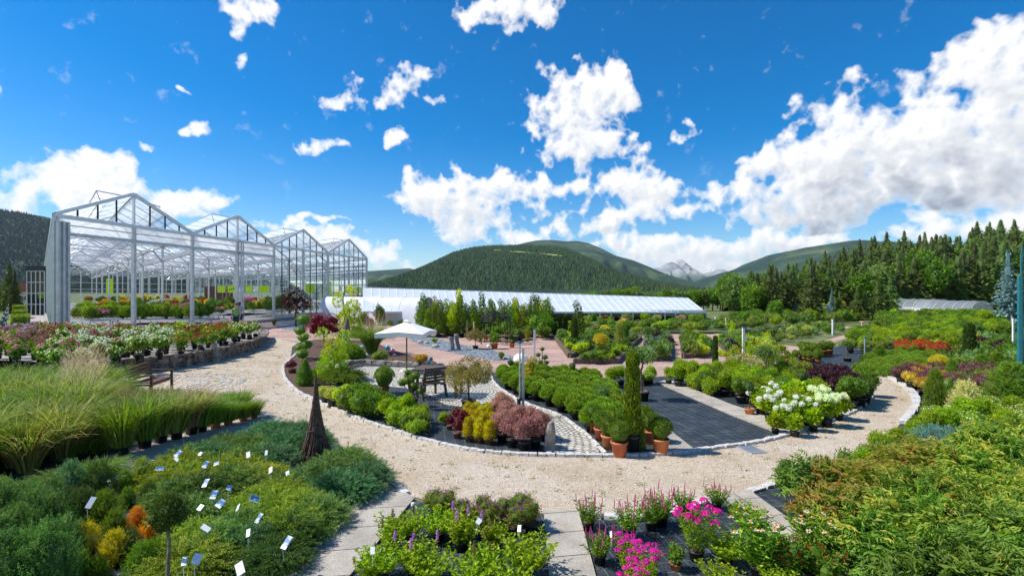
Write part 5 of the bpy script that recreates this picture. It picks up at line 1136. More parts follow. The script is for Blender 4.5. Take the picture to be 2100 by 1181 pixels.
for k, (a, b, y0, y1, m, lab) in enumerate([(446, 462, 586, 600, 'lime', 'small lime green banner hanging deep inside the greenhouse'), (467, 484, 586, 600, 'lime', 'lime green banner with dark butterfly shapes'), (486, 499, 588, 599, 'banner_photo', 'pale photographic banner between lime ones'), (504, 517, 586, 599, 'lime', 'striped lime banner left of the leaning yellow one'), (519, 529, 586, 599, 'banner_photo', 'bluish white photographic banner'), (530, 552, 586, 600, 'lime', 'wide yellow-green banner near the third bay'), (562, 574, 585, 599, 'banner_photo', 'pink flower photograph banner'), (626, 645, 583, 600, 'lime', 'lime banner behind the third glazed bay'), (646, 670, 583, 600, 'banner_photo', 'white banner with green leaves in the third bay'), (676, 700, 582, 600, 'lime', 'lime banner behind the fourth glazed bay')]):
    A = at(a, y0, 76); B = at(b, y1, 76); mb = MB(); box(mb, (0, 0, 0), (B[0] - A[0], .06, A[2] - B[2]))
    if 'butterfly' in lab:
        for q in range(3): box(mb, (-.3 + q * .3, -.04, .1 * (q - 1)), (.16, .02, .2), 0, 1)
    o = obj('banner', mb.mesh('banner', [m, 'black_metal']), None, ((A[0] + B[0]) / 2, 76, (A[2] + B[2]) / 2)); tag(o, lab, 'banner')
A = at(218, 571, 96); B = at(232, 604, 96); mb = MB(); box(mb, (0, 0, 0), (B[0] - A[0], .1, A[2] - B[2])); tag(obj('partition', mb.mesh('partition', 'lime'), None, ((A[0] + B[0]) / 2, 96, (A[2] + B[2]) / 2)), 'tall green panel at the back of the greenhouse', 'panel')
A = at(420, 575, 118); B = at(720, 605, 118); mb = MB(); box(mb, (0, 0, 0), (B[0] - A[0], .3, 3.6)); 
for k in range(60): box(mb, ((k - 30) * (B[0] - A[0]) / 61, -.18, 0), (.18, .06, 3.5))
tag(obj('wooden_barn', mb.mesh('wooden_barn', 'brownwood'), None, ((A[0] + B[0]) / 2, 118, 2.1)), 'long brown boarded barn wall seen through the greenhouse', 'barn')

# ------------------------------------------------------------------ big white tunnel house
def P3(px, py, Y): return np.array(at(px, py, Y))
th = thing('tunnel_greenhouse', 'long low greenhouse with white ridge roof running across the middle', 'greenhouse', (0, 0, 0))
eL, eR = P3(1060, 633, 46), P3(1448, 641, 47.5); rL, rR = P3(1000, 597, 54), P3(1410, 611, 55)
lE, lR = P3(745, 640, 40.5), P3(745, 590, 48)
def tq(name, mat, V, bars=0, label=None, bm='white_metal'):
    mb = MB(); V = [np.array(v, float) for v in V]; mb.add(V, [(0, 1, 2, 3)])
    o = obj(name, mb.mesh(name, mat), th, label=label)
    if bars:
        b2_ = MB()
        for k in range(bars + 1):
            f = k / bars; a = V[0] + (V[1] - V[0]) * f; b = V[3] + (V[2] - V[3]) * f; beam(b2_, a + [0, -.01, .012], b + [0, -.01, .012], .07, .02)
        beam(b2_, V[0] + [0, -.05, 0], V[1] + [0, -.05, 0], .14, .14); beam(b2_, V[3] + [0, 0, .02], V[2] + [0, 0, .02], .1, .08); obj('roof_bars', b2_.mesh('roof_bars', bm), th)
tq('roof', 'tarp', [lE, eR, rR, lR], 44)
bR = [rR + (0, 9, 0), eR + (0, 18, 0)]
tq('roof', 'tarp', [eR + np.array([0., 17, 0]), lE + np.array([0, 17., 0]), lR + np.array([0, .3, 0]), rR + np.array([0, .3, 0])], 0)
mb = MB(); mb.add([eR, eR + np.array([0, 17., 0]), rR + np.array([.0, .15, 0])], [(0, 1, 2)]); obj('gable_end', mb.mesh('gable_end', 'film'), th)
for k in range(30):
    f = k / 29; p = lE + (eR - lE) * f
    if p[0] < P3(850, 640, 44)[0]: continue
    mb = MB(); beam(mb, (p[0], p[1], 0), (p[0], p[1], p[2]), .1); obj('post', mb.mesh('post', 'white_metal'), th)
mb = MB(); p, q = P3(1120, 640, 46.4), eR; beam(mb, (p[0], p[1] - .05, .75), (q[0], q[1] - .05, .75), .06, .5); obj('low_wall', mb.mesh('low_wall', 'tarp'), th)
mb = MB(); p, q = P3(1110, 640, 52), P3(1440, 640, 54)
for k in range(20): f = k / 19; x = p[0] + (q[0] - p[0]) * f; y = p[1] + (q[1] - p[1]) * f; beam(mb, (x, y, 0), (x, y, 1.0), .06)
beam(mb, (p[0], p[1], .6), (q[0], q[1], .6), .05, .08); obj('inner_frame', mb.mesh('inner_frame', 'white_metal'), th)
# rounded film tunnel in front of its left end
def tunnel(name, label, cx, cy, w, h, Ln, ang, film, endm, hoops, group=None, side=True):
    t = thing(name, label, 'polytunnel', (cx, cy, 0), ang, group); n = 14; A = [math.pi * k / n for k in range(n + 1)]
    prof = [(-w / 2 * math.cos(a), h * math.sin(a) ** .8) for a in A]
    mb = MB(); V = [(x, 0, z) for x, z in prof] + [(x, Ln, z) for x, z in prof]; mb.add(V, [(k, k + 1, n + 2 + k, n + 1 + k) for k in range(n)]); obj('cover', mb.mesh('cover', film, True), t)
    mb = MB(); mb.add([(x, .01, z) for x, z in prof], [tuple(range(n + 1))]); obj('end_sheet', mb.mesh('end_sheet', endm), t)
    for k in range(hoops):
        y = Ln * k / (hoops - 1); mb = MB(); tube(mb, [(x * 1.005, y, z * 1.005 + .01) for x, z in prof], .02, 5); obj('hoop', mb.mesh('hoop', 'white_metal' if k else 'galv'), t)
    mb = MB()
    for x in (-.25, 0, .25): beam(mb, (x * w, -.02, 0), (x * w, -.02, h * .95 * (1 - abs(x))), .04)
    beam(mb, (-w / 2 * .95, -.02, h * .35), (w / 2 * .95, -.02, h * .35), .04); obj('end_frame', mb.mesh('end_frame', 'galv'), t)
    return t
p = P3(856, 668, 37.5); tunnel('polytunnel', 'rounded film polytunnel with a semicircular yellowish end wall', p[0] + .35, 40.5, 1.7, 2.25, 13, rad(56), 'tarp', 'filmend', 6)
0 and tunnel('polytunnel', 'low white film tunnel beside the glass greenhouse', -3.6 - 4.7, 41, 3.8, 2.0, 9, rad(62), 'tarp', 'tarp', 4)
q = P3(1958, 652, 56); tunnel('polytunnel', 'low grey shade tunnel in front of the spruce wood', q[0] + 1.2, 54, 5.6, 1.7, 5, rad(28), 'net', 'net', 7)
q = P3(1915, 652, 60); tunnel('polytunnel', 'second grey shade tunnel just behind the first', q[0] + .3, 59, 5.2, 1.8, 5, rad(28), 'net', 'net', 6)

# ------------------------------------------------------------------ buildings and things at the far left
b = thing('entrance_building', 'dark flat-roofed glazed annex beside the greenhouse', 'building', at(75, 620, 60)); A = at(54, 546, 58); B = at(92, 628, 58); w_ = B[0] - A[0]; h_ = A[2]
b.location = (A[0], 58, 0)
mb = MB(); box(mb, (w_ / 2, .6, h_ - .3), (w_ + .1, 1.3, .62)); box(mb, (.06, .6, h_ / 2 - .3), (.14, 1.2, h_ - .6)); box(mb, (w_ / 2, 1.2, h_ / 2 - .3), (w_, .1, h_ - .6)); obj('wall', mb.mesh('wall', 'dark_panel'), b)
mb = MB(); mb.add([(.15, 0, 0), (w_, 0, 0), (w_, 0, h_ - .6), (.15, 0, h_ - .6)], [(0, 1, 2, 3)]); win = obj('window', mb.mesh('window', 'glass'), b)
mb = MB()
for k in range(5): beam(mb, (.1 + (w_ - .1) * k / 4, -.04, 0), (.1 + (w_ - .1) * k / 4, -.04, h_ - .6), .07)
for k in range(5): beam(mb, (.1, -.05, (h_ - .6) * k / 4 + .03), (w_, -.05, (h_ - .6) * k / 4 + .03), .07)
obj('frame', mb.mesh('frame', 'white_metal'), win)
mb = MB(); box(mb, (w_ * .55, .8, 2.3), (1.1, .1, .7)); obj('screen_panel', mb.mesh('screen_panel', 'lime'), b)
def house(px, py, Y, wpx, hpx, label, roofm='redroof'):
    A = at(px, py, Y); k = Y / F; W, Hh = wpx * k, hpx * k; t = thing('house', label, 'house', (A[0], Y, 0)); zb = A[2]
    mb = MB(); box(mb, (0, W * .5, Hh * .32), (W, W, Hh * .64)); obj('wall', mb.mesh('wall', 'plaster'), t)
    mb = MB(); hz = Hh * .64; mb.add([(-W * .6, -.3, hz), (W * .6, -.3, hz), (W * .6, W + .3, hz), (-W * .6, W + .3, hz), (0, -.3, Hh), (0, W + .3, Hh)], [(0, 1, 4), (1, 2, 5, 4), (2, 3, 5), (3, 0, 4, 5), (0, 3, 2, 1)]); obj('roof', mb.mesh('roof', roofm), t)
    for x in (-.28, 0, .28): mb = MB(); box(mb, (x * W, -.03, hz * .6), (W * .13, .06, hz * .25)); obj('window', mb.mesh('window', 'dark_panel'), t)
house(47, 605, 84, 16, 52, 'small pale house with red tiled roof behind the annex'); house(2, 600, 120, 14, 30, 'distant pale farmhouse with brown roof at the left edge', 'brownwood')
for (px, pyt, pyb, Y, k, lab) in [(19, 538, 604, 66, 'sp1', 'dark spruce at the left edge, taller of the two'), (30, 556, 610, 62, 'sp0', 'dark bushy spruce nearer the annex')]:
    p = at(px, 598, Y); hh = (HZ - pyt) * Y / F + H; place(k, 0, 0, h=hh, label=lab, loc=(p[0], Y, 0), solo=True, sx=.72)
# clipped hedges, fence
for (x, y, hpx, lab) in [(40, 652, 26, 'clipped box hedge beside the pale path, far end'), (41, 666, 30, 'clipped box hedge beside the pale path, middle block'), (43, 682, 36, 'clipped box hedge beside the pale path, near end')]:
    mb = MB(); n = 2600; u_ = R.uniform(-1, 1, (n, 3)); ax = R.integers(0, 3, n); u_[np.arange(n), ax] = np.sign(u_[np.arange(n), ax]); sc = hpx * S(y); P = u_ * [sc * .32, sc * 1.5, sc * .5] + [0, 0, sc * .5]
    leaves(mb, P, unit(u_ + R.normal(size=(n, 3)) * .5), .09, .5); box(mb, (0, 0, sc * .49), (sc * .58, sc * 2.9, sc * .92)); o = obj('box_hedge', mb.mesh('box_hedge', 'box'), None, G(x, y), rad(42)); tag(o, lab, 'hedge')
mb0 = MB(); tube(mb0, [(0, 0, 0), (0, 0, 1.0)], .05, 6); fp_ = mb0.mesh('fence_post', 'post_green'); 
fe = thing('garden_fence', 'low green post and wire fence at the left edge', 'fence', G(15, 700)); b0 = np.array(fe.location)
for k in range(7):
    p = np.array(G(2 + k * 3.4, 716 - k * 15)) - b0; q = obj('post', fp_, fe, tuple(p)); q.scale = (1, 1, 1.35)
mb = MB()
for z in (.4, .8, 1.2):
    beam(mb, np.array(G(2, 716)) - b0 + [0, 0, z], np.array(G(22.4, 626)) - b0 + [0, 0, z], .025)
obj('wire', mb.mesh('wire', 'galv'), fe)

# ------------------------------------------------------------------ rubble wall of the rose bed
WALL = [(205,776),(271,766),(315,762),(360,757),(427,744),(490,728),(527,715),(543,703),(540,692)]
ZW = .46
P = resample(smooth([np.array(G(x, y)[:2]) for x, y in WALL], 1, False), .34); mb = MB()
for a, b in zip(P[:-1], P[1:]):
    d = b - a; l = np.linalg.norm(d); ang = math.atan2(d[1], d[0]); z = 0; nrm = np.array([-d[1], d[0]]) / l
    while z < ZW - .03:
        hh = min(R.uniform(.07, .15), ZW - z + .02); ll = R.uniform(.8, 1.2) * l; o_ = R.uniform(-.1, .1) * l
        c = (a + b) / 2 + d / l * o_ + nrm * (.12 + R.uniform(-.02, .03)); box(mb, (c[0], c[1], z + hh / 2), (ll * .97, .3, hh * .93), ang + R.normal() * .04, 0, .018, tint=R.uniform()); z += hh
for a, b in zip(P[:-1:1], P[1::1]):
    c = (a + b) / 2; d = b - a; box(mb, (c[0], c[1] + .1, ZW + .02), (np.linalg.norm(d) * R.uniform(.8, 1.05), .36, .07), math.atan2(d[1], d[0]) + R.normal() * .1, 0, .02)
tag(obj('stone_wall', mb.mesh('stone_wall', 'stone_wall')), 'curved dry stone wall holding up the rose bed', 'wall')
import bmesh
poly = [np.array(G(x, y)[:2]) + np.array([-.1, .22]) for x, y in WALL] + [np.array(GP(12, -1.2, 0)[:2]), np.array(GP(-1, -1.5, 0)[:2]), np.array([-27, 24]), np.array([-24.5, 19])]
mb = MB(); n = len(poly); mb.add([(p[0], p[1], .40) for p in poly], [tuple(range(n))]); struct('rose_bed', mb.mesh('rose_bed', 'concrete'), 'raised gravelled terrace under the potted roses', 'terrace')
# standing stones
def standing(px, py, wpx, hpx, mat, label, sx=1, lean=0, name='standing_stone', dz=.6, cat='stone'):
    s = S(py); w_, h_ = wpx * s, hpx * s; mb = MB(); nr = 9; V = []; nu = 9
    for i in range(nr + 1):
        f = i / nr; rr = (1 - f ** 2.2 * .62) * (1 - .12 * math.sin(f * 5)) 
        for k in range(nu):
            a = 2 * math.pi * k / nu; q = rr * (1 + R.uniform(-.08, .08)); V.append((w_ / 2 * q * math.cos(a) + lean * f * w_, w_ / 2 * dz * q * math.sin(a), h_ * f * (1 if i < nr else 1) - .02 + (R.uniform(-.03, .03) * h_ if i == nr else 0)))
    Fc = [(i * nu + k, i * nu + (k + 1) % nu, (i + 1) * nu + (k + 1) % nu, (i + 1) * nu + k) for i in range(nr) for k in range(nu)] + [tuple(nr * nu + k for k in range(nu))]
    mb.add(V, Fc); o = obj(name, mb.mesh(name, mat), None, G(px, py)); tag(o, label, cat)
standing(1127, 925, 27, 62, 'stone', 'upright grey standing stone beside the pink-leaved shrubs', lean=.1)
standing(1126, 934, 26, 10, 'granite', 'low flat stone block at the foot of the grey standing stone', dz=.8)
standing(439, 742, 22, 40, 'stone', 'upright stone leaning against the rose bed wall')
standing(232, 770, 38, 46, 'boulder', 'round grey boulder at the left end of the rose wall', dz=.9)
standing(710, 702, 16, 47, 'stone_red', 'tall reddish pointed standing stone, left of the grass', lean=.1)
standing(697, 704, 11, 32, 'stone_red', 'shorter reddish standing stone beside the tall one')
for (x, y, w_, h_, lab) in [(467, 829, 58, 14, 'long pale boulder lying behind the short grasses'), (902, 756, 24, 12, 'rounded grey boulder behind the garden table'), (862, 704, 12, 7, 'small white boulder left on the slate bed'), (875, 705, 10, 6, 'white stone in the middle of the slate bed'), (893, 712, 16, 7, 'flat white boulder beside the sculptures'), (1040, 737, 16, 7, 'small white boulder at the right end of the slate bed'), (748, 735, 20, 12, 'grey rock edging the bark bed behind the shrubs'), (808, 748, 16, 8, 'flat rock left of the parasol pole'), (822, 750, 14, 8, 'flat rock right of the parasol pole'), (1710, 760, 20, 8, 'grey boulder among the burgundy shrubs')]:
    s = S(y); mb = MB(); ball(mb, (0, 0, h_ * s * .35), (w_ * s / 2, w_ * s / 3, h_ * s * .6), 12, 8, 0, .5, .07); tag(obj('boulder', mb.mesh('boulder', 'boulder', True), None, G(x, y)), lab, 'boulder')
# dry stone edging behind the cobbles
kerb('stone_edging', [(680,768),(700,752),(735,744),(790,748),(850,752),(888,754)], .22, .16, .3, 'low dry stone edging between bark bed and cobbles', 'stone', 1, 0, .03)

# ------------------------------------------------------------------ garden furniture
def bench(px, py, rz, sc, label, mat, seats=1.25, name='garden_bench', cat='bench'):
    t = thing(name, label, cat, G(px, py), rz, None, sc); W = seats
    mb = MB()
    for k in range(6): box(mb, (0, -.26 + k * .098, .43), (W - .1, .075, .025))
    obj('seat', mb.mesh('seat', mat), t); mb = MB()
    for k in range(5): box(mb, (0, .27 + .028 * k, .54 + k * .088), (W - .08, .022, .066), tilt=Matrix.Rotation(.3, 3, 'X'))
    for x in (-W / 2 + .03, W / 2 - .03): beam(mb, (x, .24, .42), (x, .42, .96), .05)
    obj('backrest', mb.mesh('backrest', mat), t)
    for x in (-W / 2, W / 2):
        mb = MB(); box(mb, (x, -.30, .32), (.06, .06, .64)); obj('leg', mb.mesh('leg', mat), t); mb = MB(); beam(mb, (x, .34, 0), (x, .22, .45), .06); obj('leg', mb.mesh('leg', mat), t)
        mb = MB(); box(mb, (x, -.03, .655), (.075, .64, .03)); obj('armrest', mb.mesh('armrest', mat), t)
        mb = MB(); box(mb, (x, -.02, .38), (.045, .52, .06)); obj('side_rail', mb.mesh('side_rail', mat), t)
    mb = MB(); box(mb, (0, -.30, .38), (W, .04, .07)); obj('front_rail', mb.mesh('front_rail', mat), t)
bench(310, 808, rad(100), .86, 'reddish wooden garden bench standing on the gravel by the rose wall', 'wood_red', 1.25)
bench(880, 815, rad(-140), .86, 'dark weathered wooden armchair at the garden table', 'wood_grey', .8, 'garden_chair', 'chair')
t = thing('garden_table', 'dark slatted wooden table on the cobbles under the parasol', 'table', G(902, 812), rad(-8))
mb = MB()
for k in range(9): box(mb, (0, -.36 + k * .09, .72), (1.25, .075, .03))
obj('table_top', mb.mesh('table_top', 'wood_grey'), t)
for x in (-.5, .5):
    for y in (-.3, .3): mb = MB(); box(mb, (x, y, .35), (.06, .06, .7)); obj('leg', mb.mesh('leg', 'wood_grey'), t)
# parasol
sb = S(762); t = thing('parasol', 'square off-white canvas parasol on a wooden pole', 'parasol', G(834, 762)); hp = 103 * sb; e = 60 * sb
mb = MB(); tube(mb, [(0, 0, 0), (0, 0, hp * .97)], .024, 8); obj('pole', mb.mesh('pole', 'wood_red'), t)
mb = MB(); V = [(0, 0, hp)]; rot = rad(38); cs = [(math.cos(rot + k * math.pi / 2) * e * 1.17, math.sin(rot + k * math.pi / 2) * e * 1.17) for k in range(4)]
zc = hp - 22 * sb
for (x, y) in cs: V.append((x, y, zc))
for k in range(4):
    a, b = cs[k], cs[(k + 1) % 4]; V.append(((a[0] + b[0]) / 2 * .98, (a[1] + b[1]) / 2 * .98, zc + .06))
Fc = []
for k in range(4): Fc += [(0, 1 + k, 5 + k), (0, 5 + k, 1 + (k + 1) % 4)]
mb.add(V, Fc); can = obj('canopy', mb.mesh('canopy', 'canvas'), t)
mb = MB()
for k in range(4):
    A_, M_, B_ = V[1 + k], V[5 + k], V[1 + (k + 1) % 4]; dn = .15; f8 = lambda a, b, f: (a[0] * (1 - f) + b[0] * f, a[1] * (1 - f) + b[1] * f, a[2] * (1 - f) + b[2] * f)
    for (u_, v_) in ((A_, M_), (M_, B_)):
        mb.add([u_, v_, (v_[0] * .985, v_[1] * .985, v_[2] - dn), (u_[0] * .985, u_[1] * .985, u_[2] - dn)], [(0, 1, 2, 3)])
obj('valance', mb.mesh('valance', 'canvas'), can)
mb = MB(); q = .16; mb.add([(0, 0, hp + .07)] + [(math.cos(rot + k * math.pi / 2) * e * q, math.sin(rot + k * math.pi / 2) * e * q, hp - .005) for k in range(4)], [(0, 1, 2), (0, 2, 3), (0, 3, 4), (0, 4, 1)]); obj('cap', mb.mesh('cap', 'canvas'), t)
for k in range(8): mb = MB(); v = V[1 + k]; beam(mb, (0, 0, hp - .04), (v[0] * .97, v[1] * .97, v[2] - .03), .018); obj('rib', mb.mesh('rib', 'wood_red'), t)
mb = MB(); lathe(mb, [(.001, .08), (.2, .08), (.24, .02), (.24, 0)], 14); obj('foot', mb.mesh('foot', 'granite'), t)

# twig cone
sb = S(938); t = thing('twig_cone', 'tall cone of bundled brown twigs flaring at the base', 'garden ornament', G(648, 944)); hh = 178 * sb; mb = MB()
for k in range(340):
    a = R.uniform(0, 6.283); rb = 36 * sb * R.uniform(.6, 1.0); a2 = a + R.uniform(.1, .6); f0 = R.uniform(0, .25) ** 1.0 if k % 3 else 0; pts = []
    def rr_(f): return rb * (1 - f) ** 3.2 * .5 + rb * .5 * (1 - f) ** 1.1 + .004
    top = R.uniform(.55, 1.0)
    for f in np.linspace(f0, top, 7): r_ = rr_(f); aa = a + (a2 - a) * f; pts.append((r_ * math.cos(aa) + R.normal() * .003, r_ * math.sin(aa) + R.normal() * .003, hh * f))
    tube(mb, pts, np.linspace(.0065, .003, 7), 4, 0, .5, False)
obj('twigs', mb.mesh('twigs', 'twig'), t); mb = MB()
tube(mb, [(0, 0, 0), (0, 0, hh * .3), (0, 0, hh * .9)], [22 * sb, 11 * sb, 1 * sb], 9); obj('inner_bundle', mb.mesh('inner_bundle', 'twig'), t)
mb = MB()
for z in (.35,): r_ = 36 * sb * (1 - z) ** 3.2 * .5 + 36 * sb * .5 * (1 - z) ** 1.1 + .01; tube(mb, [(r_ * math.cos(a), r_ * math.sin(a), hh * z + .01 * math.sin(3 * a)) for a in np.linspace(0, 6.4, 18)], .006, 4)
obj('binding', mb.mesh('binding', 'twig'), t)

# posts and lamps
def post(px, pyt, pyb, wpx, label, mat='white_metal', capm=None, name='white_post', cat='post'):
    s = S(pyb); h_ = (pyb - pyt) * s; w_ = max(wpx * s, .05); t = thing(name, label, cat, G(px, pyb))
    mb = MB(); box(mb, (0, 0, h_ / 2), (w_, w_, h_)); obj('shaft', mb.mesh('shaft', mat), t)
    mb = MB(); box(mb, (0, 0, h_ + .02), (w_ * 1.25, w_ * 1.25, .04)); obj('cap', mb.mesh('cap', capm or mat), t)
    mb = MB(); box(mb, (0, 0, .01), (w_ * 2, w_ * 2, .02)); obj('base_plate', mb.mesh('base_plate', 'galv'), t)
post(1073, 717, 856, 5, 'square pale metal post rising from the pink-leaved shrubs', 'alu', 'alu', 'metal_post'); post(1096, 675, 741, 4, 'white post beside the arbour yard', 'white_metal', 'hose_blue'); post(1524.5, 672, 732, 4, 'white post in the middle of the timber-edged beds', 'white_metal', 'hose_blue'); post(1708, 656, 688, 3, 'white post beside the potted shrub block')
post(1468, 650, 668, 3, 'short white post beside the long white greenhouse'); post(1489, 652, 668, 2, 'thin white post right of the greenhouse gable'); post(1774, 694, 737, 2, 'thin pale post beside the empty black fabric on the right', 'galv', 'hose_blue'); post(2078, 655, 735, 3, 'tall white post near the right edge', 'white_metal'); post(2075, 648, 690, 2, 'grey post in the far right shrubs', 'galv')
s = S(858); t = thing('water_standpipe', 'blue and grey garden standpipe with tap beside the metal post', 'standpipe', G(1066, 858)); h_ = (858 - 704) * s
mb = MB(); tube(mb, [(0, 0, 0), (0, 0, h_)], .017, 8); obj('pipe', mb.mesh('pipe', 'galv'), t); mb = MB(); tube(mb, [(0, 0, h_), (0, 0, h_ + .05)], .035, 10); tube(mb, [(-.05, 0, h_ + .03), (.06, 0, h_ + .03)], .018, 6); obj('valve', mb.mesh('valve', 'hose_blue'), t); mb = MB(); tube(mb, [(-.02, 0, 0), (-.02, 0, h_ * .24)], .04, 8); lathe(mb, [(.06, h_ * .24), (.06, h_ * .27), (.02, h_ * .3)], 10); obj('tap_housing', mb.mesh('tap_housing', 'dark_panel'), t)
# drain grate
c = G(1541, 924); mb = MB(); sw = 34 * S(924) 
for k in range(9): box(mb, (0, (k - 4) * sw / 9, .022), (sw, sw / 16, .02))
for k in range(5): box(mb, ((k - 2) * sw / 4.2, 0, .020), (.012, sw, .014))
o = obj('drain_grate', mb.mesh('drain_grate', 'galv'), None, (c[0], c[1], 0), rad(12)); o.scale = (1, 1.4, 1); tag(o, 'square galvanised drain grate set in the gravel path', 'drain')
# sculptures
def twist(px, py, wpx, hpx, label, ph):
    s = S(py); t = thing('twisted_sculpture', label, 'sculpture', G(px, py)); mb = MB(); n = 20; nr = 22; V = []
    for i in range(nr + 1):
        f = i / nr; r_ = wpx * s / 2 * (1 - .22 * math.sin(math.pi * f)); tw = ph + f * 1.6
        for k in range(n): a = 2 * math.pi * k / n; q = r_ * (1 + .16 * math.cos(3 * a + 3 * tw)) ; V.append((q * math.cos(a) + .04 * math.sin(f * 4 + ph), q * math.sin(a), hpx * s * f))
    mb.add(V, [(i * n + k, i * n + (k + 1) % n, (i + 1) * n + (k + 1) % n, (i + 1) * n + k) for i in range(nr) for k in range(n)] + [tuple(nr * n + k for k in range(n))]); obj('column', mb.mesh('column', 'sculpture', True), t)
    mb = MB(); box(mb, (0, 0, .03), (wpx * s * 1.2, wpx * s * 1.2, .06)); obj('plinth', mb.mesh('plinth', 'slate'), t)
twist(926, 720, 11, 29, 'shorter twisted grey stone column', 0); twist(938, 718, 10, 33, 'taller twisted grey stone column on the slate chips', 1.5)
# glass garden balls
def gball(px, pyb, pyt, rpx, mat, label):
    s = S(pyb); t = thing('glass_ball', label, 'garden ornament', G(px, pyb)); h_ = (pyb - pyt) * s; mb = MB(); tube(mb, [(0, 0, 0), (0, 0, h_)], .008, 5); obj('stick', mb.mesh('stick', 'galv'), t); mb = MB(); ball(mb, (0, 0, h_), rpx * s, 16, 10, 0, .5, 0); obj('ball', mb.mesh('ball', mat, True), t)
gball(795, 740, 713, 5, 'ball_cyan', 'bright blue glass ball on a stick left of the parasol pole'); gball(805, 742, 719, 4.5, 'ball_pink', 'pink glass ball on a stick'); gball(810, 745, 728, 3, 'ball_pink', 'smaller pink glass ball, lowest of its group'); gball(743, 738, 713, 5.5, 'ball_clear', 'pale clear glass ball beside the tall grass'); gball(884, 757, 736, 4, 'ball_cyan', 'blue glass ball right of the yellow shrub'); gball(880, 760, 743, 3.5, 'ball_cyan', 'lower blue glass ball right of the yellow shrub'); gball(1002, 727, 710, 4, 'canvas', 'white ball lamp beside the arbour')
mb = MB(); ball(mb, (0, 0, .04), (.30, .28, .24), 16, 10, 0, .5, .02); tag(obj('white_sphere', mb.mesh('white_sphere', 'canvas', True), None, G(1068, 739)), 'large white half-dome ornament beside the standpipe', 'garden ornament')
# arbour
s = S(705); t = thing('iron_arbour', 'black wrought iron arbour with domed lattice roof', 'arbour', G(1017, 705)); Rr = 31 * s; zt = 48 * s
for k in range(6):
    a = math.pi / 3 * k + .3; x, y = Rr * math.cos(a), Rr * math.sin(a); mb = MB()
    for dx in (-.07, .07): beam(mb, (x - dx * math.sin(a), y + dx * math.cos(a), 0), (x - dx * math.sin(a), y + dx * math.cos(a), zt), .03)
    for z in np.linspace(.1, zt, 9): beam(mb, (x + .07 * math.sin(a), y - .07 * math.cos(a), z), (x - .07 * math.sin(a), y + .07 * math.cos(a), z), .02)
    obj('upright', mb.mesh('upright', 'black_metal'), t)
    mb = MB(); tube(mb, [(Rr * math.cos(f) * math.cos(a), Rr * math.cos(f) * math.sin(a), zt + 20 * s * math.sin(f)) for f in np.linspace(0, 1.5, 7)], .018, 4); obj('rib', mb.mesh('rib', 'black_metal'), t)
mb = MB()
for f in (0, .2, .45, .8, 1.15): tube(mb, [(Rr * math.cos(f) * math.cos(a), Rr * math.cos(f) * math.sin(a), zt + 20 * s * math.sin(f)) for a in np.linspace(0, 6.283, 19)], .018, 4)
for k in range(12):
    a = k * .5236; 
    for a1 in (a + .5,): tube(mb, [(Rr * math.cos(f) * math.cos(a + (a1 - a) * f), Rr * math.cos(f) * math.sin(a + (a1 - a) * f), zt + 20 * s * math.sin(f)) for f in np.linspace(0, 1.4, 6)], .010, 4)
obj('lattice', mb.mesh('lattice', 'black_metal'), t)
# plant stage in the arbour
mb = MB(); box(mb, (0, 0, .3), (2.2, .8, .05)); 
for x in (-1, 1):
    for y in (-.3, .3): box(mb, (x, y, .14), (.05, .05, .28))
tag(obj('plant_stage', mb.mesh('plant_stage', 'wood_grey'), None, G(1022, 700)), 'low dark slatted plant stage under the arbour', 'plant stand')
# crates / stall
b = thing('market_stall', 'small light wooden stall with flat roof at the end of the yard', 'stall', G(1776, 672)); s = S(672)
mb = MB(); box(mb, (0, 0, 12.5 * s), (20 * s, 12 * s, 1.6 * s)); obj('roof', mb.mesh('roof', 'wood_light'), b); mb = MB(); box(mb, (0, 0, 3 * s), (15 * s, 8 * s, 6 * s)); obj('counter', mb.mesh('counter', 'wood_light'), b)
for x in (-8, 8): mb = MB(); box(mb, (x * s, 0, 6 * s), (.08, .08, 12 * s)); obj('post', mb.mesh('post', 'wood_light'), b)
for k, (x, w_) in enumerate(((1675, 24), (1695, 18))):
    s = 52 / F; mb = MB()
    for r_ in range(4):
        for c_ in range(6): box(mb, ((c_ - 2.5) * w_ * s / 6, 0, .12 + r_ * .27), (w_ * s / 6.3, .5, .25), 0, 0, .015)
    A = at(x, 650, 52); tag(obj('stone_stack', mb.mesh('stone_stack', 'granite'), None, (A[0], 52, .35)), ['long stack of pale stone blocks behind the blue spruces', 'shorter stack of pale stone blocks right of the long one'][k], 'stone stack')
# teal netting fence at the right edge
t = thing('net_fence', 'tall teal netting fence at the right edge of the picture', 'fence', G(2093, 800))
mb = MB(); h_ = 7.4; A_ = np.array(G(2092, 815)) - np.array(G(2093, 800)); B_ = np.array(G(2096, 668)) - np.array(G(2093, 800))
p0, p1 = A_, B_
for k in range(3): p = p0 + (p1 - p0) * k / 2; m2 = MB(); tube(m2, [p, p + [0, 0, 3.1 + 1.6 * k]], .06, 6); obj('post', m2.mesh('post', 'teal'), t)
mb.add([p0, p1, p1 + [0, 0, 6.0], p0 + [0, 0, 2.6]], [(0, 1, 2, 3)]); filmmat('netteal', (.02, .20, .22), .45, .3); obj('netting', mb.mesh('netting', 'netteal'), t)

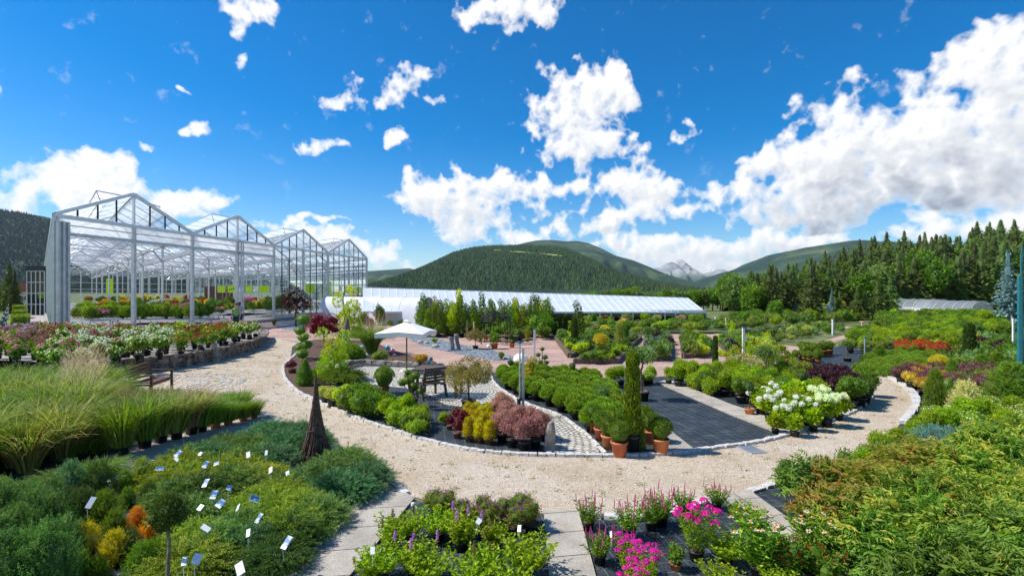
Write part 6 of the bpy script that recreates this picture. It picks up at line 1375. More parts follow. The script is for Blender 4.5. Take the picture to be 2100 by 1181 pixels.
# ------------------------------------------------------------------ people
def person(loc, rz, hgt, label, shirt, bottoms):
    t = thing('person', label, 'person', loc, rz, None, hgt / 1.7)
    import bmesh as B
    me = bpy.data.meshes.new('body'); bm = B.new(); rs = {}
    def vv(p, r): v = bm.verts.new(p); rs[len(rs)] = r; return v
    pel = vv((0, 0, .92), .13); waist = vv((0, 0, 1.06), .11); ch = vv((0, 0, 1.28), .14); nk = vv((0, .01, 1.44), .055); hd0 = vv((0, -.01, 1.52), .07); hd = vv((0, -.015, 1.61), .088); top = vv((0, 0, 1.675), .055)
    E = [(pel, waist), (waist, ch), (ch, nk), (nk, hd0), (hd0, hd), (hd, top)]
    for sg in (-1, 1):
        a = vv((sg * .16, 0, 1.37), .055); b = vv((sg * .22, .03, 1.12), .042); c = vv((sg * .21, -.10, .93), .032); d = vv((sg * .205, -.14, .88), .026); E += [(ch, a), (a, b), (b, c), (c, d)]
        for k in range(5):
            fx = sg * (.205 + (k - 2) * .014); l = (.045, .065, .072, .068, .055)[k]; e = vv((fx, -.165, .865), .009); f = vv((fx, -.17 - l * .4, .86 - l * .7), .007); E += [(d, e), (e, f)]
        hp_ = vv((sg * .09, 0, .84), .095); kn = vv((sg * .10, -.03 * sg, .48), .058); an = vv((sg * .10, .04 * sg, .09), .038); to = vv((sg * .11, .04 * sg - .16, .035), .034); E += [(pel, hp_), (hp_, kn), (kn, an), (an, to)]
    for a, b in E: bm.edges.new((a, b))
    bm.to_mesh(me); bm.free(); o = bpy.data.objects.new('body', me); COL.objects.link(o)
    sk = o.modifiers.new('skin', 'SKIN'); 
    for i, v in enumerate(me.skin_vertices[0].data): v.radius = (rs[i], rs[i] * (.8 if i in (1, 2) else 1)); v.use_root = (i == 0)
    ss = o.modifiers.new('sub', 'SUBSURF'); ss.levels = 1; ss.render_levels = 1
    dg = bpy.context.evaluated_depsgraph_get(); me2 = bpy.data.meshes.new_from_object(o.evaluated_get(dg)); bpy.data.objects.remove(o)
    me2.materials.clear(); me2.materials.append(MAT['skin']); 
    for p in me2.polygons: p.use_smooth = True
    obj('body', me2, t)
    def shell(name, mat, cond, off):
        b2 = B.new(); b2.from_mesh(me2); b2.normal_update()
        B.ops.delete(b2, geom=[f for f in b2.faces if not cond(f.calc_center_median())], context='FACES')
        for v in b2.verts: v.co += v.normal * off
        m3 = bpy.data.meshes.new(name); b2.to_mesh(m3); b2.free(); m3.materials.clear(); m3.materials.append(MAT[mat]); obj(name, m3, t)
    shell('shirt', shirt, lambda c: .98 < c.z < 1.43 and abs(c.x) < .19 and c.y > -.2 and not (abs(c.x) > .17 and c.z < 1.25), .014); shell('shorts', bottoms, lambda c: .66 < c.z < .99 and abs(c.x) < .19, .018)
    mb = MB(); ball(mb, (0, .02, 1.64), (.10, .11, .10), 10, 7, 0, .5, .03); ball(mb, (0, .09, 1.55), (.05, .04, .09), 8, 5, 0, .5, .03); obj('hair', mb.mesh('hair', 'hair', True), t)
    mb = MB(); box(mb, (0, -.11, 1.60), (.022, .03, .035)); 
    for sg in (-1, 1): ball(mb, (sg * .09, 0, 1.60), (.012, .02, .03), 6, 4, 0, .5, 0)
    obj('face', mb.mesh('face', 'skin', True), t)
person((-566 / F * 33, 33, 0), rad(15), 1.95, 'woman in a green sleeveless top and dark blue shorts at the greenhouse opening', 'shirt_green', 'shorts')
person((-559 / F * 36, 36, 0), rad(-160), 1.95, 'person in a pale lilac shirt behind the woman in green', 'shirt_pale', 'shorts')
# ------------------------------------------------------------------ planting
def near(px, py, pts):
    return min(pts, key=lambda q: ((px - q[0]) / 1.6) ** 2 + ((py - q[1]) * 1.6) ** 2)[2]
# roses on the walled terrace
RZ = .40
rosec = [(20,700,['rP','rM','rL']),(120,700,['rM','rC','rP']),(60,735,['rP','rM']),(150,740,['rK','rM','rW']),(200,720,['rK','rW','rP','rM']),(250,735,['rK','rW','rP']),(300,722,['rW','rK','rP','rW']),(330,715,['rW','rK']),(180,690,['rP','rR','rK']),(250,690,['rM','rR','rC']),(300,688,['rL','rC']),(340,690,['rC','rR']),(400,705,['rR','rK','rY','rC']),(430,700,['rR','rC','rK','rC']),(380,692,['rY','rC']),(450,690,['rC','rC','rP']),(500,690,['rY','rK','rP']),(360,720,['rR','rW','rO'])]
fill([(-60,742),(120,772),(235,757),(300,744),(356,737),(424,724),(488,710),(520,700),(526,695),(520,690),(400,694),(260,694),(60,694),(-60,706)], .56, None, 'on the walled terrace', (.85, 1.15), RZ, .25, .25, pick=lambda x, y: (lambda L_: L_[R.integers(len(L_))])(near(x, y, rosec)), spy=.85)
# ornamental grasses
gr = [(30,800,['grassC','grassA']),(80,850,['grassA','grassB']),(60,930,['grassB','grassA']),(150,850,['grassC','grassB']),(150,780,['grassP','grassP','grassP']),(215,800,['grassP','grassA']),(100,800,['grassA','grassP','grassC']),(190,850,['grassP','grassD','grassD']),(130,960,['grassB','grassD']),(200,900,['grassD','grassA']),(260,830,['grassC','grassA']),(250,870,['grassA','grassD']),(330,850,['grassA','grassB']),(400,840,['grassA','pgY']),(210,950,['grassM'])]
fill([(-200,840),(0,820),(160,800),(225,808),(235,850),(235,890),(215,935),(150,965),(60,985),(-200,1010)], .52, None, 'in the grass display on the left', (.95, 1.2), .01, .3, .2, pick=lambda x, y: (lambda L_: L_[R.integers(len(L_))])(near(x, y, gr)))
fill([(240,818),(300,835),(400,842),(455,850),(430,868),(300,892),(240,905)], .36, ['pgA', 'pgY', 'pgA', 'grassD'], 'behind the front row of potted grasses', (.7, .9), .01)
for (x, y, hp, k, lab) in [(250,936,150,'pgA','potted green grass in a black pot, nearest of the front row'), (297,921,140,'pgA','potted green grass with bark mulch, second in the front row'), (330,910,128,'pgY','yellowish potted grass, third in the front row'), (362,903,118,'pgY','yellow-green potted grass, fourth in the front row'), (393,893,112,'pgB','reddish brown potted grass beside the fifth black pot'), (415,888,100,'pgA','bright green grass in a square black pot before the terracotta ones'), (442,880,72,'pgT','fine green grass in the first terracotta pot'), (468,874,64,'pgT','fine green grass in the second terracotta pot from the bench'), (499,866,58,'pgT','fine green grass in the third terracotta pot'), (521,860,50,'pgT','last fine green grass beside the gravel path')]:
    place(k, x, y, hpx=hp, label=lab, solo=True)
for (x, y) in [(470,856),(450,858),(490,852),(430,860)]: place('pgT', x, y, hpx=62, where='behind the terracotta row')
for (x, y) in [(175,985),(215,975),(120,1000)]: place('grassM', x, y, h=.34, where='at the front of the grass display')
# foreground conifers and junipers
jc = [(560,900,['junB','junB']),(450,930,['junB','junA']),(500,900,['junD','junA','junB']),(640,930,['junB']),(740,990,['junB','junA']),(650,1000,['junB','junA']),(500,1000,['junC','junA']),(420,1000,['junC','junB']),(600,1060,['junC','junC']),(480,1090,['junC','junA']),(400,1060,['junA','junD']),(660,1060,['junC','junA']),(430,1150,['junA','junC']),(540,1150,['junD','junB'])]
fill([(330,965),(440,928),(590,878),(640,906),(700,940),(778,988),(720,1040),(640,1100),(560,1190),(380,1210),(350,1100),(330,1010)], .40, None, 'in the juniper display', (.75, 1.05), .01, .3, .3, (.85, 1.1), pick=lambda x, y: (lambda L_: L_[R.integers(len(L_))])(near(x, y, jc)))
for (x, y, h_, lab) in [(490,975,.36,'golden juniper patch among green junipers, upper one'), (520,1000,.34,'golden juniper patch, lower one beside white tags'), (545,992,.28,'small golden juniper right of the other two')]: place('junG', x, y, h=h_, label=lab, solo=True, sx=1.2)
for (x, y, h_, lab) in [(20,1110,.8,'tall feathery blue-green juniper, back left'), (85,1150,.85,'tall feathery blue-green juniper beside the white edging'), (10,1210,.9,'tall feathery blue-green juniper in the bottom left corner'), (70,1245,.85,'tall feathery blue-green juniper at the bottom edge'), (-60,1160,.9,'tall feathery blue-green juniper cut by the left edge'), (115,1190,.6,'smaller blue-green juniper by the edging')]: place('upjun', x, y, h=h_, label=lab, solo=True, sx=1.05)
for (k, x, y, hp, lab) in [('coneB',145,1030,90,'blue-green cone conifer beside the slabs'), ('coneD',203,1025,85,'dark green columnar dwarf conifer next to the blue one'), ('coneD',140,1075,80,'dark green dwarf conifer in the second row'), ('coneD',172,1080,85,'dark olive dwarf conifer beside the red pot'), ('coneY',175,1150,85,'golden feathery conifer, largest of the yellow ones'), ('coneY',235,1160,80,'golden drooping conifer beside the largest yellow one'), ('coneL',160,1200,80,'lime-green conifer below the golden ones'), ('coneO',280,1085,50,'orange-gold dwarf conifer, upper of two'), ('coneO',307,1115,62,'orange-gold dwarf conifer, lower of two'), ('coneG',262,1045,50,'round mid-green dwarf conifer above the orange ones'), ('coneL',290,1000,65,'lime-green rounded conifer by the slab path'), ('coneG',255,1010,50,'low green conifer by the slab path'), ('coneG',215,1080,80,'green upright conifer left of the orange ones'), ('coneG',235,1110,70,'mid-green upright conifer above the golden ones'), ('coneD',270,1150,70,'slim dark green conifer right of the golden ones'), ('coneG',290,1190,85,'green feathery conifer at the bottom edge'), ('coneG',325,1180,85,'bright green upright conifer at the bottom edge'), ('coneL',340,1060,50,'pale green conifer right of the orange ones'), ('coneD',305,1040,55,'dark spiky dwarf conifer above the orange ones'), ('coneG',75,1035,40,'small yellow-green conifer between slabs and blue junipers'), ('coneY',5,1015,40,'small golden conifer at the left edge'), ('coneB',330,1020,48,'blue-grey dwarf conifer by the tags'), ('coneG',200,1195,60,'green dwarf conifer below the golden pair'), ('coneB',560,1170,50,'grey-green dwarf conifer at the lower end of the junipers'), ('coneB',520,1185,50,'grey-green dwarf conifer at the bottom edge')]:
    place(k, x, y, hpx=hp, label=lab, solo=True)
place('minitree', 646, 1034, hpx=100, label='small standard conifer tree in a terracotta pot beside the twig cone', solo=True)
PR['darkstd'] = dict(name='potted_standard', cat='topiary', h=1.3, desc='x', parts=(('pot', pot(.16, .14)), ('stem', up(trunkmb(.75, .024, .018, .02), .1).mesh('stem', 'greytrunk')), ('crown', crown(lumps(.2, .2, .22, 10, .11, .98), 3000, .045, .35, up=.6, rnd=.4, core=.7).mesh('crown', 'darkconifer'))))
place('darkstd', 345, 1235, h=.98, label='dark green standard conifer on a bare grey stem at the bottom edge', solo=True)
# white edging stones left
kerb('edging_stones', [(128,1010),(135,1060),(142,1110),(150,1150),(130,1200)], .07, .1, .13, 'pale ragged edging between the blue junipers and the dwarf conifers')
# plant tags
def tagobj(px, py, wpx, hpx, rot, blue, label):
    wpx *= .82; hpx *= .82; dz = .36; s = S(py, dz); t = thing('plant_tag', label, 'plant tag', G(px, py, dz), rad(R.uniform(-25, 25))); w_, h_ = wpx * s, hpx * s; Rm = Matrix.Rotation(rad(-48), 3, 'X'); R2 = Matrix.Rotation(rad(rot), 3, 'Y')
    MM = (R2 @ Rm)
    mb = MB(); box(mb, (0, 0, 0), (w_, .003, h_), tilt=MM); cd_ = obj('card', mb.mesh('card', 'tagwhite'), t)
    if blue:
        mb = MB(); c_ = MM @ Vector((0, -.0035, h_ * .12)); box(mb, tuple(c_), (w_ * .94, .003, h_ * .68), tilt=MM); obj('picture', mb.mesh('picture', 'tagblue'), cd_)
    mb = MB(); e_ = MM @ Vector((0, .002, -h_ * .5)); tube(mb, [tuple(e_), (e_[0], e_[1] + .01, e_[2] - .12)], .003, 4); obj('stake', mb.mesh('stake', 'tagwhite'), t)
for a in [(365,930,11,18,20,1,'blue and white tag nearest the slab path, by the first juniper'), (362,941,14,7,30,0,'white folded tag below the topmost blue one'), (328,960,18,10,5,1,'pale blue tag left of the other tags'), (411,930,9,9,10,1,'small blue tag in the dark green juniper'), (422,952,11,18,15,1,'blue and white tag near the middle of the top row'), (444,950,14,9,-20,1,'light blue tag tilted in the top row'), (509,932,9,16,-15,0,'white narrow tag beside the golden patch'), (546,928,6,14,0,0,'grey tag at the right of the golden patch'), (555,963,10,17,-30,0,'white tag right of the golden patch'), (590,970,9,12,-30,0,'white tag near the twig cone'), (422,990,14,22,-10,1,'large blue tag in the centre of the junipers'), (439,1014,14,22,5,1,'large blue and white tag below the central one'), (470,1000,12,12,20,1,'blue tag half hidden beside the central pair'), (452,1032,18,20,20,1,'blue tag leaning left, lower centre'), (411,1040,14,15,5,0,'square white tag left of the lower blue ones'), (488,1040,12,18,-40,0,'white tag leaning right'), (522,1022,22,16,25,1,'wide blue and white tag right of centre'), (531,1062,10,24,10,1,'narrow dark blue tag'), (366,1022,14,7,15,0,'small white tag by the orange conifer'), (422,1082,24,12,25,0,'white folded tag left of the dark gap'), (509,1092,10,20,-20,0,'grey tag beside the dark gap'), (588,1112,16,32,8,1,'large dark blue tag at the edge by the slab path'), (404,1145,20,26,25,0,'large white picture tag at the bottom'), (378,1150,12,22,-5,0,'grey oval tag at the bottom'), (492,1165,20,32,-30,0,'tall white tag with green stripe at the bottom edge'), (186,1030,12,30,20,0,'grey paper tag between the dark conifers')]: tagobj(*a)

# bottom bed of astilbes
for (k, x, y, h_, lab) in [('astG',805,1130,.62,'astilbe with brown seed plumes by the slab path'), ('astilbe',850,1190,.6,'astilbe with two pale lilac plumes near the bottom edge'), ('astilbe',945,1130,.62,'astilbe with a lilac plume behind the others'), ('leafy',900,1110,.55,'yellow-green astilbe left of the lilac plume'), ('leafy',880,1200,.5,'bright green leafy perennial at the bottom edge'), ('astG',1000,1190,.55,'astilbe with brown plumes, right one at the bottom'), ('leafy',1080,1185,.62,'broad lime-green perennial beside the centre slab'), ('leafy',1040,1230,.5,'lime-green perennial in the bottom row'), ('leafy',780,1190,.5,'green perennial at the corner of the left slab'), ('astG',760,1200,.4,'low green plant with yellow buds at the slab edge'), ('leafy',970,1215,.5,'leafy green perennial between the two astilbes'), ('leafy',840,1110,.45,'leafy perennial under the purple flowers'), ('astG',1010,1130,.5,'dark astilbe below the purple cranesbills'), ('leafy',1060,1260,.45,'green perennial at the bottom right of the bed')]: place(k, x, y, h=h_ * .68, label=lab, solo=True)
fill([(850,1046),(1000,1062),(1110,1068),(1100,1100),(1000,1105),(870,1090)], .24, ['smallpurp'], 'in the bottom bed beside the gravel path', (.75, .95), .01, .2, 0)
for a in [(1065,1083,9,17,-10,0,'white tag among the purple cranesbills'), (982,1068,12,14,30,0,'white tag leaning left in the cranesbills'), (846,1033,8,10,0,0,'small white tag at the corner by the path'), (764,1128,11,18,0,0,'grey tag with brown edge beside the slab'), (1253,1095,5,14,-20,0,'narrow white label between the veronicas')]: tagobj(*a)
for (x, y, h_, lab) in [(1207,1088,.55,'pink-spiked veronica in a black pot beside the centre slab'), (1290,1105,.6,'veronica with many pink spikes behind the phlox'), (1335,1088,.55,'slender pink veronica right of the bushy one'), (1356,1080,.62,'tall pink veronica in a dark green pot'), (1402,1060,.5,'pink veronica close to the pale kerb'), (1470,1046,.48,'pink veronica in a black pot nearest the gravel'), (1230,1158,.52,'veronica with rosy spikes, front left'), (1275,1150,.42,'pale pink veronica beside the front left one')]: place('veronica', x, y, h=h_ * .80, label=lab, solo=True)
for (x, y, h_, lab) in [(1330,1215,.62,'magenta phlox at the bottom edge beside the veronicas'), (1290,1190,.6,'smaller magenta phlox left of the bottom one'), (1428,1150,.86,'tall magenta phlox in the middle of the black fabric'), (1300,1245,.55,'magenta phlox cut off by the bottom edge')]: place('phlox', x, y, h=h_ * .70, label=lab, solo=True)
for (x, y, h_, lab) in [(1560,1190,.85,'white coneflower in full bloom beside the right slab'), (1660,1165,.75,'white coneflower on the right slab edge'), (1548,1128,.62,'coneflower with few blooms behind the full one')]: place('coneflower', x, y, h=h_ * .74, label=lab, solo=True)
for (x, y, h_, lab) in [(1490,1160,.5,'leafy green perennial in a terracotta pot right of the phlox'), (1525,1080,.42,'tall green perennial in bud behind the coneflowers'), (1600,1225,.4,'green perennial at the bottom edge'), (1475,1215,.4,'broad-leaved perennial at the bottom edge')]: place('leafy', x, y, h=h_ * .68, label=lab, solo=True)
for (x, y, h_, lab) in [(1640,1200,.42,'scarlet-flowered plant at the bottom edge, left one'), (1735,1185,.42,'scarlet-flowered plant under the large shrubs'), (1690,1215,.4,'scarlet-flowered plant at the bottom between slab and shrubs'), (1590,1180,.35,'small scarlet-flowered plant beside the coneflower')]: place('redfl', x, y, h=h_, label=lab, solo=True)
t = place('miscP', 1386, 1170, h=.25, label='terracotta pot with tiny seedling beside the phlox', solo=True); 
sh('bluepot', 'potted_shrub', 'shrub', 'x', .5, .17, 900, .03, .5, 'deepgreen', pr=.1, ph=.2, pm='pot_blue'); place('bluepot', 1612, 1012, h=.46, label='small green plant in a blue pot at the edge of the path', solo=True)
# big shrubs lower right
bk = [(1900,1200,['big0','bigD','big2']),(1680,1010,['bigD','bigD','big1']),(1730,1080,['bigD','big1']),(1780,1000,['big1','big1','big0']),(1850,1050,['big0','big2','big1']),(1950,1100,['big0','big2']),(2060,1100,['big0','big2']),(1830,1180,['big0']),(2050,1000,['big2','big0','big2'])]
fill([(1668,1030),(1720,1000),(1800,992),(1900,1005),(2060,1008),(2300,1030),(2300,1560),(1950,1480),(1780,1200),(1705,1110)], .42, None, 'in the lower right corner', (.55, .88), .01, .2, .3, pick=lambda x, y: (lambda L_: L_[R.integers(len(L_))])(near(x, y, bk)))
place('bigD', 1672, 1050, h=.72, label='dark green drooping shrub at the corner nearest the gravel path', solo=True); place('bigD', 1720, 1125, h=.62, label='dark green shrub in a large black pot beside the red flowers', solo=True)
for (x, y, h_, lab) in [(1740,975,.40,'bronze leafy shrub behind the drain'), (1690,985,.36,'low bronze shrub near the drain')]: place('fP', x, y, h=h_, label=lab, solo=True, sx=.8)
fill([(1745,985),(1800,935),(1850,905),(1900,895),(1905,935),(1830,985)], .34, ['shrA', 'shrB', 'hedgeL', 'fP'], 'beside the path bend on the right', (.48, .62), .01)
for (x, y, h_, lab) in [(1900,945,.55,'blue juniper, left of the blue group'), (1942,948,.62,'blue juniper in the middle of the blue group'), (1988,945,.6,'blue juniper, right of the blue group'), (1925,968,.5,'blue juniper, nearest of the blue group'), (1970,972,.52,'blue-green juniper merging into the yellow-green shrubs'), (2022,965,.42,'small blue juniper on the far right of the group')]: place('bluebush', x, y, h=h_, label=lab, solo=True); 
fill([(1890,880),(1960,852),(2060,850),(2200,870),(2200,975),(2040,950),(1900,930)], .42, ['spirW', 'spirW', 'spirW', 'shrA'], 'behind the blue junipers', (.62, .85), .01)
fill([(2030,955),(2200,965),(2200,1010),(2030,1005)], .5, ['big0', 'big2'], 'at the right edge', (.8, 1), .01)
place('ws', 1982, 872, hpx=92, label='creamy white variegated dwarf spruce among the spireas', solo=True)
p_ = dict(PR['ws']); PR['wsg'] = dict(p_, name='conical_conifer', parts=(('foliage', bush(.3, .85, 1500, .10, .035, 'darkconifer', 5, .5)),)); PR['wsg']['parts'][0][1].materials[0] = MAT['mugo']
place('wsg', 2075, 850, hpx=100, label='large conical green conifer at the right edge', solo=True, sx=1.3)
for (x, y, hp, lab) in [(1918,852,90,'weeping green conifer left of the pale spruce'), (1952,800,60,'small weeping conifer above the pale spruce')]: place('wsg', x, y, hpx=hp, label=lab, solo=True, sx=.6)
fill([(1890,850),(1900,825),(1915,850),(1900,875)], .35, ['fB', 'fA'], 'on the outer side of the path bend', (.6, .8), .01)
# right-hand shrub blocks
fill([(1845,788),(1880,775),(1925,778),(1930,808),(1890,818),(1868,800)], .42, ['shrAu', 'shrAu', 'shrBu'], 'in the autumn-coloured block', (.8, 1.05), .01)
fill([(1925,780),(2040,778),(2100,800),(2090,850),(2030,846),(1935,825)], .46, ['shrBu', 'shrBu', 'fP'], 'in the burgundy block on the right', (.8, 1.05), .01)
fill([(1758,752),(1780,744),(1925,748),(1915,776),(1830,778),(1765,766)], .58, ['mound'], 'in low rows beside the path bend', (.85, 1.05), .01, .1, .15)
fill([(1815,732),(1935,728),(1950,742),(1820,744)], .58, ['mound'], 'behind the front rows of mounds', (.85, 1.05), .01, .1, .15)
place('wsg', 1803, 740, hpx=30, label='rounded blue-green conifer left of the red flowers', solo=True, sx=1.3)
fill([(1822,724),(1880,716),(1945,728),(1925,736),(1850,732)], .55, ['bed_red'], 'in the red block', (.8, 1.1), .01)
fill([(1712,728),(1745,716),(1900,706),(1980,712),(1985,735),(1940,726),(1870,712),(1800,724),(1760,726)], .62, ['shrY', 'shrB', 'shrV', 'fG', 'shrA'], 'beside the red flowers', (.7, 1.0), .01)
fill([(1735,706),(1755,690),(1975,688),(1980,706),(1850,710)], .62, ['hedgeL', 'hedgeL', 'hedge', 'fG'], 'in the long hedge block on the right', (.85, 1.05), .01, .2)
fill([(1790,678),(1830,668),(1980,668),(2070,676),(2075,690),(1990,690),(1985,684),(1800,684)], .85, ['hedge', 'hedgeL', 'fC', 'hedge'], 'in the tall rows below the shade tunnel', (1.0, 1.35), .01)
fill([(1780,664),(1860,656),(2075,656),(2080,668),(1800,668)], 1.2, ['hedge', 'fG', 'fB', 'hedgeL', 'hedge'], 'in the far rows before the shade tunnel', (1.2, 1.7), .01)
fill([(1985,708),(2075,706),(2082,760),(1990,740)], .7, ['fB', 'fV', 'fC', 'fH', 'fG', 'shrC', 'shrP'], 'in the mixed block at the right edge', (.9, 1.3), .01)
fill([(1935,740),(2080,765),(2088,790),(1950,776),(1925,760)], .6, ['fH', 'fC', 'fG', 'shrC', 'mound'], 'in the conifer block at the right edge', (.7, .95), .01)
PR['yball'] = dict(name='golden_ball_tree', cat='topiary', h=.9, desc='x', parts=(('crown', Fm(up(clipped(.26, 2200, .05, .4, .8), .66), 'gold')), ('stem', trunkmb(.5, .02, .018).mesh('stem', 'trunk'))))
place('yball', 1925, 779, hpx=50, label='golden yellow ball conifer on a short stem', solo=True, sx=1.1)
for (k, x, y, hp, sx, lab) in [('coneL',1966,772,42,1.1,'bright green conical conifer right of the golden ball'), ('wsg',2012,775,46,1.1,'dark green-gold yew beside the bright cone'), ('wsg',2045,775,50,1.0,'dark green yew right of the gold-tipped one'), ('col',1988,738,74,1.4,'dark narrow cypress column standing over the hedge block'), ('fD',1888,676,20,.8,'bright yellow shrub in the tall rows')]: place(k, x, y, hpx=hp, label=lab, solo=True, sx=sx)
# pots around the empty fabric on the right
sheet('fabric_small', [(1700,738),(1735,727),(1790,736),(1745,758),(1690,745)], .020, 'fabric', label='small empty black fabric with one large pot', cat='ground fabric')
for (x, y, k, hp) in [(1613,736,'boxS',17),(1617,744,'boxS',20),(1632,738,'boxS',20),(1643,737,'boxS',19),(1650,741,'boxS',20),(1657,737,'boxS',18),(1660,743,'boxS',20),(1650,733,'boxS',26),(1658,730,'boxS',28),(1668,732,'boxS',28),(1680,732,'boxS',28),(1690,730,'boxS',30),(1701,728,'boxS',28),(1671,742,'boxS',20),(1646,729,'boxS',28)]: place(k, x, y, hpx=hp, where='in the cluster by the empty black fabric')
place('boxBig', 1678, 748, hpx=34, label='larger clipped ball in front of the terracotta cluster', solo=True, sx=.8); place('box', 1625, 748, hpx=22, label='small round bush at the left of the terracotta cluster', solo=True)
for (x, y, hp, lab) in [(1660,722,20,'small dark cone topiary, left one'), (1670,722,18,'small dark cone topiary, middle one'), (1689,720,20,'small dark cone topiary, right one')]: place('coneTop', x, y, hpx=hp, label=lab, solo=True)
place('weepcedar', 1738, 742, hpx=44, label='flat-topped grafted conifer in a large black pot on the empty fabric', solo=True, sx=1.2)

# ------------------------------------------------------------------ plant island
place('cloudpine', 622, 738, hpx=90, label='cloud-pruned pine with layered pads at the tip of the island', solo=True)
place('uptree', 684, 780, hpx=114, label='slender garden tree with green leaves and red tips, left of the cobbles', solo=True)
place('redmaple', 665, 712, hpx=74, label='crimson red japanese maple behind the cloud pine', solo=True, sx=1.15)
place('coneTop', 625, 792, hpx=58, label='clipped conical bush in the bark bed', solo=True)
place('barb', 599, 766, hpx=30, label='low dark red barberry in the bark bed', solo=True, sx=1.5)
place('pinebig', 716, 742, hpx=44, label='broad mounded green pine behind the garden tree', solo=True)
place('flatjun', 700, 783, hpx=34, label='low spreading conifer under the garden tree', solo=True, sx=1.1); place('flatjun', 660, 772, hpx=22, label='flat dark juniper between cone and tree', solo=True)
place('miscanthus', 762, 727, hpx=86, label='large fountain-shaped green grass left of the parasol', solo=True, sx=.8)
place('shrAu', 862, 752, hpx=30, label='yellow and orange spirea right of the parasol pole', solo=True, sx=1.2); place('fP', 778, 744, hpx=28, label='olive shrub behind the bark bed rocks', solo=True)
place('goldtree', 706, 692, hpx=118, label='golden yellow-leaved tree in front of the glazed bays', solo=True, sx=.85)
place('darkmaple', 607, 670, hpx=88, label='dark purple-leaved tree in front of the greenhouse', solo=True, sx=1.05)
for (x, y, k, hp, sx, lab) in [(780,682,'dt0',66,.55,'dark open shrub between greenhouse and white tunnel'), (745,676,'dt2',40,.9,'olive shrub at the foot of the golden tree'), (760,684,'redmaple',34,.7,'dusky red shrub behind the fountain grass'), (562,668,'boxBig',13,1,'small clipped box ball at the greenhouse corner'), (800,668,'fG',14,1,'low lime shrub in front of the white tunnel'), (822,668,'fB',12,1,'low green shrub in front of the rounded tunnel'), (735,690,'pinebig',24,.9,'dark shrub below the greenhouse corner')]: place(k, x, y, hpx=hp, label=lab, solo=True, sx=sx)
place('boxBig', 788, 808, hpx=56, label='large clipped box ball in a terracotta pot on the cobbles', solo=True, sx=.95)
place('bonsai', 840, 838, hpx=84, label='cloud-pruned bonsai tree in a black bowl', solo=True, sx=.9)
place('weepmaple', 961, 838, hpx=104, label='weeping tree with feathery orange-green leaves in a black pot', solo=True, sx=1.0)
# potted rows on the island edge
for (x, y, k, hp, lab) in [(668,828,'shrV',38,'variegated shrub at the left end of the potted row'), (683,836,'shrV',44,'pale variegated shrub, second in the potted row'), (703,842,'shrY',50,'yellow-green shrub in the potted row'), (722,848,'hedge',58,'green feathery shrub in the potted row'), (745,856,'hedge',60,'taller green feathery shrub in the potted row'), (762,846,'hedge',58,'green shrub behind the end of the potted row'), (735,838,'hedge',58,'dense green shrub behind the potted row'), (712,832,'shrV',46,'pale shrub behind the potted row'), (776,858,'hedge',48,'green shrub at the right end of the potted row'), (795,842,'hedge',40,'green shrub beside the box ball')]: place(k, x, y, hpx=hp, label=lab, solo=True)
fill([(775,872),(800,850),(850,845),(885,870),(888,900),(850,893)], .30, ['fA', 'fB', 'shrA'], 'in the low green block on the island', (.5, .66), .015, .2, .2)
place('fA', 912, 872, hpx=28, label='single low green plant right of the green block', solo=True)
for (x, y, lab, hp) in [(922,882,'dark red barberry at the left of its group',34), (938,900,'dark red barberry nearest the kerb',46), (935,872,'dark red barberry behind the others',40), (948,884,'dark red barberry beside the yellow thujas',48)]: place('barb', x, y, hpx=hp, label=lab, solo=True)
for i, (x, y) in enumerate([(962,906),(983,909),(1003,912),(975,893),(992,897),(1010,897),(968,880),(985,884),(1003,885),(958,870),(978,870),(1000,872)]): place('thujaY', x, y, hpx=54 if i < 9 else 48, where='in the block on the island edge')
for i, (x, y, lab) in enumerate([(1030,908,'front left one'), (1050,918,'front middle one'), (1075,924,'front right one'), (1098,920,'one beside the standing stone'), (1040,885,'back left one'), (1062,893,'back middle one beside the metal post'), (1090,897,'back right one'), (1030,868,'far left one'), (1108,905,'rightmost one')]): place('pinkl', x, y, hpx=74 if i < 4 else 68, label='pinkish brown-leaved weigela, ' + lab, solo=True)
# dwarf pines
fill([(1020,782),(1060,772),(1215,784),(1245,800),(1290,850),(1255,905),(1195,880),(1135,840),(1050,808)], .33, ['mugo0', 'mugo1'], 'in the dwarf pine block', (.85, 1.1), .02, .18, .35)
for (x, y, k, hp, lab) in [(1047,780,'stdball',42,'thin lollipop topiary in a terracotta pot by the cobbles'), (1174,790,'stdball',46,'lollipop topiary in a terracotta pot behind the dwarf pines'), (1112,780,'cloudsmall',68,'small pom-pom tree at the back of the dwarf pines'), (1088,805,'weeppot',70,'weeping golden conifer beside the standpipe'), (1232,855,'minitree',72,'dark grafted conifer standing among the dwarf pines'), (1316,822,'weepcedar',110,'spreading grafted conifer in a large black pot on the empty fabric'), (1297,928,'colT',204,'tall narrow clipped thuja column in a black pot'), (1122,788,'box',36,'small dark ball behind the dwarf pines'), (1146,780,'box',28,'second small dark ball behind the dwarf pines'), (1146,722,'box',10,'x')][:-1]: place(k, x, y, hpx=hp, label=lab, solo=True, sx=.62 if k == 'colT' else 1)
for (x, y, hp, lab) in [(1218,888,56,'box ball in terracotta pot at the left end of the row'), (1233,904,60,'box ball in terracotta pot, second in the row'), (1249,921,66,'box ball in terracotta pot, third in the row'), (1270,936,70,'box ball in terracotta pot nearest the path'), (1335,910,62,'box ball in terracotta pot behind the rightmost one'), (1355,931,72,'rightmost box ball in terracotta pot'), (1322,890,56,'box ball behind the thuja column'), (1277,893,54,'box ball between row and thuja column')]: place('box', x, y, hpx=hp, label=lab, solo=True)
place('wsg', 1312, 926, hpx=66, label='slim feathery conifer in a small brown pot between the box balls', solo=True, sx=.45)
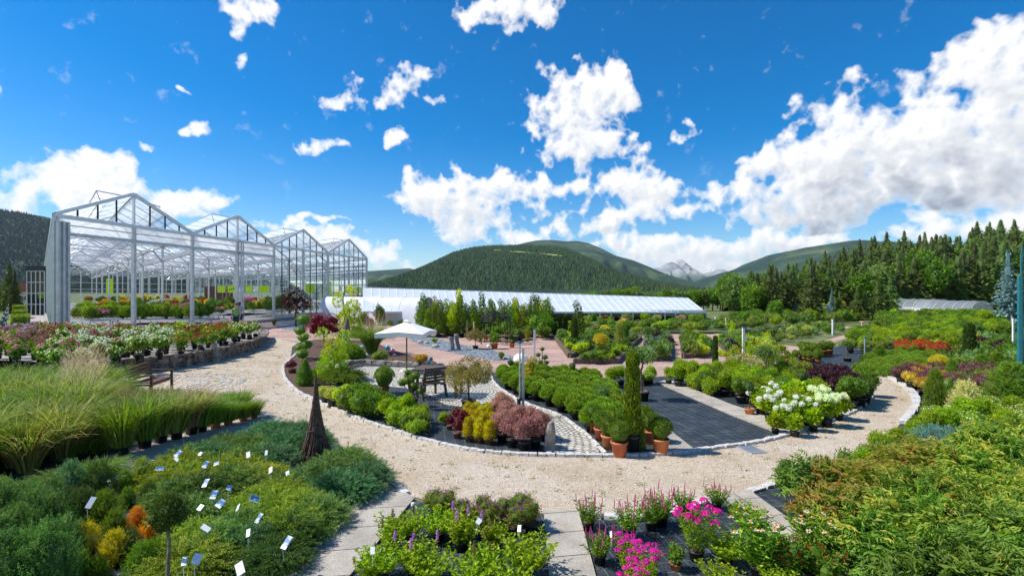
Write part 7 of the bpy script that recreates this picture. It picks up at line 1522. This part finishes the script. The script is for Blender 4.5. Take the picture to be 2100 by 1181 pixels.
sheet('fabric_pots', [(1195,888),(1260,905),(1345,925),(1366,931),(1300,937),(1243,936)], .018, 'fabric', label='black fabric under the terracotta pots', cat='ground fabric')
# shrub rows behind the slab
fill([(1362,790),(1380,782),(1420,780),(1560,782),(1640,795),(1700,825),(1690,850),(1650,868),(1600,858),(1500,824)], .38, ['shrA', 'shrA', 'shrA', 'shrB', 'hedgeL'], 'in the rows behind the concrete strip', (.62, .88), .015, .22, .1, mx=170, spy=.42)
fill([(1248,790),(1300,784),(1345,786),(1330,794),(1262,798)], .38, ['shrA', 'spirW'], 'behind the empty black fabric', (.6, .75), .015)
fill([(1420,782),(1500,774),(1640,770),(1700,780),(1720,800),(1600,786)], .48, ['shrB', 'fP', 'shrV', 'spirW', 'shrA', 'shrC'], 'at the back of the island', (.55, .85), .015)
for (x, y, k, hp, lab) in [(1462,840,'hydC',40,'x')][:0]: pass
for (x, y, k, hp, lab) in [(1580,868,'hydW',72,'white hydrangea at the left of the flowering group'), (1612,882,'hydW',66,'white hydrangea nearest the concrete strip'), (1600,850,'hydW',70,'white hydrangea behind the nearest one'), (1648,872,'hydW',66,'white hydrangea with few flowers in the centre'), (1560,852,'hydW',62,'white hydrangea half hidden in the green shrubs'), (1695,876,'hydC',68,'creamy hydrangea at the right front'), (1680,858,'hydC',66,'creamy hydrangea behind the right front one'), (1720,862,'hydC',56,'creamy hydrangea with small heads at the right end'), (1635,850,'potH',70,'leafy hydrangea between white and cream ones'), (1590,890,'potH',42,'leafy green hydrangea at the front left'), (1630,896,'potH',48,'leafy green hydrangea beside the concrete strip'), (1668,885,'potH',48,'leafy green hydrangea in the middle front')]: place(k, x, y, hpx=hp, label=lab, solo=True)
fill([(1640,800),(1700,795),(1745,805),(1740,830),(1690,832)], .40, ['shrP'], 'behind the creamy hydrangeas', (.85, 1.1), .015)
fill([(1735,840),(1770,805),(1784,815),(1770,832),(1748,846)], .36, ['shrC', 'shrB'], 'at the right tip of the island', (.9, 1.15), .015)
for (x, y, k, hp, lab) in [(1467,766,'col',76,'slim dark cypress column behind the bright green rows'), (1640,800,'uptree',72,'thin leafy young tree above the hydrangeas'), (1520,780,'uptree',84,'small open tree behind the bright green rows'), (1572,790,'weepcedar',80,'rounded grafted conifer behind the bright rows'), (1537,852,'stdball',70,'yellow-green standard shrub among the rows'), (1600,752,'boxBig',24,'round ball on a stem at the back of the island'), (1645,836,'stdball',76,'standard shrub behind the hydrangeas'), (1575,775,'uptree',80,'sparse variegated young tree at the back')]: place(k, x, y, hpx=hp, label=lab, solo=True, sx=.7 if k == 'col' else 1)

# ------------------------------------------------------------------ yard beds
def bedfill(k, keys, sp_, h, where, **kw):
    P = BEDS[k][0]; cx = sum(p[0] for p in P) / len(P); cy = sum(p[1] for p in P) / len(P); fill([(cx + (x - cx) * .88, cy + (y - cy) * .88) for x, y in P], sp_ * .72, keys, where, (h[0] * .75, h[1] * .72), .10, **kw)
bedfill(0, ['fH','fB','fC','mound','fG','fD'], .62, (.7, 1.2), 'in the leftmost triangular bed'); bedfill(1, ['fH','mound','fB','fA','mound','fC'], .58, (.6, 1.0), 'in the second wedge-shaped bed'); bedfill(2, ['fH','fB','fE','fH','fP','fF'], .6, (.8, 1.3), 'in the narrow third bed'); bedfill(3, ['fH','fB','fG','fB','fD','fC'], .6, (.8, 1.3), 'in the fourth timber-edged bed'); bedfill(4, ['fD','fH','fE','fB','fF'], .6, (.8, 1.2), 'in the fifth bed with yellow edging')
for (x, y, k, hp, sx, lab) in [(1187,714,'yt0',104,.7,'tall airy young birch rising from the first bed'), (1178,718,'col',66,1,'narrow dark conifer in the first bed'), (1168,700,'autumnS',0,1,'x'), (1232,738,'yball',52,1,'small yellow ball standard in the second bed'), (1270,720,'yt3',70,.9,'bronze weeping tree in the second bed'), (1280,712,'dt0',60,.5,'dark green small tree in the second bed'), (1346,716,'darkmaple',54,.6,'dark copper shrub in the third bed'), (1330,722,'weepcedar',52,1,'weeping conifer in the third bed'), (1352,735,'spiral',22,1,'little yellow-green plant in a terracotta pot in the third bed'), (1420,712,'boxBig',32,1,'round ball shrub in the fourth bed'), (1442,722,'goldtree',40,.8,'lime-yellow shrub in the fourth bed'), (1500,705,'yt2',50,.8,'small variegated tree in the fifth bed'), (1478,730,'fD',14,1.2,'yellow cushion at the front of the fifth bed'), (1490,734,'fD',14,1.2,'second yellow cushion at the front of the fifth bed')]:
    if k in PR: place(k, x, y, hpx=hp, label=lab, solo=True, sx=sx)
fill([(1520,700),(1600,706),(1730,680),(1690,670),(1600,678),(1520,690)], .9, ['hedge','fG','fB','fV','fC','fH'], 'in the yard shrub block', (.6, 1.0), .02)
fill([(1540,720),(1585,712),(1602,725),(1590,745),(1545,748)], .6, ['fA','fG','fV','shrV'], 'in the low block beside the fifth bed', (.6, .9), .02)
# young tree row before the white greenhouse
seq = [1,0,4,1,0,3,1,0,1,3,1,2,0,1,0,4,1,0,3,1,0,1,4,0,1,0,1]
seq = seq + seq[::-1]
for i in range(46):
    x = 858 + i * 6.1 + R.uniform(-3, 3); y = 683 + (i % 4) * 3.0 - (1.5 if i > 32 else 0); k = 'yt%d' % seq[i]; place(k, x, y, hpx=R.uniform(60, 86) + (8 if seq[i] == 2 else 0) + (14 if seq[i] == 4 else 0), where='in the row before the white greenhouse', sx=.8)
place('colY', 942, 689, hpx=96, label='tall slender golden tree in the young tree row', solo=True, sx=.9); place('colY', 1057, 690, hpx=76, label='shorter golden tree behind the arbour', solo=True)
fill([(858,684),(1120,690),(1125,697),(858,692)], .8, ['fB','fC','hedge','fP'], 'at the foot of the young tree row', (.9, 1.5), .01, spy=1.5)
for (x, y, hp) in [(904,680,30),(921,684,34),(947,690,38),(958,692,36),(972,694,34),(890,678,24),(998,694,30)]:
    s = S(y); mb = MB(); tube(mb, [(0, 0, 0), (0, 0, hp * s)], .055, 6); tag(obj('support_post', mb.mesh('support_post', 'wood_light'), None, G(x, y)), 'pale round support post in the young tree row', 'post', 'pale support posts of the young tree row')
for (x, y, hp) in [(1137,690,44),(1150,690,46),(1161,690,44),(1158,688,40),(1148,688,42)]: place('col', x, y, hpx=hp, where='in the group right of the arbour', sx=.8)
fill([(1100,686),(1135,688),(1135,693),(1100,692)], .7, ['hedge','fB'], 'right of the arbour', (1.3, 2.0), .01)
# pots about the arbour
for (x, y, k, hp, lab) in [(1014,715,'miscP',34,'leafy potted plant left below the arbour'), (1050,713,'spiral',40,'spiral topiary in a terracotta pot below the arbour'), (1000,690,'miscP',26,'bushy plant in a terracotta pot inside the arbour'), (1035,692,'miscP',26,'plant in a terracotta pot at the right of the arbour'), (1067,700,'cloudsmall',34,'pom-pom tree in a brown pot right of the arbour'), (1082,701,'yt3',36,'small leafy tree in a red pot right of the arbour'), (964,680,'boxBig',18,'round box ball beside the support posts'), (975,716,'weepmaple',42,'small weeping yellow tree beside the sculptures'), (1028,738,'boxBig',16,'dark clipped ball at the end of the slate bed'), (892,704,'fA',12,'small green plant on the slate bed')]: place(k, x, y, hpx=hp, label=lab, solo=True)
fill([(990,698),(1085,700),(1085,690),(990,688)], .8, ['miscP','fP','shrB'], 'around the arbour', (.9, 1.5), .01)
# distant field
fill([(1125,684),(1330,685),(1480,680),(1560,672),(1450,664),(1180,670),(1120,674)], 1.0, ['fA','fG','fB','fP','fA','fC','fB','hedge','fG','fy'], 'in the far field before the white greenhouse', (.65, 1.1), .1, spy=1.2, sx=(1.1, 1.5))
fill([(1180,668),(1450,663),(1560,668),(1640,660),(1560,655),(1200,658)], 1.8, ['fA','fG','fA','fG','fp','fB'], 'in the strip beside the white greenhouse', (.9, 1.3), .1)
fill([(1470,672),(1560,672),(1700,664),(1780,660),(1770,650),(1560,652),(1470,660)], 1.6, ['hedge','fG','hedgeL','fB','fP','fB','fC'], 'in the far field before the spruce wood', (.9, 1.6), .1)
for (x, y, hp, lab) in [(1237,652,0,'x'), (1312,680,0,'x')][:0]: pass
for (x, y, k, hp, sx, lab) in [(1633,655,'bs',44,.9,'blue spruce, left of the pair'), (1651,655,'bs',42,.9,'blue spruce, right of the pair'), (1572,655,'bs',52,.9,'pale blue spruce behind the perennial field'), (1706,656,'bs',66,.8,'slender blue spruce higher than the pair'), (1705,652,'goldtree',44,.8,'light green broadleaf tree by the stone stacks'), (1690,656,'colY',34,1,'golden conifer right of the blue spruces'), (1747,660,'colY',26,.9,'small golden conifer near the wooden stall'), (1726,652,'yball',34,.8,'orange-yellow young tree at the wood edge'), (1655,668,'wsg',12,1,'small dark cone beside the stone stack'), (2068,668,'bs',150,1.0,'tall blue spruce at the right edge of the wood'), (1590,665,'dt1',56,.8,'round yellowish green shrub in the far field'), (1240,668,'redmaple',22,.8,'dusky copper shrub before the white greenhouse')]: place(k, x, y, hpx=hp, label=lab, solo=True, sx=sx)
for (x, hp) in [(1800,80), (1826,90), (1722,60), (1758,72), (1775,60)]: place('sp2', x, 658, hpx=hp, where='at the front of the wood, drooping', sx=.9)
# ------------------------------------------------------------------ spruce wood on the right
front = [(1440,600),(1470,590),(1500,562),(1530,570),(1578,545),(1600,570),(1640,552),(1663,540),(1700,560),(1760,560),(1850,540),(1920,490),(1960,540),(2040,500),(2100,505),(2200,500)]
backl = [(1440,610),(1500,590),(1560,575),(1600,560),(1640,545),(1670,530),(1700,516),(1740,505),(1775,496),(1800,490),(1845,478),(1880,485),(1920,480),(1935,492),(1960,478),(1985,465),(2030,462),(2075,458),(2100,455),(2250,450)]
def ip(x, T): return float(np.interp(x, [p[0] for p in T], [p[1] for p in T]))
NR = 8; hillp = []
for r_ in range(NR):
    Y = 66 + r_ * 11; f = r_ / (NR - 1); st = 29; x = 1500 + r_ * 9
    while x < 2210:
        xx = x + R.uniform(-9, 9); yt = ip(xx, front) * (1 - f) + ip(xx, backl) * f + R.uniform(-16, 9); h_ = R.uniform(6.2, 9.2) * (1 - .0 * f)
        zt = H + (HZ - yt) * Y / F; 
        if r_ == 0: h_ = zt + .3
        zb = max(zt - h_, -.2) if r_ else 0; h_ = zt - zb
        k = ['sp0', 'sp1', 'sp3', 'sp2', 'sp1', 'dt2', 'dt0', 'sp2'][R.integers(8)]
        if k == 'dt2' and (r_ > 5 or h_ < 4): k = 'sp0'
        place(k, 0, 0, h=max(h_, 3), where='in the wood on the right hillside', loc=((xx - CX) * Y / F, Y, zb), sx=R.uniform(.85, 1.2) * (7.5 / max(h_, 5)) ** .5); x += st
    hillp.append(Y)
mb = MB(); V = []; nx = 30; rows_ = [(62, 0)] + [(66 + r_ * 11, r_ / (NR - 1)) for r_ in range(1, NR)] + [(190, 1.0)]
for (Y, f) in rows_:
    for i in range(nx):
        xx = 1480 + i * 27; yt = ip(xx, front) * (1 - f) + ip(xx, backl) * f; z = H + (HZ - yt) * Y / F - 7.9 if Y > 62 else 0; V.append(((xx - CX) * min(Y, 150) / F, Y, max(z, 0) if Y < 189 else 0))
mb.add(V, [(j * nx + i, j * nx + i + 1, (j + 1) * nx + i + 1, (j + 1) * nx + i) for j in range(len(rows_) - 1) for i in range(nx - 1)]); struct('hillside', mb.mesh('hillside', 'forestmat', True), 'shaded forest floor rising under the spruce wood', 'hillside')
# broadleaf belt behind the white greenhouse
belt = [(1120,600),(1180,600),(1200,594),(1260,588),(1300,584),(1330,592),(1400,590),(1440,590),(1500,570),(1520,560),(1560,575)]
for r_ in range(2):
    x = 1110 + r_ * 8
    while x < 1570:
        Y = 72 + r_ * 12; yt = ip(x, belt) + R.uniform(-3, 7); zt = H + (HZ - yt) * Y / F; place(['dt0', 'dt1', 'dt2', 'dt1'][R.integers(4)], 0, 0, h=zt, where='in the belt behind the white greenhouse', loc=((x - CX) * Y / F, Y, 0), sx=R.uniform(.8, 1.2)); x += R.uniform(14, 20)
for (x, yt, yb, k, lab) in [(1507,556,650,'dt2','tall olive broadleaf tree beside the long white greenhouse'), (1578,543,655,'sp1','pointed spruce standing in front of the wood'), (1663,548,658,'sp0','broad dark spruce in front of the wood'), (1545,575,655,'dt1','round green tree between tunnel greenhouse and spruces')]:
    place(k, x, yb, hpx=yb - yt, label=lab, solo=True, sx=1.0)
for i in range(8): place(['dt0', 'dt2'][i % 2], 0, 0, h=R.uniform(3.4, 4.6), where='behind the entrance building at the far left', loc=((i * 9 - 20 - CX) * 95 / F, 95 + R.uniform(-3, 3), 0))

# loose stones, fallen leaves and small weeds on the gravel: nobody could count them
PW = [tuple(G(x, y)[:2]) for x, y in PATHP]; mb = MB(); mw = MB(); pts = []
while len(pts) < 4200:
    x, y = R.uniform(-13, 14), R.uniform(6, 24)
    if inpoly(x, y, PW): pts.append((x, y))
for i, (x, y) in enumerate(pts):
    s_ = R.uniform(.009, .02); box(mb, (x, y, .012 + s_ * .25), (s_, s_ * R.uniform(.6, 1), s_ * .6), R.uniform(0, 3), 0, s_ * .15, tint=R.uniform())
tag(obj('loose_gravel', mb.mesh('loose_gravel', 'loosestone')), 'loose stones scattered over the gravel path', 'gravel', None, 'stuff')
for (x, y) in pts[:260]:
    c_ = R.normal() 
    n = 12; P = np.tile([x, y, .012], (n, 1)) + R.normal(size=(n, 3)) * [.04, .04, 0]; leaves(mw, P, unit(R.normal(size=(n, 3)) * [1, 1, .2] + [0, 0, .5]), .035, .35)
tag(obj('path_weeds', mw.mesh('path_weeds', 'autumn')), 'small weeds and fallen leaves on the gravel path', 'weeds', None, 'stuff')

for o in scene.objects:
    l = o.get('label')
    if l and not o.parent and len(l.split()) > 16: print('LONG', len(l.split()), l)
